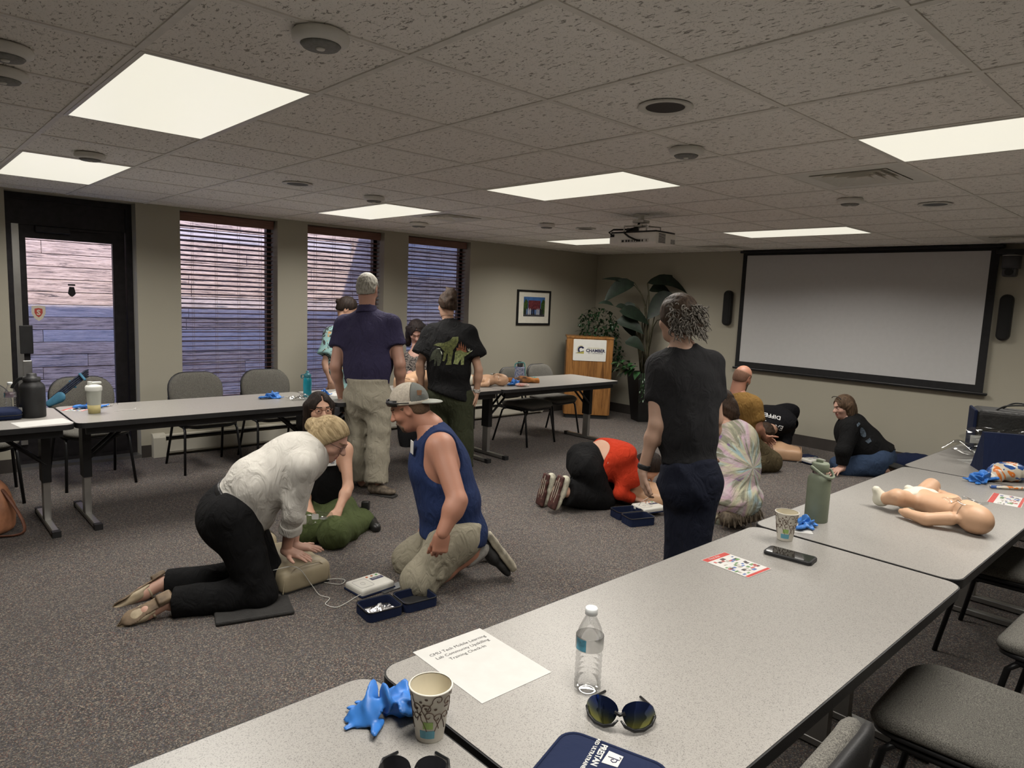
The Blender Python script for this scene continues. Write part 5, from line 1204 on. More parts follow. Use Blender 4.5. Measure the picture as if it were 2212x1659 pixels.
b = B(); prism(b, rrect(-.022, .022, -.018, .018, .005, 2), 0, .001, quadM(P(681, 1116, 4.36), RT, UP)); add('sticker', b, 'paper', fm, world=True)

# ---- 7 person in red bowed to the floor
J = dict(neck=P(1366, 1026, 5.72), waist=P(1305, 985, 5.62), hipR=P(1262, 1010, 5.46), hipL=P(1272, 1000, 5.76), shR=P(1352, 1018, 5.56), shL=P(1362, 1005, 5.90), elR=P(1338, 1066, 5.52), elL=P(1380, 1050, 5.95), wrR=P(1372, 1078, 5.62), wrL=P(1400, 1062, 5.9),
    kneeR=P(1302, 1078, 5.56), kneeL=P(1312, 1066, 5.86), ankR=P(1218, 1062, 5.38), ankL=P(1196, 1058, 5.52), chest=P(1332, 1000, 5.66))
R = dict(hip=.172, waist=.145, chest=.155, depth=.85, sh=.060, arm=.045, wrist=.028, thigh=.112, knee=.075, calf=.062, ank=.042, pant=.024, hemw=.04, nwide=.014, neckline=-.02, rise=.115, pdepth=1.05, cuff=.85, inseam=.92)
RED = cloth('top_red', (.45, .035, .012), var=.12, wr=.4)
ut = unit(A3(J['neck'])-A3(J['waist']))
pm, H, I = figure('person', 'person in red top and black trousers bowed to the floor', J, R, dict(skin=sk((.48, .28, .19), 'red'), top=RED, pants=cloth('trousers_black2', (.0045, .0045, .005), wr=.4)), 51, sleeves='long',
    hd=dict(c=P(1400, 1010, 5.74), face=rth*.5-Z*.85, up=rth*.85+Z*.5, s=.98, fem=1, eyes=False, neck_r=.046), amp=.004, neck_r=.047, hem=(P(1287, 985, 5.62), -ut), top_off=.012,
    hands=dict(R=relax_hand(-1, rth, -Z, .2), L=relax_hand(1, rth, -Z, .2)))
b = Blob(.008, .02); hair_cap(b, H, .014, .05); b.cone(H['X'](-.09, 0, .0), H['X'](-.11, .02, -.12), .05, .03); soft('hair', b.mesh(folds(.004, 40, 5)), HD, pm)
b = Blob(.009, .01); q = I['wai']*.60+I['pel']*.40; b.cone(q-ut*.0, q+ut*.03, R['waist']*1.16+.012, R['waist']*1.12+.012, flat=(I['frh'], .95), cut=True, cut0=True); soft('waistband', b.mesh(), mat('band_cream', (.55, .46, .36), .8, var=.05), pm)
SNK, SNKS = mat('sneaker_cream', (.45, .43, .34), .7, var=.25, vscale=40), mat('sneaker_sole_maroon', (.060, .022, .018), .6, var=.4, vscale=35)
for an, to in ((P(1222, 1042, 5.36), P(1203, 1100, 5.38)), (P(1192, 1036, 5.52), P(1178, 1092, 5.54))):
    shu = rth*.72+fwh*.55
    shoe(pm, Vector(A3(an)+shu*.0), to, shu, SNK, SNKS, sole=.026, w=.05, top=0, name='sneaker')
    o_ = [c for c in pm.children if c.name.startswith('sneaker')][-1]
    a_, t_1 = A3(an), A3(to); ff = unit(t_1-a_); uu = unit(shu-ff*(shu@ff)); ll = np.cross(uu, ff)
    for k in range(-1, 2):
        b = B(); tube(b, [Vector(a_+ff*(-.03+.03*abs(k))-uu*.0795+ll*k*.018), Vector(a_+ff*.10-uu*.0795+ll*k*.022), Vector(t_1-ff*(.04+.02*abs(k))-uu*.0795+ll*k*.018)], .003, 5); add('tread', b, SNK, o_, world=True)

# ---- 8 kneeling person in tie-dye
t = NT('tie_dye'); v = t.map(); gr = t.n('TexGradient'); 
c8 = P(1625, 1010, 5.05)
J = dict(neck=P(1578, 922, 5.24), waist=P(1592, 1015, 5.20), hipR=P(1612, 1072, 5.12), hipL=P(1560, 1070, 5.30), shR=P(1612, 948, 5.16), shL=P(1550, 945, 5.36), elR=P(1605, 1020, 5.30), elL=P(1530, 1010, 5.45), wrR=P(1570, 1050, 5.50), wrL=P(1520, 1060, 5.6),
    kneeR=P(1556, 1112, 5.32), kneeL=P(1510, 1105, 5.48), ankR=P(1618, 1106, 5.22), ankL=P(1580, 1098, 5.5), chest=P(1586, 965, 5.22))
R = dict(hip=.180, waist=.168, chest=.165, depth=.78, sh=.064, arm=.048, wrist=.03, thigh=.105, knee=.072, calf=.062, ank=.045, sleeve=.7, flare=.02, pant=.03, nwide=.012, neckline=-.01, rise=.05, pdepth=.95, drape=.18)
base8 = Vector(((A3(J['kneeL'])+A3(J['kneeR'])+A3(J['ankL'])+A3(J['ankR']))/4)); base8.z = 0
mp = t.n('Mapping'); mp.inputs['Location'].default_value = tuple(-(c8-base8)); t.l(t.tc.outputs['Object'], mp.inputs[0])
# polar coordinates about the knot of the dye, in the plane of the back
dx = t.n('VectorMath'); dx.operation = 'DOT_PRODUCT'; dx.inputs[1].default_value = tuple(RT); t.l(mp.outputs[0], dx.inputs[0])
dy_ = t.n('VectorMath'); dy_.operation = 'DOT_PRODUCT'; dy_.inputs[1].default_value = tuple(UP); t.l(mp.outputs[0], dy_.inputs[0])
an_ = t.n('Math'); an_.operation = 'ARCTAN2'; t.l(dy_.outputs['Value'], an_.inputs[0]); t.l(dx.outputs['Value'], an_.inputs[1])
cb = t.n('CombineXYZ'); t.l(an_.outputs[0], cb.inputs[0])
ln = t.n('VectorMath'); ln.operation = 'LENGTH'; t.l(mp.outputs[0], ln.inputs[0])
m1 = t.n('Math'); m1.operation = 'MULTIPLY'; m1.inputs[1].default_value = 1.1; t.l(ln.outputs['Value'], m1.inputs[0]); t.l(m1.outputs[0], cb.inputs[1])
ray = t.noise(cb.outputs[0], 4.5, 4, .6, .6); blot = t.noise(v, 9, 3, .5, .5); hue = t.noise(cb.outputs[0], 1.9, 2)
pal = t.ramp(hue, [(.25, (.52, .54, .47)), (.40, (.36, .50, .54)), (.48, (.56, .54, .38)), (.56, (.54, .38, .46)), (.64, (.54, .56, .50)), (.75, (.42, .53, .54))])
t.base(t.mix(t.ramp(ray, [(.50, (0, 0, 0)), (.60, (1, 1, 1))]), pal, t.mix(t.ramp(blot, [(.60, (0, 0, 0)), (.68, (1, 1, 1))]), (.24, .24, .18), (.20, .11, .28)))); t.rough(.9); t.bump(t.noise(v, 12, 3, .45, 1.), .4, .03); t.b.inputs['Specular IOR Level'].default_value = .2
pm, H, I = figure('person', 'kneeling person in a pastel tie-dye dress with fringed boots', J, R, dict(skin=sk((.45, .26, .18), 'tie'), top='tie_dye', pants='tie_dye'), 61, legs='short',
    hd=dict(c=P(1556, 878, 5.30), face=fwh*.7-rth*.6-Z*.5, up=Z+fwh*.4-rth*.2, s=.98, fem=1, eyes=False, neck_r=.048), amp=.008, neck_r=.05, hem=(P(1590, 1084, 5.2), -Z), top_off=.016, hands=dict(R=relax_hand(-1, -rth, -Z, .3), L=relax_hand(1, -rth, -Z, .3)))
X = H['X']; b = Blob(.007, .02); hair_cap(b, H, .014, .055); b.ell(X(-.09, 0, -.06), (.05, .065, .09), (H['f'], H['l'], H['u']), k=.03); soft('hair', b.mesh(folds(.004, 40, 5)), HB, pm)
FR = hairm('boot_fringe', (.035, .026, .02), (.15, .12, .085), (1, 1, .3), 40)
for a_, c_ in ((P(1572, 1120, 5.10), P(1630, 1112, 5.14)), (P(1565, 1108, 5.32), P(1625, 1100, 5.36))):
    b = Blob(.009, .02); b.cone(a_, c_, .062, .05); soft('fringed_boot', b.mesh(folds(.008, 50, 8)), FR, pm)
    bb = B(); rg = random.Random(8)
    for k in range(70):
        p = Vector(a_).lerp(Vector(c_), rg.uniform(-.1, 1)); ang = rg.uniform(0, 6.28); o_ = p+Vector((math.cos(ang)*.05, math.sin(ang)*.05, rg.uniform(-.0, .05))); e_ = o_+Vector((math.cos(ang)*.03, math.sin(ang)*.03, -rg.uniform(.03, .08))); e_.z = max(.006, e_.z); tube(bb, [o_, (o_+e_)/2+Vector((0, 0, .01)), e_], .004, 4)
    add('fringe', bb, FR, pm, world=True, kind='stuff')
# ---- 9 bald bearded man in the mustard T-shirt
d = 7.1; J = dict(neck=P(1590, 856, 7.06), waist=P(1606, 925, 7.08), hipR=P(1618, 965, 6.98), hipL=P(1592, 960, 7.22), shR=P(1630, 876, 6.94), shL=P(1562, 872, 7.20), elR=P(1638, 925, 6.92), elL=P(1585, 925, 7.30), wrR=P(1650, 945, 7.10), wrL=P(1640, 945, 7.28),
    kneeR=P(1664, 998, 7.05), kneeL=P(1650, 990, 7.35), ankR=P(1590, 1000, 6.85), ankL=P(1580, 990, 7.15), chest=P(1598, 890, 7.07))
R = dict(hip=.185, waist=.185, chest=.20, depth=.72, sh=.076, arm=.056, wrist=.034, thigh=.118, knee=.08, calf=.07, ank=.05, sleeve=.72, flare=.012, pant=.035, hemw=.02, nwide=.010, neckline=-.03, rise=.08, drape=.185)
pm, H, I = figure('person', 'bald bearded man in a mustard T-shirt kneeling by a manikin', J, R, dict(skin=sk((.36, .17, .11), 'bald', (.10, .06, .04)), top=cloth('tee_mustard', (.17, .095, .025), wr=.45), pants=cloth('trousers_brown_olive', (.065, .050, .026), wr=.6)), 71, vox=.014,
    hd=dict(c=P(1604, 816, 7.08), face=rth*.72+fwh*.62-Z*.34, up=Z+rth*.25, s=1.04, neck_r=.064, eyes=False), amp=.006, neck_r=.066, hem=(P(1606, 962, 7.05), -Z), top_off=.014, hands=dict(R=relax_hand(-1, rth*.7+fwh*.3-Z*.3, -Z*.5-fwh, .7), L=relax_hand(1, rth*.7-Z*.3, -Z*.5+fwh, .7)))
X = H['X']; b = Blob(.007, .015); b.ell(X(.045, 0, -.10), (.050, .050, .055), (H['f'], H['l'], H['u'])); b.cone(X(.01, -.062, -.04), X(.05, -.03, -.10), .020, .03); b.cone(X(.01, .062, -.04), X(.05, .03, -.10), .020, .03); b.cone(X(.055, 0, -.13), X(.05, 0, -.185), .035, .015); soft('beard', b.mesh(folds(.004, 60, 2)), hairm('beard_grey', (.05, .045, .035), (.17, .15, .12)), pm)
b = Blob(.007, .01); hair_cap(b, H, .002, .05); b.half(X(0, 0, .055), H['u'], .01); b.half(X(-.08, 0, -.06), -H['u']+.5*H['f'], .01); soft('hair', b.mesh(), hairm('hair_shaved', (.14, .075, .05), (.24, .13, .085), (1, 1, 1), 200), pm)
shoe(pm, P(1588, 1000, 6.84), P(1565, 1010, 6.85), -Z*.3+rth*.3, BLKSHOE, RUB, top=0)

# ---- 10 person in the black sweatshirt bowed towards the camera
J = dict(neck=P(1668, 925, 7.62), waist=P(1676, 905, 8.02), hipR=P(1662, 930, 8.16), hipL=P(1690, 932, 8.20), shR=P(1648, 918, 7.72), shL=P(1692, 916, 7.76), elR=P(1642, 945, 7.62), elL=P(1698, 948, 7.70), wrR=P(1655, 955, 7.50), wrL=P(1696, 968, 7.66),
    kneeR=P(1664, 962, 7.95), kneeL=P(1690, 964, 7.98), ankR=P(1668, 945, 8.35), ankL=P(1690, 946, 8.38), chest=P(1671, 905, 7.80))
R = dict(hip=.16, waist=.155, chest=.165, depth=.80, sh=.066, arm=.050, wrist=.03, thigh=.10, knee=.07, calf=.06, ank=.045, pant=.02, hemw=.01, nwide=.012, neckline=-.02, rise=.05, cuff=.95, drape=.17)
BSW = cloth('sweatshirt_black', (.0045, .0045, .006), wr=.35)
pm, H, I = figure('person', 'person in black printed sweatshirt bowed over the manikin by the wall', J, R, dict(skin=sk((.42, .25, .18), 'sweat'), top=BSW, pants=cloth('trousers_dark', (.010, .010, .013), wr=.3)), 81, vox=.014, sleeves='long',
    hd=dict(c=P(1654, 938, 7.44), face=-Z*.9-fwh*.3, up=-fwh*.9-rth*.2, s=.98, eyes=False, neck_r=.05), amp=.005, neck_r=.052, top_off=.02, hands=dict(L=relax_hand(1, -Z*.2-fwh, -Z, .15), R=relax_hand(-1, -Z*.2-fwh, -Z, .3)))
b = Blob(.008, .02); hair_cap(b, H, .016, .05); b.cone(H['X'](-.06, .03, -.02), H['X'](.02, .06, -.10), .05, .03); soft('hair', b.mesh(folds(.005, 40, 2)), HB, pm)
sh_ = [o for o in pm.children if o.name.startswith('shirt')][0]
PRW = mat('print_white', (.62, .62, .62), .8, var=.1)
for tx, u0, v0, sz, ro in (('EXPERIENCE', 1672, 920, .075, 168), ('THE', 1674, 908, .04, 166), ('DIFFERENCE', 1677, 897, .060, 164)):
    M_ = quadM(P(u0, v0, 7.3), RT, UP) @ Matrix.Rotation(math.radians(ro), 4, 'Z'); decal('print_lettering', text_mesh(tx, sz, Matrix.Identity(4), depth=0, bold=.001), PRW, pm, sh_, M_, FW, .004, sub=1)

# ---- 11 woman in the black hoodie and jeans
J = dict(neck=P(1831, 908, 7.18), waist=P(1866, 962, 7.16), hipL=P(1898, 995, 7.00), hipR=P(1892, 988, 7.26), shL=P(1838, 926, 7.02), shR=P(1842, 916, 7.34), elL=P(1822, 975, 6.96), elR=P(1835, 972, 7.36), wrL=P(1818, 1010, 6.98), wrR=P(1822, 1002, 7.30),
    kneeL=P(1822, 1012, 7.06), kneeR=P(1812, 1004, 7.30), ankL=P(1915, 1014, 6.96), ankR=P(1905, 1005, 7.22), chest=P(1846, 940, 7.18))
R = dict(hip=.185, waist=.19, chest=.185, depth=.88, sh=.082, arm=.066, wrist=.029, thigh=.112, knee=.078, calf=.065, ank=.045, pant=.014, hemw=.01, nwide=.014, neckline=-.02, rise=.06, pdepth=.95, cuff=.86, drape=.185)
HOOD = cloth('hoodie_black', (.005, .005, .0055), wr=.4); JEAN = cloth('jeans_blue', (.030, .050, .095), var=.3, wr=.4)
uj = unit(A3(J['neck'])-A3(J['waist']))
pm, H, I = figure('person', 'kneeling woman with long brown hair in black hoodie and jeans', J, R, dict(skin=sk((.44, .26, .20), 'hoodie'), top=HOOD, pants=JEAN), 91, vox=.013, sleeves='long',
    hd=dict(c=P(1822, 880, 7.18), face=-rth*.94-Z*.25-fwh*.1, up=Z-rth*.2, s=1.0, fem=1, neck_r=.046, h=.006), amp=.007, neck_r=.048, top_off=.022, hem=(P(1884, 990, 7.12), -uj), hands=dict(L=relax_hand(-1, -rth*.75-Z*.35-fwh*.4, -Z, .12, spread=.3, thumb=.9), R=relax_hand(1, -rth*.7-Z*.3, -Z, .15)),
    top_extra=lambda b, g, q: b.ell(g['neck']+rth*.055+Z*.01, (.11, .12, .07), k=.03))
X = H['X']; f_, u_, l_ = H['f'], H['u'], H['l']; HLB = hairm('hair_lightbrown', (.028, .017, .010), (.12, .075, .045), (1, 1, .15))
b = Blob(.0065, .02); b.cone(X(-.03, .066, .02), X(-.02, .07, -.20), .042, .025, k=.03); b.cone(X(-.05, -.05, .0), X(-.09, -.05, -.16), .045, .03, k=.03); b.ell(X(-.08, 0, -.06), (.05, .075, .11), (f_, l_, u_), k=.03); hair_cap(b, H, .011, oval=.060); soft('hair', b.mesh(folds(.004, 45, 5, direction=f_)), HLB, pm)
b = B(); tube(b, [Vector(X(.06, .085*math.sin(t), .10+.03*math.cos(t))) for t in [(-1.4+2.8*i/8) for i in range(9)]], .004, 5); add('hair_clip', b, 'sunglass_frame', pm, world=True); eyes_of(H, pm, 'iris_brown')
sh_ = [o for o in pm.children if o.name.startswith('shirt')][0]
PRB = mat('print_steel', (.055, .075, .10), .8, var=.6, vscale=70); M_ = quadM(P(1893, 938, 6.7), RT*.55-UP*.85, RT*.85+UP*.55)
decal('print_emblem', [[(.055*math.cos(a), .034*math.sin(a)) for a in [2*pi*i/16 for i in range(16)]], [(-.11, -.02), (-.085, -.03), (-.085, .03), (-.11, .02)], [(.085, -.03), (.12, -.02), (.12, .02), (.085, .03)]], PRB, pm, sh_, M_, FW, .004)
shoe(pm, P(1918, 1012, 6.96), P(1945, 1022, 6.98), -Z*.5+fwh*.4, mat('clog_brown', (.07, .045, .03), .6, var=.2), RUB, top=0)
b = B(); prism(b, rrect(-.035, .035, -.05, .05, .01, 2), 0, .012, quadM(P(1926, 978, 7.10), FW, UP+RT*.3)); add('pocket_phone', b, 'black_plastic', pm, world=True)

# ---- 12 person in the floral shirt behind the table
d = 6.95; J = dict(neck=P(746, 704, d), waist=P(744, 800, d), hipL=P(728, 850, d), hipR=P(762, 850, d+.1), shL=P(714, 724, d-.02), shR=P(775, 722, d+.12), elL=P(703, 785, d-.08), elR=P(780, 785, d+.1), wrL=P(716, 826, d-.1), wrR=P(776, 822, d+.12),
    kneeL=P(716, 920, d), kneeR=P(746, 920, d+.08), ankL=P(718, 972, d+.03), ankR=P(748, 970, d+.1), chest=P(746, 758, d+.03))
t = NT('floral_print'); v = t.map(); vo = t.n('TexVoronoi'); vo.inputs['Scale'].default_value = 14; t.l(v, vo.inputs['Vector']); n_ = t.noise(v, 13, 3, .6, 1.2); n2_ = t.noise(v, 16, 3, .6, .8)
t.base(t.mix(t.ramp(n_, [(.53, (0, 0, 0)), (.57, (1, 1, 1))]), t.mix(t.ramp(n2_, [(.60, (0, 0, 0)), (.64, (1, 1, 1))]), t.mix(t.noise(v, 6, 2), (.11, .27, .28), (.30, .42, .40)), (.42, .24, .10)), (.025, .022, .022))); t.rough(.9)
R = dict(hip=.15, waist=.15, chest=.165, depth=.7, sh=.062, arm=.044, wrist=.03, thigh=.09, knee=.065, calf=.06, ank=.042, sleeve=.72, flare=.03, pant=.02, hemw=.01, nwide=.012, neckline=-.02, rise=.1, drape=.15)
pm, H, I = figure('person', 'person in teal floral shirt half hidden behind the man in navy polo', J, R, dict(skin=sk((.38, .22, .15), 'floral'), top='floral_print', pants=cloth('trousers_pattern_grey', (.06, .06, .065), var=.6, wr=.3)), 101, vox=.014,
    hd=dict(c=P(750, 668, d+.05), face=rth*.8+fwh*.2-Z*.5, up=Z+rth*.4, s=1.0, eyes=False, neck_r=.05), amp=.006, neck_r=.052, top_off=.02, hem=(P(728, 838, d), -Z), hands=dict(L=relax_hand(-1, -Z+.2*rth, fwh, .6), R=relax_hand(1, -Z, -fwh, .5)))
X = H['X']; b = Blob(.008, .02); hair_cap(b, H, .005, .05); b.half(X(-.06, 0, -.05), -H['u']+.5*H['f'], .01); b.ell(X(-.115, 0, .02), (.03, .03, .026), k=.012); soft('hair', b.mesh(folds(.004, 40, 3)), HD, pm)
shoe(pm, P(718, 973, d+.03), P(735, 976, d+.0), Z, BLKSHOE, RUB, top=.04); shoe(pm, P(748, 971, d+.1), P(765, 973, d+.08), Z, BLKSHOE, RUB, top=.04)

# ---- 13 dark-haired woman across the table, looking down
d = 7.55; J = dict(neck=P(899, 757, d), waist=P(893, 840, d+.06), hipL=P(912, 880, d+.05), hipR=P(872, 880, d+.05), shL=P(925, 782, d-.02), shR=P(874, 780, d-.02), elL=P(932, 825, d-.10), elR=P(868, 825, d-.10), wrL=P(905, 808, d-.34), wrR=P(886, 806, d-.36),
    kneeL=P(905, 935, d), kneeR=P(878, 935, d), ankL=P(905, 978, d-.02), ankR=P(880, 978, d-.02), chest=P(898, 800, d+.02))
t = NT('lace_print'); v = t.map(); n_ = t.noise(v, 26, 4, .7, 1.5); t.base(t.ramp(n_, [(.46, (.012, .012, .014)), (.54, (.30, .25, .22)), (.60, (.02, .02, .022))])); t.rough(.9)
R = dict(hip=.175, waist=.165, chest=.165, depth=.75, sh=.06, arm=.046, wrist=.028, thigh=.095, knee=.066, calf=.06, ank=.042, pant=.02, hemw=.01, nwide=.03, neckline=.03, nfront=.05, rise=.1, cuff=.8, drape=.17)
pm, H, I = figure('person', 'dark-haired woman in patterned blouse looking down behind the back table', J, R, dict(skin=sk((.50, .29, .23), 'lace'), top='lace_print', pants=cloth('trousers_black3', (.009, .009, .010), wr=.3)), 111, vox=.014, sleeves='long',
    hd=dict(c=P(900, 717, d-.06), face=-fwh*.75-Z*.62+rth*.15, up=Z-fwh*.5, s=1.0, fem=1, neck_r=.046, h=.006), amp=.005, neck_r=.048, top_off=.016, hands=dict(L=relax_hand(1, -fwh*.6-rth*.5-Z*.4, -Z, .4), R=relax_hand(-1, -fwh*.6+rth*.5-Z*.4, -Z, .4)))
X = H['X']; f_, u_, l_ = H['f'], H['u'], H['l']
b = Blob(.0065, .02); b.cone(X(-.03, -.075, .02), X(.0, -.10, -.17), .045, .035, k=.03); b.cone(X(-.03, .075, .02), X(.0, .10, -.17), .045, .035, k=.03); b.ell(X(-.08, 0, -.06), (.05, .09, .11), (f_, l_, u_), k=.03); hair_cap(b, H, .013, oval=.060); soft('hair', b.mesh(folds(.006, 38, 5)), hairm('hair_black', (.010, .008, .009), (.045, .034, .032), (1, 1, .2)), pm)
glasses(H, pm, sgm, on=.085, lens='black_plastic', w=1.05, name='sunglasses'); eyes_of(H, pm, 'iris_brown')
shoe(pm, P(905, 980, d-.02), P(903, 986, d-.2), Z, BLKSHOE, RUB, top=.02); shoe(pm, P(880, 980, d-.02), P(878, 986, d-.2), Z, BLKSHOE, RUB, top=.02)
# ================================================================== training gear
TZ = .737
VIN = mat('manikin_cream', (.36, .305, .205), .45, var=.08, vscale=8); PEA = mat('manikin_peach', (.47, .29, .175), .45, var=.06, vscale=8)
NAVY = cloth('case_navy', (.010, .016, .045), var=.2, wr=.12, weave=300); BLKL = mat('case_lining', (.012, .012, .013), .8, var=.3, bump=.3, bscale=200)
AEDW = mat('aed_white', (.62, .61, .56), .4, var=.03); WIRE = mat('wire_white', (.55, .54, .5), .5, var=.05)
def manikin(label, c, ax, z0, m, hd=True, L=.37, Wd=.30, Ht=.185, faceplate=True):
    """CPR torso lying on its back: c = centre of the chest on the ground, ax = direction towards the head"""
    c = A3(c); ax = unit((ax[0], ax[1], 0)); lt = np.cross(Z, ax); t_ = thing('training_manikin', label, 'manikin', (c[0], c[1], z0))
    g0 = np.array((c[0], c[1], z0))
    b = Blob(.011, .03)
    b.box(g0+Z*.06, (L/2, Wd/2, .06), (ax, lt, Z), r=.028); b.ell(g0+ax*.05+Z*.075, (L*.50, Wd*.49, Ht*.62), (ax, lt, Z), k=.05); b.cone(g0+ax*.12+lt*.11+Z*.08, g0+ax*.12-lt*.11+Z*.08, .062, .062, k=.05)
    b.box(g0-ax*(L*.32)+Z*.085, (L*.16, Wd*.47, .05), (ax, lt, Z), r=.04, k=.04)
    b.half(g0+Z*.004, -Z); o = soft('torso', b.mesh(), m, t_, smooth_it=2)
    b = B(); tube(b, [Vector(g0-ax*(L*.5-.004)+lt*Wd*(.5*s1)+Z*z1) for s1, z1 in ((-.98, .012), (-.92, .085), (-.5, .135), (0, .145), (.5, .135), (.92, .085), (.98, .012))], .0032, 5); add('seam', b, m, o, world=True)
    b = B(); box(b, -L/2+.01, L/2-.01, -Wd/2+.006, Wd/2-.006, 0, .012, quadM(g0, ax, lt)); add('base_plate', b, 'dark_rubber', t_, world=True)
    if hd:
        hc = g0+ax*(L/2+.125)+Z*.105; hm_, H_ = head(c=hc, face=Z*.9+ax*.25, up=ax-Z*.2, neck=g0+ax*(L/2-.01)+Z*.085, s=.98, h=.007, eyes=False, neck_r=.05); soft('head', hm_, m, t_)
        if faceplate:
            X_ = H_['X']; vs_, fs = grid_surf(lambda i, j: tuple(X_(.112-.05*((i-.5)*2)**2-.05*((j-.5)*2)**2+.006*math.sin(9*i+4*j), (i-.5)*.15, (j-.62)*.15)), 14, 14); add('face_shield', (vs_, fs), 'clear_film', t_, world=True, smooth=True)
    return t_
m1 = manikin('cream manikin torso under the blonde woman\'s hands', (1.665, 3.59, 0), (-.10, 1), 0, VIN)
manikin('peach manikin torso beside the person in red', PZ(1398, 1086, 0), A3(-RT)*.9+A3(FW)*.5, 0, PEA)
manikin('peach manikin torso beside the bald man', PZ(1690, 990, 0), -rth*.9+fwh*.3, 0, PEA, hd=False)
manikin('peach manikin torso on the table between the two standing adults', (3.80, 5.42, 0), (1, .12), TZ, PEA)
# ---- infant manikins
def infant(label, Hd, Ch, Pe, legs, arms, z0, hr=.062, shield=True):
    t_ = thing('infant_manikin', label, 'manikin', (Pe[0], Pe[1], z0)); b = Blob(.0065, .02); Hd, Ch, Pe = A3(Hd), A3(Ch), A3(Pe); ax = unit(Hd-Pe); lt = unit(np.cross(Z, ax))
    b.ell(Hd+ax*.018, (hr*1.22, hr*1.0, hr*1.02), (ax, lt, Z)); b.ell(Hd-ax*.025+Z*.018, (hr*.82, hr*.80, hr*.80), (ax, lt, Z)); b.cone(Hd-ax*.03, Ch, .038, .05); b.ell(Ch, (.085, .070, .056), (ax, lt, Z)); b.cone(Ch, Pe, .066, .060, flat=(Z, .82)); b.ell(Pe, (.06, .066, .055), (ax, lt, Z))
    for e in (-1, 1): b.ell(Hd-ax*.002+lt*e*hr*.98-Z*.004, (.018, .008, .012), (ax, lt, Z), k=.006)
    b.ell(Hd-ax*.03+Z*hr*.93, (.010, .010, .010), k=.008)
    for L_ in legs: b.path(L_[:3], (.044, .036, .026), k=.015)
    for L_ in arms: b.path(L_[:3], (.030, .027, .020), k=.012); b.cone(L_[2], A3(L_[2])+unit(A3(L_[2])-A3(L_[1]))*.028, .022, .012, k=.01)
    b.half((0, 0, z0+.002), -Z, .002); soft('body', b.mesh(), mat('infant_skin', (.50, .305, .19), .5, var=.05, vscale=10), t_)
    cw_ = mat('infant_white', (.55, .53, .44), .55, var=.05)
    b = Blob(.0065, .012); b.ell(Pe-ax*.004, (.050, .072, .062), (ax, lt, Z)); b.cone(Pe+lt*.055, Pe-lt*.055, .052, .052); b.half(Pe+ax*.035, ax); b.half(Pe-ax*.055, -ax); soft('diaper', b.mesh(), cw_, t_)
    for L_ in legs: b = Blob(.006, .012); k_ = unit(A3(L_[2])-A3(L_[1])); b.cone(A3(L_[2])-k_*.012, A3(L_[2])+k_*.012, .031, .031, cut0=True); b.path([L_[2], L_[3]], (.030, .019)); soft('bootie', b.mesh(), cw_, t_)
    if shield:
        c_ = Hd-ax*.035+Z*hr*.95; vs_, fs = grid_surf(crumple(c_, ax, lt, Z, .11, .13, .010, 6), 14, 14); add('face_shield', (vs_, fs), 'clear_film', t_, world=True, smooth=True)
    b = B(); tube(b, [Vector(Hd-ax*.012+lt*hr*1.04*math.cos(a)+Z*hr*1.05*math.sin(a)) for a in [-.4+(pi+.8)*i/14 for i in range(15)]], .0018, 5); add('shield_band', b, 'clear_film', t_, world=True)
    return t_
z_ = lambda u, v, h_: PZ(u, v, TZ+h_)
infant('infant manikin with white diaper and booties lying on the front table', z_(2098, 1118, .062), z_(2050, 1098, .056), z_(1985, 1080, .054),
       [(z_(1972, 1082, .05), z_(1938, 1074, .075), z_(1905, 1078, .045), z_(1893, 1058, .085)), (z_(1998, 1066, .05), z_(2012, 1050, .06), z_(1984, 1070, .075), z_(1962, 1056, .10))],
       [(z_(2052, 1120, .05), z_(2000, 1122, .03), z_(1958, 1108, .03)), (z_(2062, 1082, .05), z_(2035, 1072, .03), z_(2010, 1068, .03))], TZ)
z_ = lambda u, v, h_: PZ(u, v, TZ+h_)
infant('infant manikin lying on the back table beside the black T-shirt', (4.74, 5.30, TZ+.062), (4.64, 5.38, TZ+.055), (4.50, 5.50, TZ+.052),
       [((4.49, 5.53, TZ+.05), (4.42, 5.58, TZ+.06), (4.34, 5.63, TZ+.04), (4.33, 5.64, TZ+.08)), ((4.47, 5.48, TZ+.05), (4.39, 5.52, TZ+.06), (4.31, 5.56, TZ+.04), (4.30, 5.57, TZ+.08))], [((4.68, 5.42, TZ+.05), (4.64, 5.50, TZ+.03), (4.58, 5.55, TZ+.025)), ((4.60, 5.32, TZ+.05), (4.55, 5.28, TZ+.03), (4.50, 5.30, TZ+.025))], TZ)
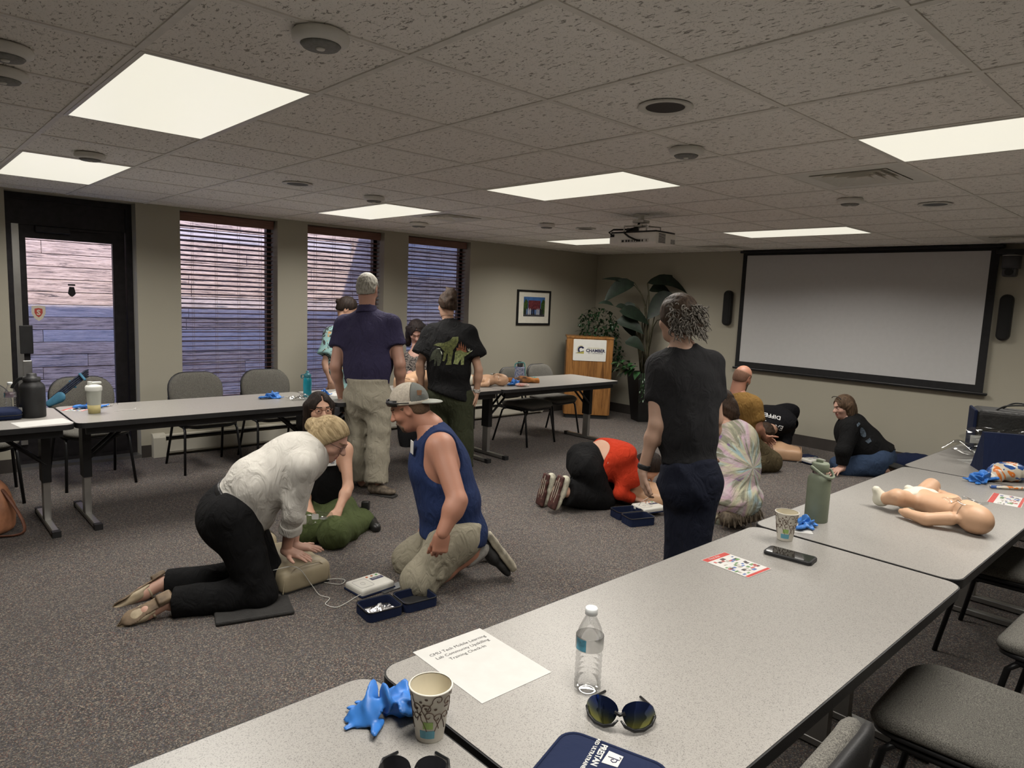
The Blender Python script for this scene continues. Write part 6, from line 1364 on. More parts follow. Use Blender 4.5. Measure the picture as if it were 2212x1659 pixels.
# ---- defibrillator trainers with open cases
def open_case(t_, M, w=.25, dpt=.19, h=.05, gap=.012):
    for k, y0 in enumerate((0, dpt+gap)):
        b = B(); o_ = rrect(0, w, y0, y0+dpt, .03, 5); i_ = rrect(.008, w-.008, y0+.008, y0+dpt-.008, .024, 5); n = len(o_)
        ob, ot, it, ib = [[b.verts.new(M @ Vector((x, y, z))) for x, y in q] for q, z in ((o_, .002), (o_, h), (i_, h), (i_, .008))]
        b.faces.new(ob[::-1]); b.faces.new(ib)
        for A_, C_ in ((ob, ot), (ot, it), (it, ib)):
            for j in range(n): b.faces.new((A_[j], A_[(j+1) % n], C_[(j+1) % n], C_[j]))
        s_ = add('case_half', b, NAVY, t_, world=True)
        b = B(); prism(b, rrect(.009, w-.009, y0+.009, y0+dpt-.009, .023, 5), .0085, .0095, M); add('lining', b, BLKL, s_, world=True)
        b = B(); tube(b, [M @ Vector((x, y, h+.001)) for x, y in o_], .0035, 5, closed=True); add('zipper', b, 'black_plastic', s_, world=True)
    b = B(); box(b, .03, w-.03, dpt-.004, dpt+gap+.004, .003, .006, M); add('hinge', b, 'black_plastic', t_, world=True)
def aed_unit(label, M, M2=None):
    t_ = thing('aed_trainer', label, 'defibrillator trainer', tuple(M.translation)); D = M
    b = B(); rbox(b, (.11, .085, .022), (.22, .17, .042), .014, 3, D); bd_ = add('body', b, AEDW, t_, world=True)
    b = B(); rbox(b, (.11, .085, .006), (.226, .176, .012), .004, 1, D); add('base', b, NAVY, t_, world=True)
    if M2 is None or M2:
        b = B(); prism(b, rrect(-.04, .04, -.016, .016, .003, 2), .0432, .0438, D @ Matrix.Translation((.165, .10, 0)) @ Matrix.Rotation(.0, 4, 'Z')); lb = add('label_plate', b, navy_ink, bd_, world=True)
        lettering('label_text', 'PRESTAN', .014, D @ Matrix.Translation((.165, .102, .0442)), 'paper', lb, align='CENTER', depth=.0002)
        for k, cc in enumerate(((.45, .12, .05), (.45, .14, .04), (.09, .28, .08))):
            b = B(); lathe(b, [(0, .0432), (.008, .0432), (.007, .0455), (0, .0455)], (0, 0, 0), 14, D @ Matrix.Translation((.125+.032*k, .138, 0))); add('button', b, mat('button_%d' % k, cc, .5, var=.1), bd_, world=True)
        b = B(); tube(b, [D @ Vector((x, y, .0434)) for x, y in rrect(.02, .105, .03, .135, .012, 3)], .0008, 4, closed=True); tube(b, [D @ Vector((.06+.012*math.cos(a), .08+.016*math.sin(a), .0434)) for a in [2*pi*i/12 for i in range(12)]], .0008, 4, closed=True); add('diagram', b, mat('print_grey', (.25, .25, .25), .7, var=.1), bd_, world=True)
    return t_
def mfloor(u, v, z, ang): q = PZ(u, v, z); return Matrix.Translation(q) @ Matrix.Rotation(math.radians(ang), 4, 'Z')
a1 = aed_unit('white defibrillator trainer by the kneeling man in the blue tank', mfloor(782, 1294, .0, 4))
b = B(); pts = [P(714, 1250, 3.9), P(735, 1252, 3.9), P(690, 1272, 3.75), PZ(695, 1285, .005), PZ(705, 1300, .005), PZ(725, 1302, .005), PZ(730, 1310, .005), PZ(742, 1300, .02), PZ(750, 1285, .03), PZ(756, 1280, .045)]
def smooth_path(pts, n=6):
    out = []; pts = [Vector(p) for p in pts]
    for i in range(len(pts)-1):
        p0, p1, p2, p3 = pts[max(0, i-1)], pts[i], pts[i+1], pts[min(len(pts)-1, i+2)]
        for k in range(n):
            t = k/n; out.append(.5*((2*p1)+(p2-p0)*t+(2*p0-5*p1+4*p2-p3)*t*t+(3*p1-p0-3*p2+p3)*t**3))
    return out+[pts[-1]]
tube(b, smooth_path([PZ(590, 1232, .15), PZ(640, 1225, .16), PZ(672, 1262, .03), PZ(690, 1285, .004), PZ(712, 1292, .004), PZ(703, 1305, .004), PZ(725, 1312, .004), PZ(745, 1304, .01), PZ(768, 1290, .035), PZ(780, 1284, .05)]), .0022, 6)
tube(b, smooth_path([PZ(706, 1252, .03), PZ(728, 1250, .02), PZ(745, 1253, .006), PZ(735, 1262, .004), PZ(700, 1258, .006)]), .0022, 6); add('electrode_wire', b, WIRE, a1, world=True, smooth=True)
c1 = thing('open_case', 'open navy zip case with black lining beside the near trainer', 'case', tuple(PZ(850, 1315, 0))); open_case(c1, Matrix.Translation((1.748, 3.010, 0)) @ Matrix.Rotation(math.radians(-96), 4, 'Z'), w=.17, dpt=.195)
b = B(); add('foil', grid_surf(crumple((1.838, 2.915, .022), (1, .1, 0), (0, 1, 0), (0, 0, 1), .15, .08, .012, 9), 16, 10), mat('foil_silver', (.75, .75, .76), .25, 1., var=.2, vscale=40), thing('foil_pouch', 'crumpled silver foil pouch in the open case', 'pouch', (1.838, 2.915, .012)), world=True)
pl2 = thing('metal_plate', 'flat grey metal bracket on the carpet by the trainer', 'plate', tuple(PZ(845, 1271, 0)), math.radians(6)); b = B(); box(b, -.075, .075, -.033, .033, .001, .006); add('plate', b, mat('plate_grey', (.16, .165, .17), .4, .7, var=.1), pl2); b = B(); lathe(b, [(0, .0062), (.006, .0062), (.006, .0068), (0, .0068)], (.0, 0, 0), 12); add('hole', b, 'black_metal', pl2)
aed_unit('white defibrillator trainer behind the woman in charcoal', mfloor(1392, 1112, .03, -14))
c2 = thing('open_case', 'open navy zip case on the carpet behind the woman in charcoal', 'case', tuple(PZ(1385, 1130, 0))); open_case(c2, Matrix.Translation(PZ(1362, 1140, 0)) @ Matrix.Rotation(math.radians(-20), 4, 'Z'), w=.22, dpt=.15, h=.06)
b = B(); tube(b, smooth_path([PZ(1400, 1075, .17), PZ(1385, 1085, .12), PZ(1378, 1098, .02), PZ(1392, 1090, .05), PZ(1402, 1080, .14), PZ(1410, 1096, .03), PZ(1395, 1104, .03)]), .002, 5); wr_ = add('electrode_wires', b, WIRE, None); meta(wr_, 'thin pale electrode wires looped over the middle manikin', 'wires')
aed_unit('white defibrillator trainer on the carpet before the hoodie woman', mfloor(1752, 1004, .01, -20)); 
c3 = thing('floor_case', 'closed navy case on the floor beside the far trainer', 'case', tuple(PZ(1742, 995, 0)), -.3); b = B(); rbox(b, (0, 0, .03), (.20, .15, .06), .02, 3); add('body', b, NAVY, c3); b = B(); tube(b, [(-.05, -.076, .03), (-.05, -.10, .045), (.05, -.10, .045), (.05, -.076, .03)], .006, 6); add('handle', b, 'black_plastic', c3)
b = B(); tube(b, smooth_path([PZ(1728, 985, .03), PZ(1722, 1000, .01), PZ(1735, 990, .08), PZ(1750, 988, .07), PZ(1755, 996, .03)]), .002, 5); meta(add('electrode_wires', b, WIRE, None), 'pale electrode wire between far manikin and trainer', 'wires')
# ================================================================== things on the tables
GLV = mat('nitrile_blue', (.035, .17, .52), .42, var=.18, vscale=16)
def glove(label, c, seed, s=1., ang=0.):
    """crumpled thin glove: overlapping folded sheets with loose finger ends"""
    rg = random.Random(seed); c = Vector(c); t_ = thing('nitrile_glove', label, 'glove', tuple(c), 0, 'blue nitrile gloves'); b = Blob(.0038*max(1, s), .007); R_ = Matrix.Rotation(ang, 3, 'Z')
    q = lambda x, y, z=0: c+R_ @ Vector((x*s, y*s, z*s))
    for k in range(8):
        x, y = rg.uniform(-.045, .045), rg.uniform(-.025, .025); n_ = Vector((rg.uniform(-1, 1), rg.uniform(-1, 1), rg.uniform(.25, 1.1))).normalized(); ax_ = frame(n_, (rg.uniform(-1, 1), rg.uniform(-1, 1), .2))
        b.ell(q(x, y, rg.uniform(.008, .030)), (rg.uniform(.030, .044)*s, rg.uniform(.018, .030)*s, .0065*s), ax_, k=.008)
    b.cone(q(-.03, 0, .012), q(-.085, .012, .016), .022*s, .030*s, flat=((0, .3, 1), .35)); b.ell(q(.005, .008, .040), (.028*s, .008*s, .026*s), frame((.2, 1, .1), (1, 0, 0)), k=.006)
    for k in range(4): a = -.9+.6*k+rg.uniform(-.2, .2); p1 = q(.035*math.cos(a), .035*math.sin(a), .006); p2 = p1+R_ @ Vector((.040*s*math.cos(a+rg.uniform(-.6, .6)), .040*s*math.sin(a+rg.uniform(-.6, .6)), rg.uniform(-.002, .010)*s)); b.cone(p1, p2, .012*s, .008*s, flat=((0, 0, 1), .5))
    b.half((c.x, c.y, c.z+.001), (0, 0, -1), .002); soft('glove', b.mesh(folds(.0026*s, 85/s, seed)), GLV, t_); return t_
T_ = lambda u, v, h_=0: PZ(u, v, TZ+h_)
glove('blue nitrile glove beside the near paper cup', T_(838, 1545), 1, 1.15, 2.6); glove('blue nitrile glove at the foot of the green bottle', T_(1742, 1138), 2, .8, .2); glove('blue nitrile glove by the chip bag', T_(2120, 1042), 3, 1.1, 2.9)
glove('blue nitrile glove behind the white shaker bottle', T_(203, 881), 4, 1.2, .3); glove('blue nitrile glove lying alone on the long back table', T_(588, 861), 5, 1.0, .1); glove('blue nitrile glove right of the teal bottle', T_(702, 855), 6, .9, 1.); glove('blue nitrile glove below the crocheted bottle cover', T_(1110, 832), 7, 1.1, .5)
# paper cups
CUP = mat('cup_paper', (.60, .57, .50), .55, var=.03); CUPIN = mat('cup_inside', (.55, .50, .38), .5, var=.03); SWIRL = mat('cup_swirl', (.09, .05, .035), .6, var=.1); CG, CB = mat('cup_green', (.28, .42, .12), .6, var=.1), mat('cup_blue', (.12, .33, .42), .6, var=.1)
def paper_cup(label, c, ang):
    t_ = thing('paper_cup', label, 'cup', tuple(c), ang, 'paper coffee cups'); h_, r0, r1 = .112, .0285, .0425; rad = lambda z: r0+(r1-r0)*z/h_
    b = B(); lathe(b, [(0, .004), (r0-.002, .004), (r0, 0), (r0+.0004, .002), (r1, h_-.004), (r1+.0025, h_-.002), (r1+.0025, h_+.001), (r1-.0005, h_+.001)], n=36); add('cup', b, CUP, t_, smooth=True)
    b = B(); lathe(b, [(0, .006), (r0-.0012, .007), (r1-.0012, h_)], n=36); add('inside', b, CUPIN, t_, smooth=True)
    S = lambda th, z, o=.0006: ((rad(z)+o)*math.cos(th), (rad(z)+o)*math.sin(th), z); rg = random.Random(4)
    for k in range(22):
        th0 = k*.571+rg.uniform(-.1, .1); z0 = (.090 if k < 11 else .064)+rg.uniform(-.012, .010); s1 = rg.choice((-1, 1)); pts = []
        for i in range(16): a = i*.42; rr_ = .011*(1-i/19); pts.append(S(th0+s1*rr_*math.cos(a)/.037, z0+rr_*math.sin(a)))
        for i in range(5): pts.insert(0, S(th0+s1*(.011+.003*i)/.037, z0-.004*(i+1)-.0006*i*i))
        b = B(); tube(b, pts, .0011, 5, flat=.7); add('swirl', b, SWIRL, t_)
    for k in range(26):
        th0, z0 = rg.uniform(0, 6.28), rg.uniform(.045, .104); b = B(); b.faces.new([b.verts.new(S(th0+.0032*math.cos(a)/.037, z0+.0025*math.sin(a), .0008)) for a in [2*pi*i/8 for i in range(8)]]); add('bean', b, SWIRL, t_)
    for th0, z0, z1, w_, m_ in ((.55, .012, .03, .016, CB), (.6, .034, .050, .010, CG), (2.6, .012, .034, .011, CG), (3.6, .010, .028, .014, CB), (4.9, .014, .032, .014, CG)):
        vs_, fs = grid_surf(lambda i, j: S(th0+(i-.5)*2*w_/.033, z0+(z1-z0)*j, .0007), 6, 4); add('print_patch', (vs_, fs), m_, t_)
    return t_
paper_cup('printed paper cup standing at the near left by the blue glove', T_(928, 1588), 3.35); paper_cup('printed paper cup standing beside the phone', T_(1695, 1165), 3.0)
# printed sheet
sh = thing('printed_sheet', 'white sheet with check-in heading on the nearest table', 'paper', (1.06, 1.215, TZ), math.radians(-1.5)); b = B(); box(b, -.108, .108, -.14, .14, .0004, .0009); pg_ = add('sheet', b, 'paper', sh)
INK = mat('ink_black', (.02, .02, .02), .7, var=.1)
for k, tx in enumerate(('CMU Tech Mobile Learning', 'Lab Community Upskilling', 'Training Check-In')): lettering('heading', tx, .0158, Matrix.Translation((.004, .098-.021*k, .0011)), INK, pg_, world=False, depth=.0001)
s2 = thing('printed_sheet', 'white printed sheet on the far left table before the jug', 'paper', (.735, 5.16, TZ), math.radians(8)); b = B(); box(b, -.13, .16, -.10, .10, .0004, .001); add('sheet', b, 'paper', s2)
# water bottle
def pet_bottle(label, c, s=1., lab=(.45, .45, .44), lab2=None):
    t_ = thing('water_bottle', label, 'bottle', tuple(c)); pr = [(0, .006), (.016, .001), (.026, .002), (.031, .010), (.0305, .018)]
    for k in range(7): z = .022+k*.0135; pr += [(.0312, z), (.0292, z+.005), (.0292, z+.008)]
    pr += [(.0318, .118), (.0318, .128), (.0305, .136), (.026, .152), (.018, .170), (.0125, .180), (.0122, .188)]
    b = B(); lathe(b, [(r*s, z*s) for r, z in pr], n=28); add('body', b, 'clear_plastic', t_, smooth=True)
    b = B(); lathe(b, [(.0321*s, .105*s), (.0325*s, .106*s), (.0325*s, .136*s), (.0318*s, .137*s)], n=28); lb = add('label_band', b, glass_label(lab), t_, smooth=True)
    b = B(); vs_, fs = grid_surf(lambda i, j: ((.0328*s)*math.cos(2.7+i*.9), (.0328*s)*math.sin(2.7+i*.9), (.107+.028*j)*s), 8, 3); b.free(); add('label_stripe', (vs_, fs), mat('label_bluegreen', lab2 or (.06, .25, .35), .5, var=.4, vscale=60), lb)
    b = B(); lathe(b, [(0, .202*s), (.0130*s, .202*s), (.0145*s, .199*s), (.0145*s, .186*s), (.0132*s, .185*s), (0, .185*s)], n=24); add('cap', b, mat('cap_white', (.68, .70, .70), .4, var=.03), t_, smooth=True); return t_
def glass_label(c):
    k = 'label_%d' % int(c[0]*1000)
    return MATS.get(k) or glass_mat(k, tuple(min(1, x+.2) for x in c), .35, .25)
pet_bottle('empty clear water bottle standing on the nearest table', T_(1268, 1490)); pet_bottle('clear water bottle with purple label at the far left', T_(24, 893), 1.05, (.5, .35, .5), (.35, .12, .40))
# wrap sunglasses
def wrap_glasses(label, c, ang, tilt, lensm, s=1.):
    t_ = thing('sunglasses', label, 'sunglasses', tuple(c), ang); Mx = Matrix.Translation((0, 0, .016)) @ Matrix.Rotation(tilt, 4, 'X')
    def S(x, z, o=0): a = x/.075; return Mx @ Vector(((.075+o)*math.sin(a)*s, -(.075+o)*(math.cos(a)-1)*s*1.0-o, z*s))
    for e in (-1, 1):
        out = [(.003, .030), (.010, .042), (.028, .050), (.052, .049), (.072, .040), (.086, .024), (.076, .008), (.050, -.001), (.022, .000), (.009, .012)]
        out = [(p.x, p.y) for p in smooth_path([Vector((x, z, 0)) for x, z in out+out[:1]], 3)][:-1]
        b = B(); cx = sum(p[0] for p in out)/len(out); cz = sum(p[1] for p in out)/len(out); ring = []; 
        for f_ in (1., .7, .4): ring.append([b.verts.new(S(e*(cx+(x-cx)*f_), cz+(z-cz)*f_)) for x, z in out])
        cc = b.verts.new(S(e*cx, cz)); n = len(out)
        for A_, C_ in zip(ring, ring[1:]):
            for k in range(n): b.faces.new((A_[k], A_[(k+1) % n], C_[(k+1) % n], C_[k]))
        for k in range(n): b.faces.new((ring[-1][k], ring[-1][(k+1) % n], cc))
        add('lens', b, lensm, t_, smooth=True)
        b = B(); tube(b, [S(e*x, z, .001) for x, z in ((.003, .012), (.012, .002), (.03, -.004), (.05, -.002), (.07, .006), (.082, .020))], [.002, .0035, .004, .004, .0035, .003], 6); tube(b, [Vector((q_.x, q_.y, max(q_.z, .005))) for q_ in (S(e*.082, .020), S(e*.082, .022)+Mx.to_3x3() @ Vector((e*-.004*s, .06*s, -.0)), S(e*.082, .022)+Mx.to_3x3() @ Vector((e*-.03*s, .10*s, -.012*s)))], [.004, .003, .003], 6); add('temple', b, sgm, t_, smooth=True)
    b = B(); tube(b, [S(-.010, .026, .001), S(0, .022, .002), S(.010, .026, .001)], .004, 6); add('bridge', b, sgm, t_, smooth=True); return t_
t = NT('mirror_lens'); v = t.map(); sp_ = t.n('SeparateXYZ'); t.l(v, sp_.inputs[0]); t.base(t.ramp(sp_.outputs[2], [(.0, (.03, .16, .34)), (.016, (.30, .30, .08)), (.030, (.08, .10, .09)), (.045, (.03, .05, .16))])); t.b.inputs['Metallic'].default_value = .9; t.rough(.06)
wrap_glasses('mirrored wrap sunglasses lying near the water bottle', T_(1336, 1586), math.radians(-55), -.35, 'mirror_lens', 1.08); wrap_glasses('black sunglasses at the bottom edge of the photo', T_(888, 1716), math.radians(-40), -.75, mat('lens_black', (.01, .01, .012), .1, var=.1))
# zipped trainer case with lettering
cs = thing('zip_case', 'navy zip case with white trainer lettering at the bottom edge', 'case', (0, 0, 0)); ex, ey = Vector((-.95, -.30, 0)).normalized(), Vector((.30, -.95, 0)).normalized(); cc = PZ(1232, 1580, TZ+.055); Mc = quadM((cc.x, cc.y, TZ), ey, -ex) 
cs.location = (cc.x, cc.y, TZ); WM[cs.name] = Matrix.Translation(cs.location)
b = B(); cushion(b, -.012, .205, -.265, .008, .035, [(.012, .001), (.002, .006), (0, .014), (0, .046), (.003, .052), (.012, .056), (.03, .057)], Mc); cb_ = add('case_body', b, NAVY, cs, world=True, smooth=True)
b = B(); tube(b, [Mc @ Vector((x, y, .052)) for x, y in rrect(-.010, .203, -.263, .006, .034, 6)], .0035, 6, closed=True); tube(b, [Mc @ Vector((x, y, .018)) for x, y in rrect(-.012, .205, -.265, .008, .035, 6)], .003, 6, closed=True); add('piping', b, NAVY, cb_, world=True, smooth=True)
zt = TZ+.0575; tA, tB = PZ(1313, 1611, zt), PZ(1288, 1656, zt); tx = (tB-tA).normalized(); ty = Vector((-tx.y, tx.x, 0)); Mt2 = quadM(tA, tx, ty)
lettering('lettering', 'PRESTAN', .0165, Mt2 @ Matrix.Translation((0, -.006, 0)), 'paper', cb_, align='LEFT', depth=.0003, bold=.0006); lettering('lettering', 'AED ULTRATRAINER', .0105, Mt2 @ Matrix.Translation((-.012, -.021, 0)), 'paper', cb_, align='LEFT', depth=.0003, spacing=1.08, bold=.0003)
lq = [PZ(u, v, zt) for u, v in ((1316, 1622), (1347, 1635), (1334, 1658), (1299, 1647))]; b = B(); vs_ = [b.verts.new(p+Vector((0, 0, .0003))) for p in lq]; b.faces.new(vs_); lg = add('logo_square', b, 'paper', cb_, world=True)
lc = sum(lq, Vector())/4; Ml = quadM(lc+Vector((0, 0, .0008)), lq[3]-lq[0], lq[1]-lq[0]); b = B(); tube(b, [Ml @ Vector(p) for p in ((-.010, .009, 0), (-.010, .012, 0), (-.002, .012, 0), (-.002, -.010, 0))], .0009, 5); tube(b, [Ml @ Vector(p) for p in ((-.002, .008, 0), (.006, .008, 0), (.009, .003, 0), (.006, -.002, 0), (.002, -.002, 0), (.001, .002, 0))], .0009, 5); add('logo_line', b, navy_ink, lg, world=True)
# leaflets
def leaflet(label, corners, red_ends=True, heading='First Aid', seed=1):
    a, b_, c, d_ = [Vector((x, y, TZ)) for x, y in corners]; o_ = (a+b_+c+d_)/4; t_ = thing('leaflet', label, 'leaflet', tuple(o_)); L = ((d_-a).length+(c-b_).length)/2; w = ((b_-a).length+(c-d_).length)/2; M = quadM(o_, (b_+c)-(a+d_), (a+b_)-(c+d_))
    b = B(); box(b, -w/2, w/2, -L/2, L/2, .0005, .0016, M); pg = add('page', b, mat('leaflet_white', (.60, .59, .57), .4, var=.05), t_, world=True); rg = random.Random(seed); RD = mat('leaflet_red', (.48, .05, .04), .45, var=.1)
    for y0, y1 in ((L/2-.026, L/2-.002), (-L/2+.002, -L/2+.014)): b = B(); box(b, -w/2+.002, w/2-.002, y0, y1, .0017, .0019, M); add('red_band', b, RD, pg, world=True)
    if heading: lettering('heading', heading, .017, M @ Matrix.Translation((-.012, L/2-.014, .0022)), 'leaflet_white', pg, depth=.0001)
    for k in range(44):
        x, y = -w/2+.012+rg.random()*(w-.024), -L/2+.022+rg.random()*(L-.06); ww, hh = rg.uniform(.010, .022), rg.uniform(.006, .014); b = B(); box(b, max(-w/2+.003, x-ww/2), min(w/2-.003, x+ww/2), y-hh/2, y+hh/2, .0017, .0018+.00001*k, M); add('picture', b, mat('leaf_pic_%d' % (k % 5), ((.10, .16, .35), (.40, .10, .09), (.12, .25, .10), (.40, .37, .33), (.07, .06, .06))[k % 5], .5, var=.4, vscale=120), pg, world=True)
leaflet('red and white first aid leaflet lying before the phone', ((2.125, 1.262), (2.262, 1.246), (2.250, 1.065), (2.105, 1.067)), seed=2)
leaflet('glossy leaflet near the right edge below the blue glove', [tuple(T_(u, v)[:2]) for u, v in ((2132, 1088), (2150, 1068), (2212, 1074), (2204, 1094))], heading=None, seed=3)
leaflet('red edged leaflet under the white shaker bottle', [tuple(T_(u, v)[:2]) for u, v in ((132, 886), (160, 880), (200, 882), (176, 890))], heading=None, seed=5)
b = B(); box(b, -.07, .07, -.05, .05, .0005, .0012); o = thing('note_paper', 'white note under the green bottle\'s glove', 'paper', tuple(T_(1722, 1140)), .6); add('sheet', b, 'paper', o)
# phone
ph_ = thing('smartphone', 'black smartphone in a thick case beside the printed cup', 'phone', (2.418, 1.075, TZ), math.radians(7)); b = B(); cushion(b, -.041, .041, -.086, .086, .014, [(.003, 0), (0, .003), (0, .011), (.002, .014)]); add('case', b, 'black_plastic', ph_, smooth=False)
b = B(); prism(b, rrect(-.035, .035, -.078, .078, .008, 4), .0138, .0145); add('screen', b, mat('phone_screen', (.008, .009, .01), .04, coat=1.), ph_)
# insulated green bottle
gb_ = thing('insulated_bottle', 'sage green insulated bottle with carry loop on the front table', 'bottle', (2.95, 1.215, TZ)); SG = mat('sage_powdercoat', (.165, .19, .135), .55, var=.06, bump=.15, bscale=500)
b = B(); lathe(b, [(0, 0), (.046, 0), (.0475, .003), (.0475, .175), (.045, .192), (.036, .205), (.031, .209)], n=36); add('body', b, SG, gb_, smooth=True); b = B(); lathe(b, [(.0315, .207), (.0315, .221)], n=30); add('steel_neck', b, 'chrome', gb_, smooth=True)
b = B(); lathe(b, [(.033, .219), (.035, .221), (.035, .250), (.031, .256), (0, .256)], n=30); ld = add('lid', b, SG, gb_, smooth=True); b = B(); rbox(b, (0, .006, .262), (.012, .03, .014), .004); add('spout_tab', b, SG, ld)
hv = A3(RT); b = B(); tube(b, smooth_path([Vector(-hv*.034)+Vector((0, 0, .228)), Vector(-hv*.042)+Vector((0, 0, .238))-FW*.012, Vector(hv*.0)+Vector((0, 0, .205))-Vector((FW.x, FW.y, 0))*.055, Vector(hv*.05)+Vector((0, 0, .196))-Vector((FW.x, FW.y, 0))*.02, Vector(hv*.042)+Vector((0, 0, .228))]), .006, 8); add('carry_loop', b, SG, gb_, smooth=True)
# bags, plastic and papers on the right-hand table
bg = thing('equipment_bag', 'black and navy soft equipment bag at the right edge by the wall', 'bag', tuple(PZ(2098, 972, TZ)), math.radians(-70)); BAGB = mat('bag_black', (.016, .016, .015), .6, var=.3, vscale=12, bump=.4, bscale=60)
b = B(); rbox(b, (.30, 0, .15), (.62, .30, .29), .03, 3); add('body', b, BAGB, bg); b = B(); rbox(b, (-.015, 0, .15), (.02, .29, .285), .008, 2); add('end_panel', b, NAVY, bg); b = B(); tube(b, smooth_path([(.1, -.06, .29), (.16, -.07, .33), (.3, -.08, .345), (.42, -.07, .33), (.5, -.06, .29)]), .012, 6, flat=.5); tube(b, smooth_path([(.15, .07, .29), (.22, .05, .34), (.34, .03, .33), (.45, .06, .29)]), .012, 6, flat=.5); add('handles', b, BAGB, bg, smooth=True)
s3 = thing('display_easel', 'navy triangular fabric case standing on the right-hand table', 'case', (4.86, .95, TZ), math.radians(-60)); b = B(); prism(b, [(-.10, 0), (.12, 0), (.10, .02), (-.02, .235), (-.05, .235)], -.13, .13, Matrix(((0, 0, 1, 0), (1, 0, 0, 0), (0, 1, 0, 0), (0, 0, 0, 1)))); add('shell', b, NAVY, s3); b = B(); rbox(b, (.15, .03, .10), (.03, .22, .20), .008); add('flap', b, BAGB, s3)
pb = thing('plastic_bag', 'clear crumpled plastic bag on the right-hand table', 'plastic bag', (5.25, 1.08, TZ)); add('film', grid_surf(crumple((5.22, 1.02, TZ+.14), RT, (0, 0, 1), -A3(FW), .55, .15, .06, 12), 40, 18), 'clear_film', pb, world=True, smooth=True); add('film_fold', grid_surf(crumple((5.20, 1.05, TZ+.075), RT, FW, (0, 0, 1), .5, .3, .04, 15), 34, 20), 'clear_film', pb, world=True, smooth=True)
b = B(); box(b, -.035, .035, 0, .001, -.025, .025, Matrix.Translation((5.12, 1.16, TZ+.13)) @ Matrix.Rotation(-.75, 4, 'Z')); add('sticker', b, 'paper', pb, world=True)
for k in range(6):
    o = thing('paper_sheet', ('lowest sheet of the fanned white papers before the plastic bag', 'second lowest sheet of the fanned white papers', 'third sheet from below in the fanned white papers', 'fourth sheet from below in the fanned white papers', 'last sheet but one on top of the fanned white papers', 'topmost fanned white paper, the one with a red strip')[k], 'paper', (5.00+.012*k, 1.10-.012*k, TZ+.0015*k), math.radians(-40+9*k), 'loose white sheets'); b = B(); box(b, -.07, .14, -.10, .10, .0005+.001*k, .0014+.001*k); add('sheet', b, 'paper', o)
    if k == 5: b = B(); box(b, .02, .13, -.09, -.04, .0066, .0070); add('red_strip', b, 'leaflet_red', o)
cp = thing('chip_bag', 'crumpled blue and orange snack bag by the right edge', 'snack bag', tuple(T_(2175, 1043)))
t = NT('snack_print'); v = t.map(); t.base(t.ramp(t.noise(t.map(scale=(1, 1, 1)), 9, 3, .5, .6), [(.30, (.45, .42, .36)), (.40, (.55, .16, .03)), (.46, (.50, .46, .38)), (.52, (.02, .07, .24)), (.66, (.015, .05, .18)), (.75, (.45, .20, .05))], 'CONSTANT')); t.rough(.3)
b = Blob(.007, .02); q0_ = T_(2172, 1040); b.ell(q0_+Vector((.03, 0, .05)), (.11, .07, .055), (A3(RT), A3(FW)*np.array((1, 1, 0)), (0, 0, 1))); b.cone(q0_-RT*.06+Vector((0, 0, .03)), q0_-RT*.13+Vector((0, 0, .015)), .035, .02); b.half((0, 0, TZ+.001), (0, 0, -1)); soft('bag', b.mesh(folds(.008, 38, 3)), 'snack_print', cp)
lettering('lettering', 'DORITO', .04, quadM(q0_+RT*.05-FW*.088+Vector((0, 0, .075)), RT, UP), 'paper', cp, depth=.0005) if 0 else None
mg = thing('magazine', 'rolled colourful magazine below the snack bag', 'magazine', tuple(T_(2190, 1058)), math.radians(-46)); b = B(); tube(b, [(-.12, 0, .010), (.16, 0, .010)], .010, 10, flat=.8); add('roll', b, 'snack_print', mg, smooth=True)
fb = thing('backpack', 'dark navy backpack on the floor against the wall', 'bag', tuple(PZ(1968, 1015, 0))); b = Blob(.014, .04); q0_ = PZ(1968, 1012, 0); b.ell(q0_+Vector((.0, 0, .07)), (.26, .16, .10), (rth, fwh, Z)); b.box(q0_+Vector((0, 0, .06)), (.20, .14, .07), (rth, fwh, Z), r=.05); b.half((0, 0, .002), -Z); soft('bag', b.mesh(folds(.012, 16, 4)), NAVY, fb); b = B(); tube(b, smooth_path([q0_+Vector(-rth*.2)+Vector((0, 0, .06)), q0_+Vector(-rth*.28-fwh*.08)+Vector((0, 0, .02)), q0_+Vector(-rth*.1-fwh*.18)+Vector((0, 0, .02))]), .012, 6, flat=.5); add('strap', b, BAGB, fb, world=True)
# left-hand table things
jg = thing('water_jug', 'large black insulated jug with handle on the left table', 'jug', tuple(T_(72, 900))); b = B(); lathe(b, [(0, 0), (.070, 0), (.073, .006), (.073, .195), (.066, .215), (.048, .232), (.046, .240)], n=36); add('body', b, 'black_plastic', jg, smooth=True); b = B(); lathe(b, [(.05, .238), (.05, .262), (.03, .266), (.028, .285), (.024, .288), (0, .288)], n=30); add('lid', b, 'black_plastic', jg, smooth=True)
b = B(); hv = Vector((-rth[0], -rth[1], 0)); tube(b, smooth_path([hv*.045+Vector((0, 0, .255)), hv*.085+Vector((0, 0, .245)), hv*.125+Vector((0, 0, .20)), hv*.13+Vector((0, 0, .185))]), .011, 8); add('handle', b, 'black_plastic', jg, smooth=True); b = B(); prism(b, rrect(-.012, .012, -.014, .014, .003, 2), 0, .001, quadM(-FW.normalized()*.0735+Vector((0, 0, .05))-RT*.03, RT, (0, 0, 1))); add('sticker', b, 'paper', jg)
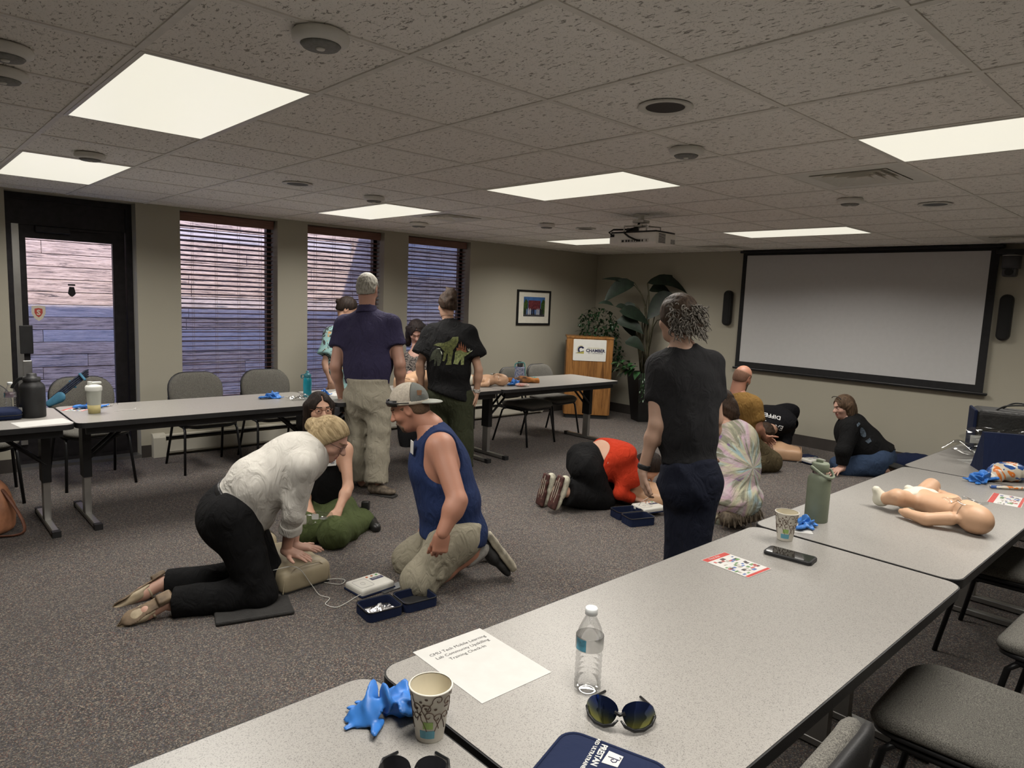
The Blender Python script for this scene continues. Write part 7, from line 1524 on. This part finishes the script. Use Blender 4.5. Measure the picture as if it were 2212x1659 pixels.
sb = thing('shaker_bottle', 'translucent white shaker bottle with pale drink on the back table', 'bottle', tuple(T_(204, 893))); SHK = mat('shaker_plastic', (.52, .54, .48), .35, trans=.25, var=.03); b = B(); lathe(b, [(.036, .0), (.047, .155), (.048, .165)], n=32); lathe(b, [(0, .001), (.035, .001)], n=32); add('body', b, SHK, sb, smooth=True); b = B(); lathe(b, [(0, .003), (.0365, .003), (.0405, .062), (0, .062)], n=28); add('drink', b, mat('drink_yellow', (.50, .43, .20), .4, var=.05), sb, smooth=True)
for o in [c_ for c_ in sb.children if c_.name.startswith('drink')]: o.scale = (1.012, 1.012, 1)
b = B(); lathe(b, [(.051, .160), (.052, .185), (.046, .195), (.020, .203), (0, .204)], n=32); ld = add('lid', b, mat('lid_white', (.60, .61, .57), .4, var=.03), sb, smooth=True); b = B(); rbox(b, (.01, 0, .212), (.075, .026, .016), .006, 2); cyl(b, (-.022, 0, .20), (-.022, 0, .222), .016, .015, 14); add('flip_cap', b, 'lid_white', ld)
kc = thing('key_ring', 'keys with a dark cord beside the blue glove at the shaker', 'keys', tuple(T_(236, 878))); b = B(); tube(b, [Vector((.018*math.cos(a), .018*math.sin(a), .004)) for a in [2*pi*i/16 for i in range(16)]], .0016, 5, closed=True); add('ring', b, 'chrome', kc); b = B(); tube(b, smooth_path([(.015, 0, .004), (.05, .03, .02), (.07, .06, .004)]), .002, 5); box(b, -.045, -.01, -.006, .006, .001, .004); add('key', b, 'steel_grey', kc)
tw = thing('cable_tie', 'thin twist of wire lying on the long back table', 'wire', tuple(T_(275, 887))); b = B(); tube(b, smooth_path([(-.08, 0, .002), (-.02, .01, .006), (.03, 0, .004), (.06, .02, .012), (.05, -.01, .004), (.09, .0, .002)]), .0016, 5); add('twist', b, 'paper', tw)
nc = thing('zip_case', 'navy zip case at the far left edge of the back table', 'case', tuple(T_(-8, 905))); b = B(); cushion(b, -.14, .13, -.10, .10, .04, [(.01, .002), (0, .012), (0, .05), (.012, .062), (.04, .066)]); add('case_body', b, NAVY, nc, smooth=True); b = B(); tube(b, [Vector((x, y, .03)) for x, y in rrect(-.141, .131, -.101, .101, .04, 5)], .003, 5, closed=True); add('zipper', b, 'black_plastic', nc)
sd_ = thing('tablet', 'dark flat tablet behind the jug', 'tablet', tuple(T_(45, 895))); b = B(); rbox(b, (0, 0, .006), (.08, .15, .012), .004); add('case', b, 'black_plastic', sd_)
# strap over the chair back by the door
st_ = thing('shoulder_strap', 'black and blue woven strap draped over the chair by the door', 'strap', tuple(P(150, 850, 5.55))); b = B()
q = [P(112, 866, 5.50), P(128, 853, 5.50), P(146, 838, 5.52), P(166, 822, 5.56), P(182, 810, 5.62), P(190, 806, 5.72)]
for k in range(4): tube(b, smooth_path([p+UP*(.018*(k-1.5)) for p in q]), .0075, 6)
add('webbing', b, mat('webbing_dark', (.018, .024, .045), .85, var=.5, vscale=60), st_, world=True, smooth=True)
for u_, v_ in ((178, 814), (157, 830)): b = B(); rbox(b, (0, 0, 0), (.016, .075, .022), .004, 1, quadM(P(u_, v_, 5.56), RT*.75+UP*.65, UP*.75-RT*.65)); add('clip', b, mat('webbing_blue', (.05, .17, .27), .7, var=.15), st_, world=True)
b = Blob(.008, .02); b.cone(P(106, 872, 5.48), P(130, 858, 5.49), .03, .045, flat=(fw_, .35)); soft('pouch', b.mesh(), 'webbing_blue', st_)
# tan satchel on the floor at the left edge
tn = thing('satchel', 'tan leather backpack on the floor at the left edge', 'bag', tuple(PZ(-30, 1150, 0))); TAN = mat('leather_tan', (.36, .16, .085), .5, var=.25, vscale=10, bump=.2, bscale=60); q0_ = PZ(-30, 1150, 0); b = Blob(.012, .04); b.ell(q0_+Vector((0, 0, .17)), (.17, .12, .21), (rth, fwh, Z)); b.box(q0_+Vector((0, 0, .10)), (.15, .10, .10), (rth, fwh, Z), r=.05); b.half((0, 0, .002), -Z); soft('bag', b.mesh(folds(.006, 14, 5)), TAN, tn); b = B(); tube(b, smooth_path([q0_+Vector(rth*.02)+Vector((0, 0, .38)), q0_+Vector(rth*.16-fwh*.02)+Vector((0, 0, .26)), q0_+Vector(rth*.27-fwh*.03)+Vector((0, 0, .03)), q0_+Vector(rth*.1-fwh*.13)+Vector((0, 0, .02))]), .014, 6, flat=.4); add('strap', b, mat('strap_brown', (.15, .06, .035), .5, var=.2), tn, world=True, smooth=True)
# middle of the back tables
tb = thing('sport_bottle', 'translucent teal sports bottle on the back table', 'bottle', tuple(T_(664, 857))); TEAL = mat('teal_plastic', (.02, .32, .42), .15, trans=.35, var=.1); b = B(); lathe(b, [(0, 0), (.034, 0), (.036, .004), (.034, .06), (.036, .10), (.034, .15), (.028, .165), (.026, .17)], n=28); add('body', b, TEAL, tb, smooth=True); b = B(); lathe(b, [(.03, .166), (.031, .19), (.022, .198), (.012, .205), (.011, .222), (0, .224)], n=24); ld = add('lid', b, mat('teal_lid', (.015, .12, .15), .4, var=.1), tb, smooth=True); b = B(); tube(b, smooth_path([Vector(-rth*.026)+Vector((0, 0, .19)), Vector(-rth*.05)+Vector((0, 0, .185)), Vector(-rth*.05)+Vector((0, 0, .16)), Vector(-rth*.03)+Vector((0, 0, .165))]), .005, 6); add('loop', b, 'teal_lid', ld)
mk = thing('pocket_mask', 'clear plastic rescue mask with teal valve on the back table', 'mask', tuple(T_(655, 864))); b = B(); lathe(b, [(.045, 0), (.047, .006), (.040, .03), (.026, .05), (.015, .055)], n=26, M=Matrix.Rotation(.5, 4, 'Y')); add('dome', b, 'clear_plastic', mk, smooth=True); b = B(); lathe(b, [(.02, 0), (.022, .003), (.022, .018), (.016, .02)], (.055, -.01, .01), 18); add('valve', b, mat('valve_teal', (.25, .42, .40), .4, var=.1), mk, smooth=True); add('wrapper', grid_surf(crumple((-.05, .02, .02), (1, 0, 0), (0, 1, 0), (0, 0, 1), .14, .10, .02, 4), 14, 12), 'clear_film', mk, smooth=True)
p2_ = thing('smartphone', 'dark phone lying left of the glove at the teal bottle', 'phone', tuple(T_(690, 862)), .3); b = B(); rbox(b, (0, 0, .005), (.16, .08, .01), .004, 1); add('case', b, 'black_plastic', p2_)
for k, (u_, v_, a_) in enumerate(((728, 851, .2), (748, 846, .5))): o = thing('paper_sheet', ('white sheet behind the man in navy polo, left one', 'white sheet behind the man in navy polo, right one')[k], 'paper', tuple(T_(u_, v_)), a_, 'white sheets at the polo man'); b = B(); box(b, -.11, .11, -.09, .09, .0005, .0012); add('sheet', b, 'paper', o)
# things on the table before the podium
cr = thing('crocheted_bottle_cover', 'blue patterned crocheted bottle cover with black cap', 'bottle', tuple(T_(1122, 822))); CRO = mat('crochet_blue', (.10, .13, .26), .95, col2=(.32, .34, .40), vscale=55, bump=.9, bscale=70); b = Blob(.007, .01); q0_ = T_(1122, 822); b.cone(q0_+Vector((0, 0, .01)), q0_+Vector((0, 0, .155)), .058, .055, cut=True, cut0=True); b.half((0, 0, TZ+.001), (0, 0, -1)); soft('cover', b.mesh(folds(.003, 60, 2)), CRO, cr)
b = B(); tube(b, smooth_path([q0_+Vector(-rth*.056)+Vector((0, 0, .14)), q0_+Vector(-rth*.05)+Vector((0, 0, .185)), q0_+Vector((0, 0, .20))-FW*.02, q0_+Vector(rth*.05)+Vector((0, 0, .185)), q0_+Vector(rth*.06)+Vector((0, 0, .02))]), .008, 6); add('strap', b, mat('crochet_teal', (.12, .30, .28), .95, var=.2, vscale=80, bump=.6, bscale=90), cr, world=True, smooth=True); b = B(); lathe(b, [(.03, .15), (.032, .19), (.024, .20), (.024, .215), (0, .216)], (q0_.x, q0_.y, TZ), 22); add('cap', b, 'black_plastic', cr, world=True, smooth=True)
hp = thing('folded_scarf', 'bundle of orange and black cloth beside the crocheted cover', 'cloth', tuple(T_(1130, 826))); b = Blob(.008, .02); q0_ = T_(1130, 826); b.ell(q0_+Vector((0, 0, .025)), (.13, .07, .04), (rth, fwh, Z)); b.cone(q0_+Vector(-rth*.16)+Vector((0, 0, .02)), q0_+Vector(rth*.15)+Vector((0, 0, .025)), .03, .035); b.half((0, 0, TZ+.001), (0, 0, -1)); soft('cloth', b.mesh(folds(.012, 26, 8)), mat('scarf_mix', (.40, .15, .03), .9, col2=(.02, .018, .018), vscale=11), hp)
tk = thing('snack_packet', 'small red and white packet beside the blue glove at the far table', 'snack bag', tuple(T_(1128, 836))); b = Blob(.007, .01); q0_ = T_(1128, 835); b.ell(q0_+Vector((0, 0, .018)), (.075, .045, .022), (rth, fwh, Z)); b.half((0, 0, TZ+.001), (0, 0, -1)); soft('packet', b.mesh(folds(.008, 40, 4)), mat('packet_print', (.50, .47, .42), .4, col2=(.40, .07, .05), vscale=30), tk)
tt = thing('hair_scrunchie', 'small teal scrunchie right of the orange cloth', 'scrunchie', tuple(T_(1152, 820))); b = B(); tube(b, [Vector((.035*math.cos(a), .025*math.sin(a), .014+.004*math.sin(5*a))) for a in [2*pi*i/22 for i in range(22)]], .013, 8, closed=True); add('ring', b, 'crochet_teal', tt, smooth=True)
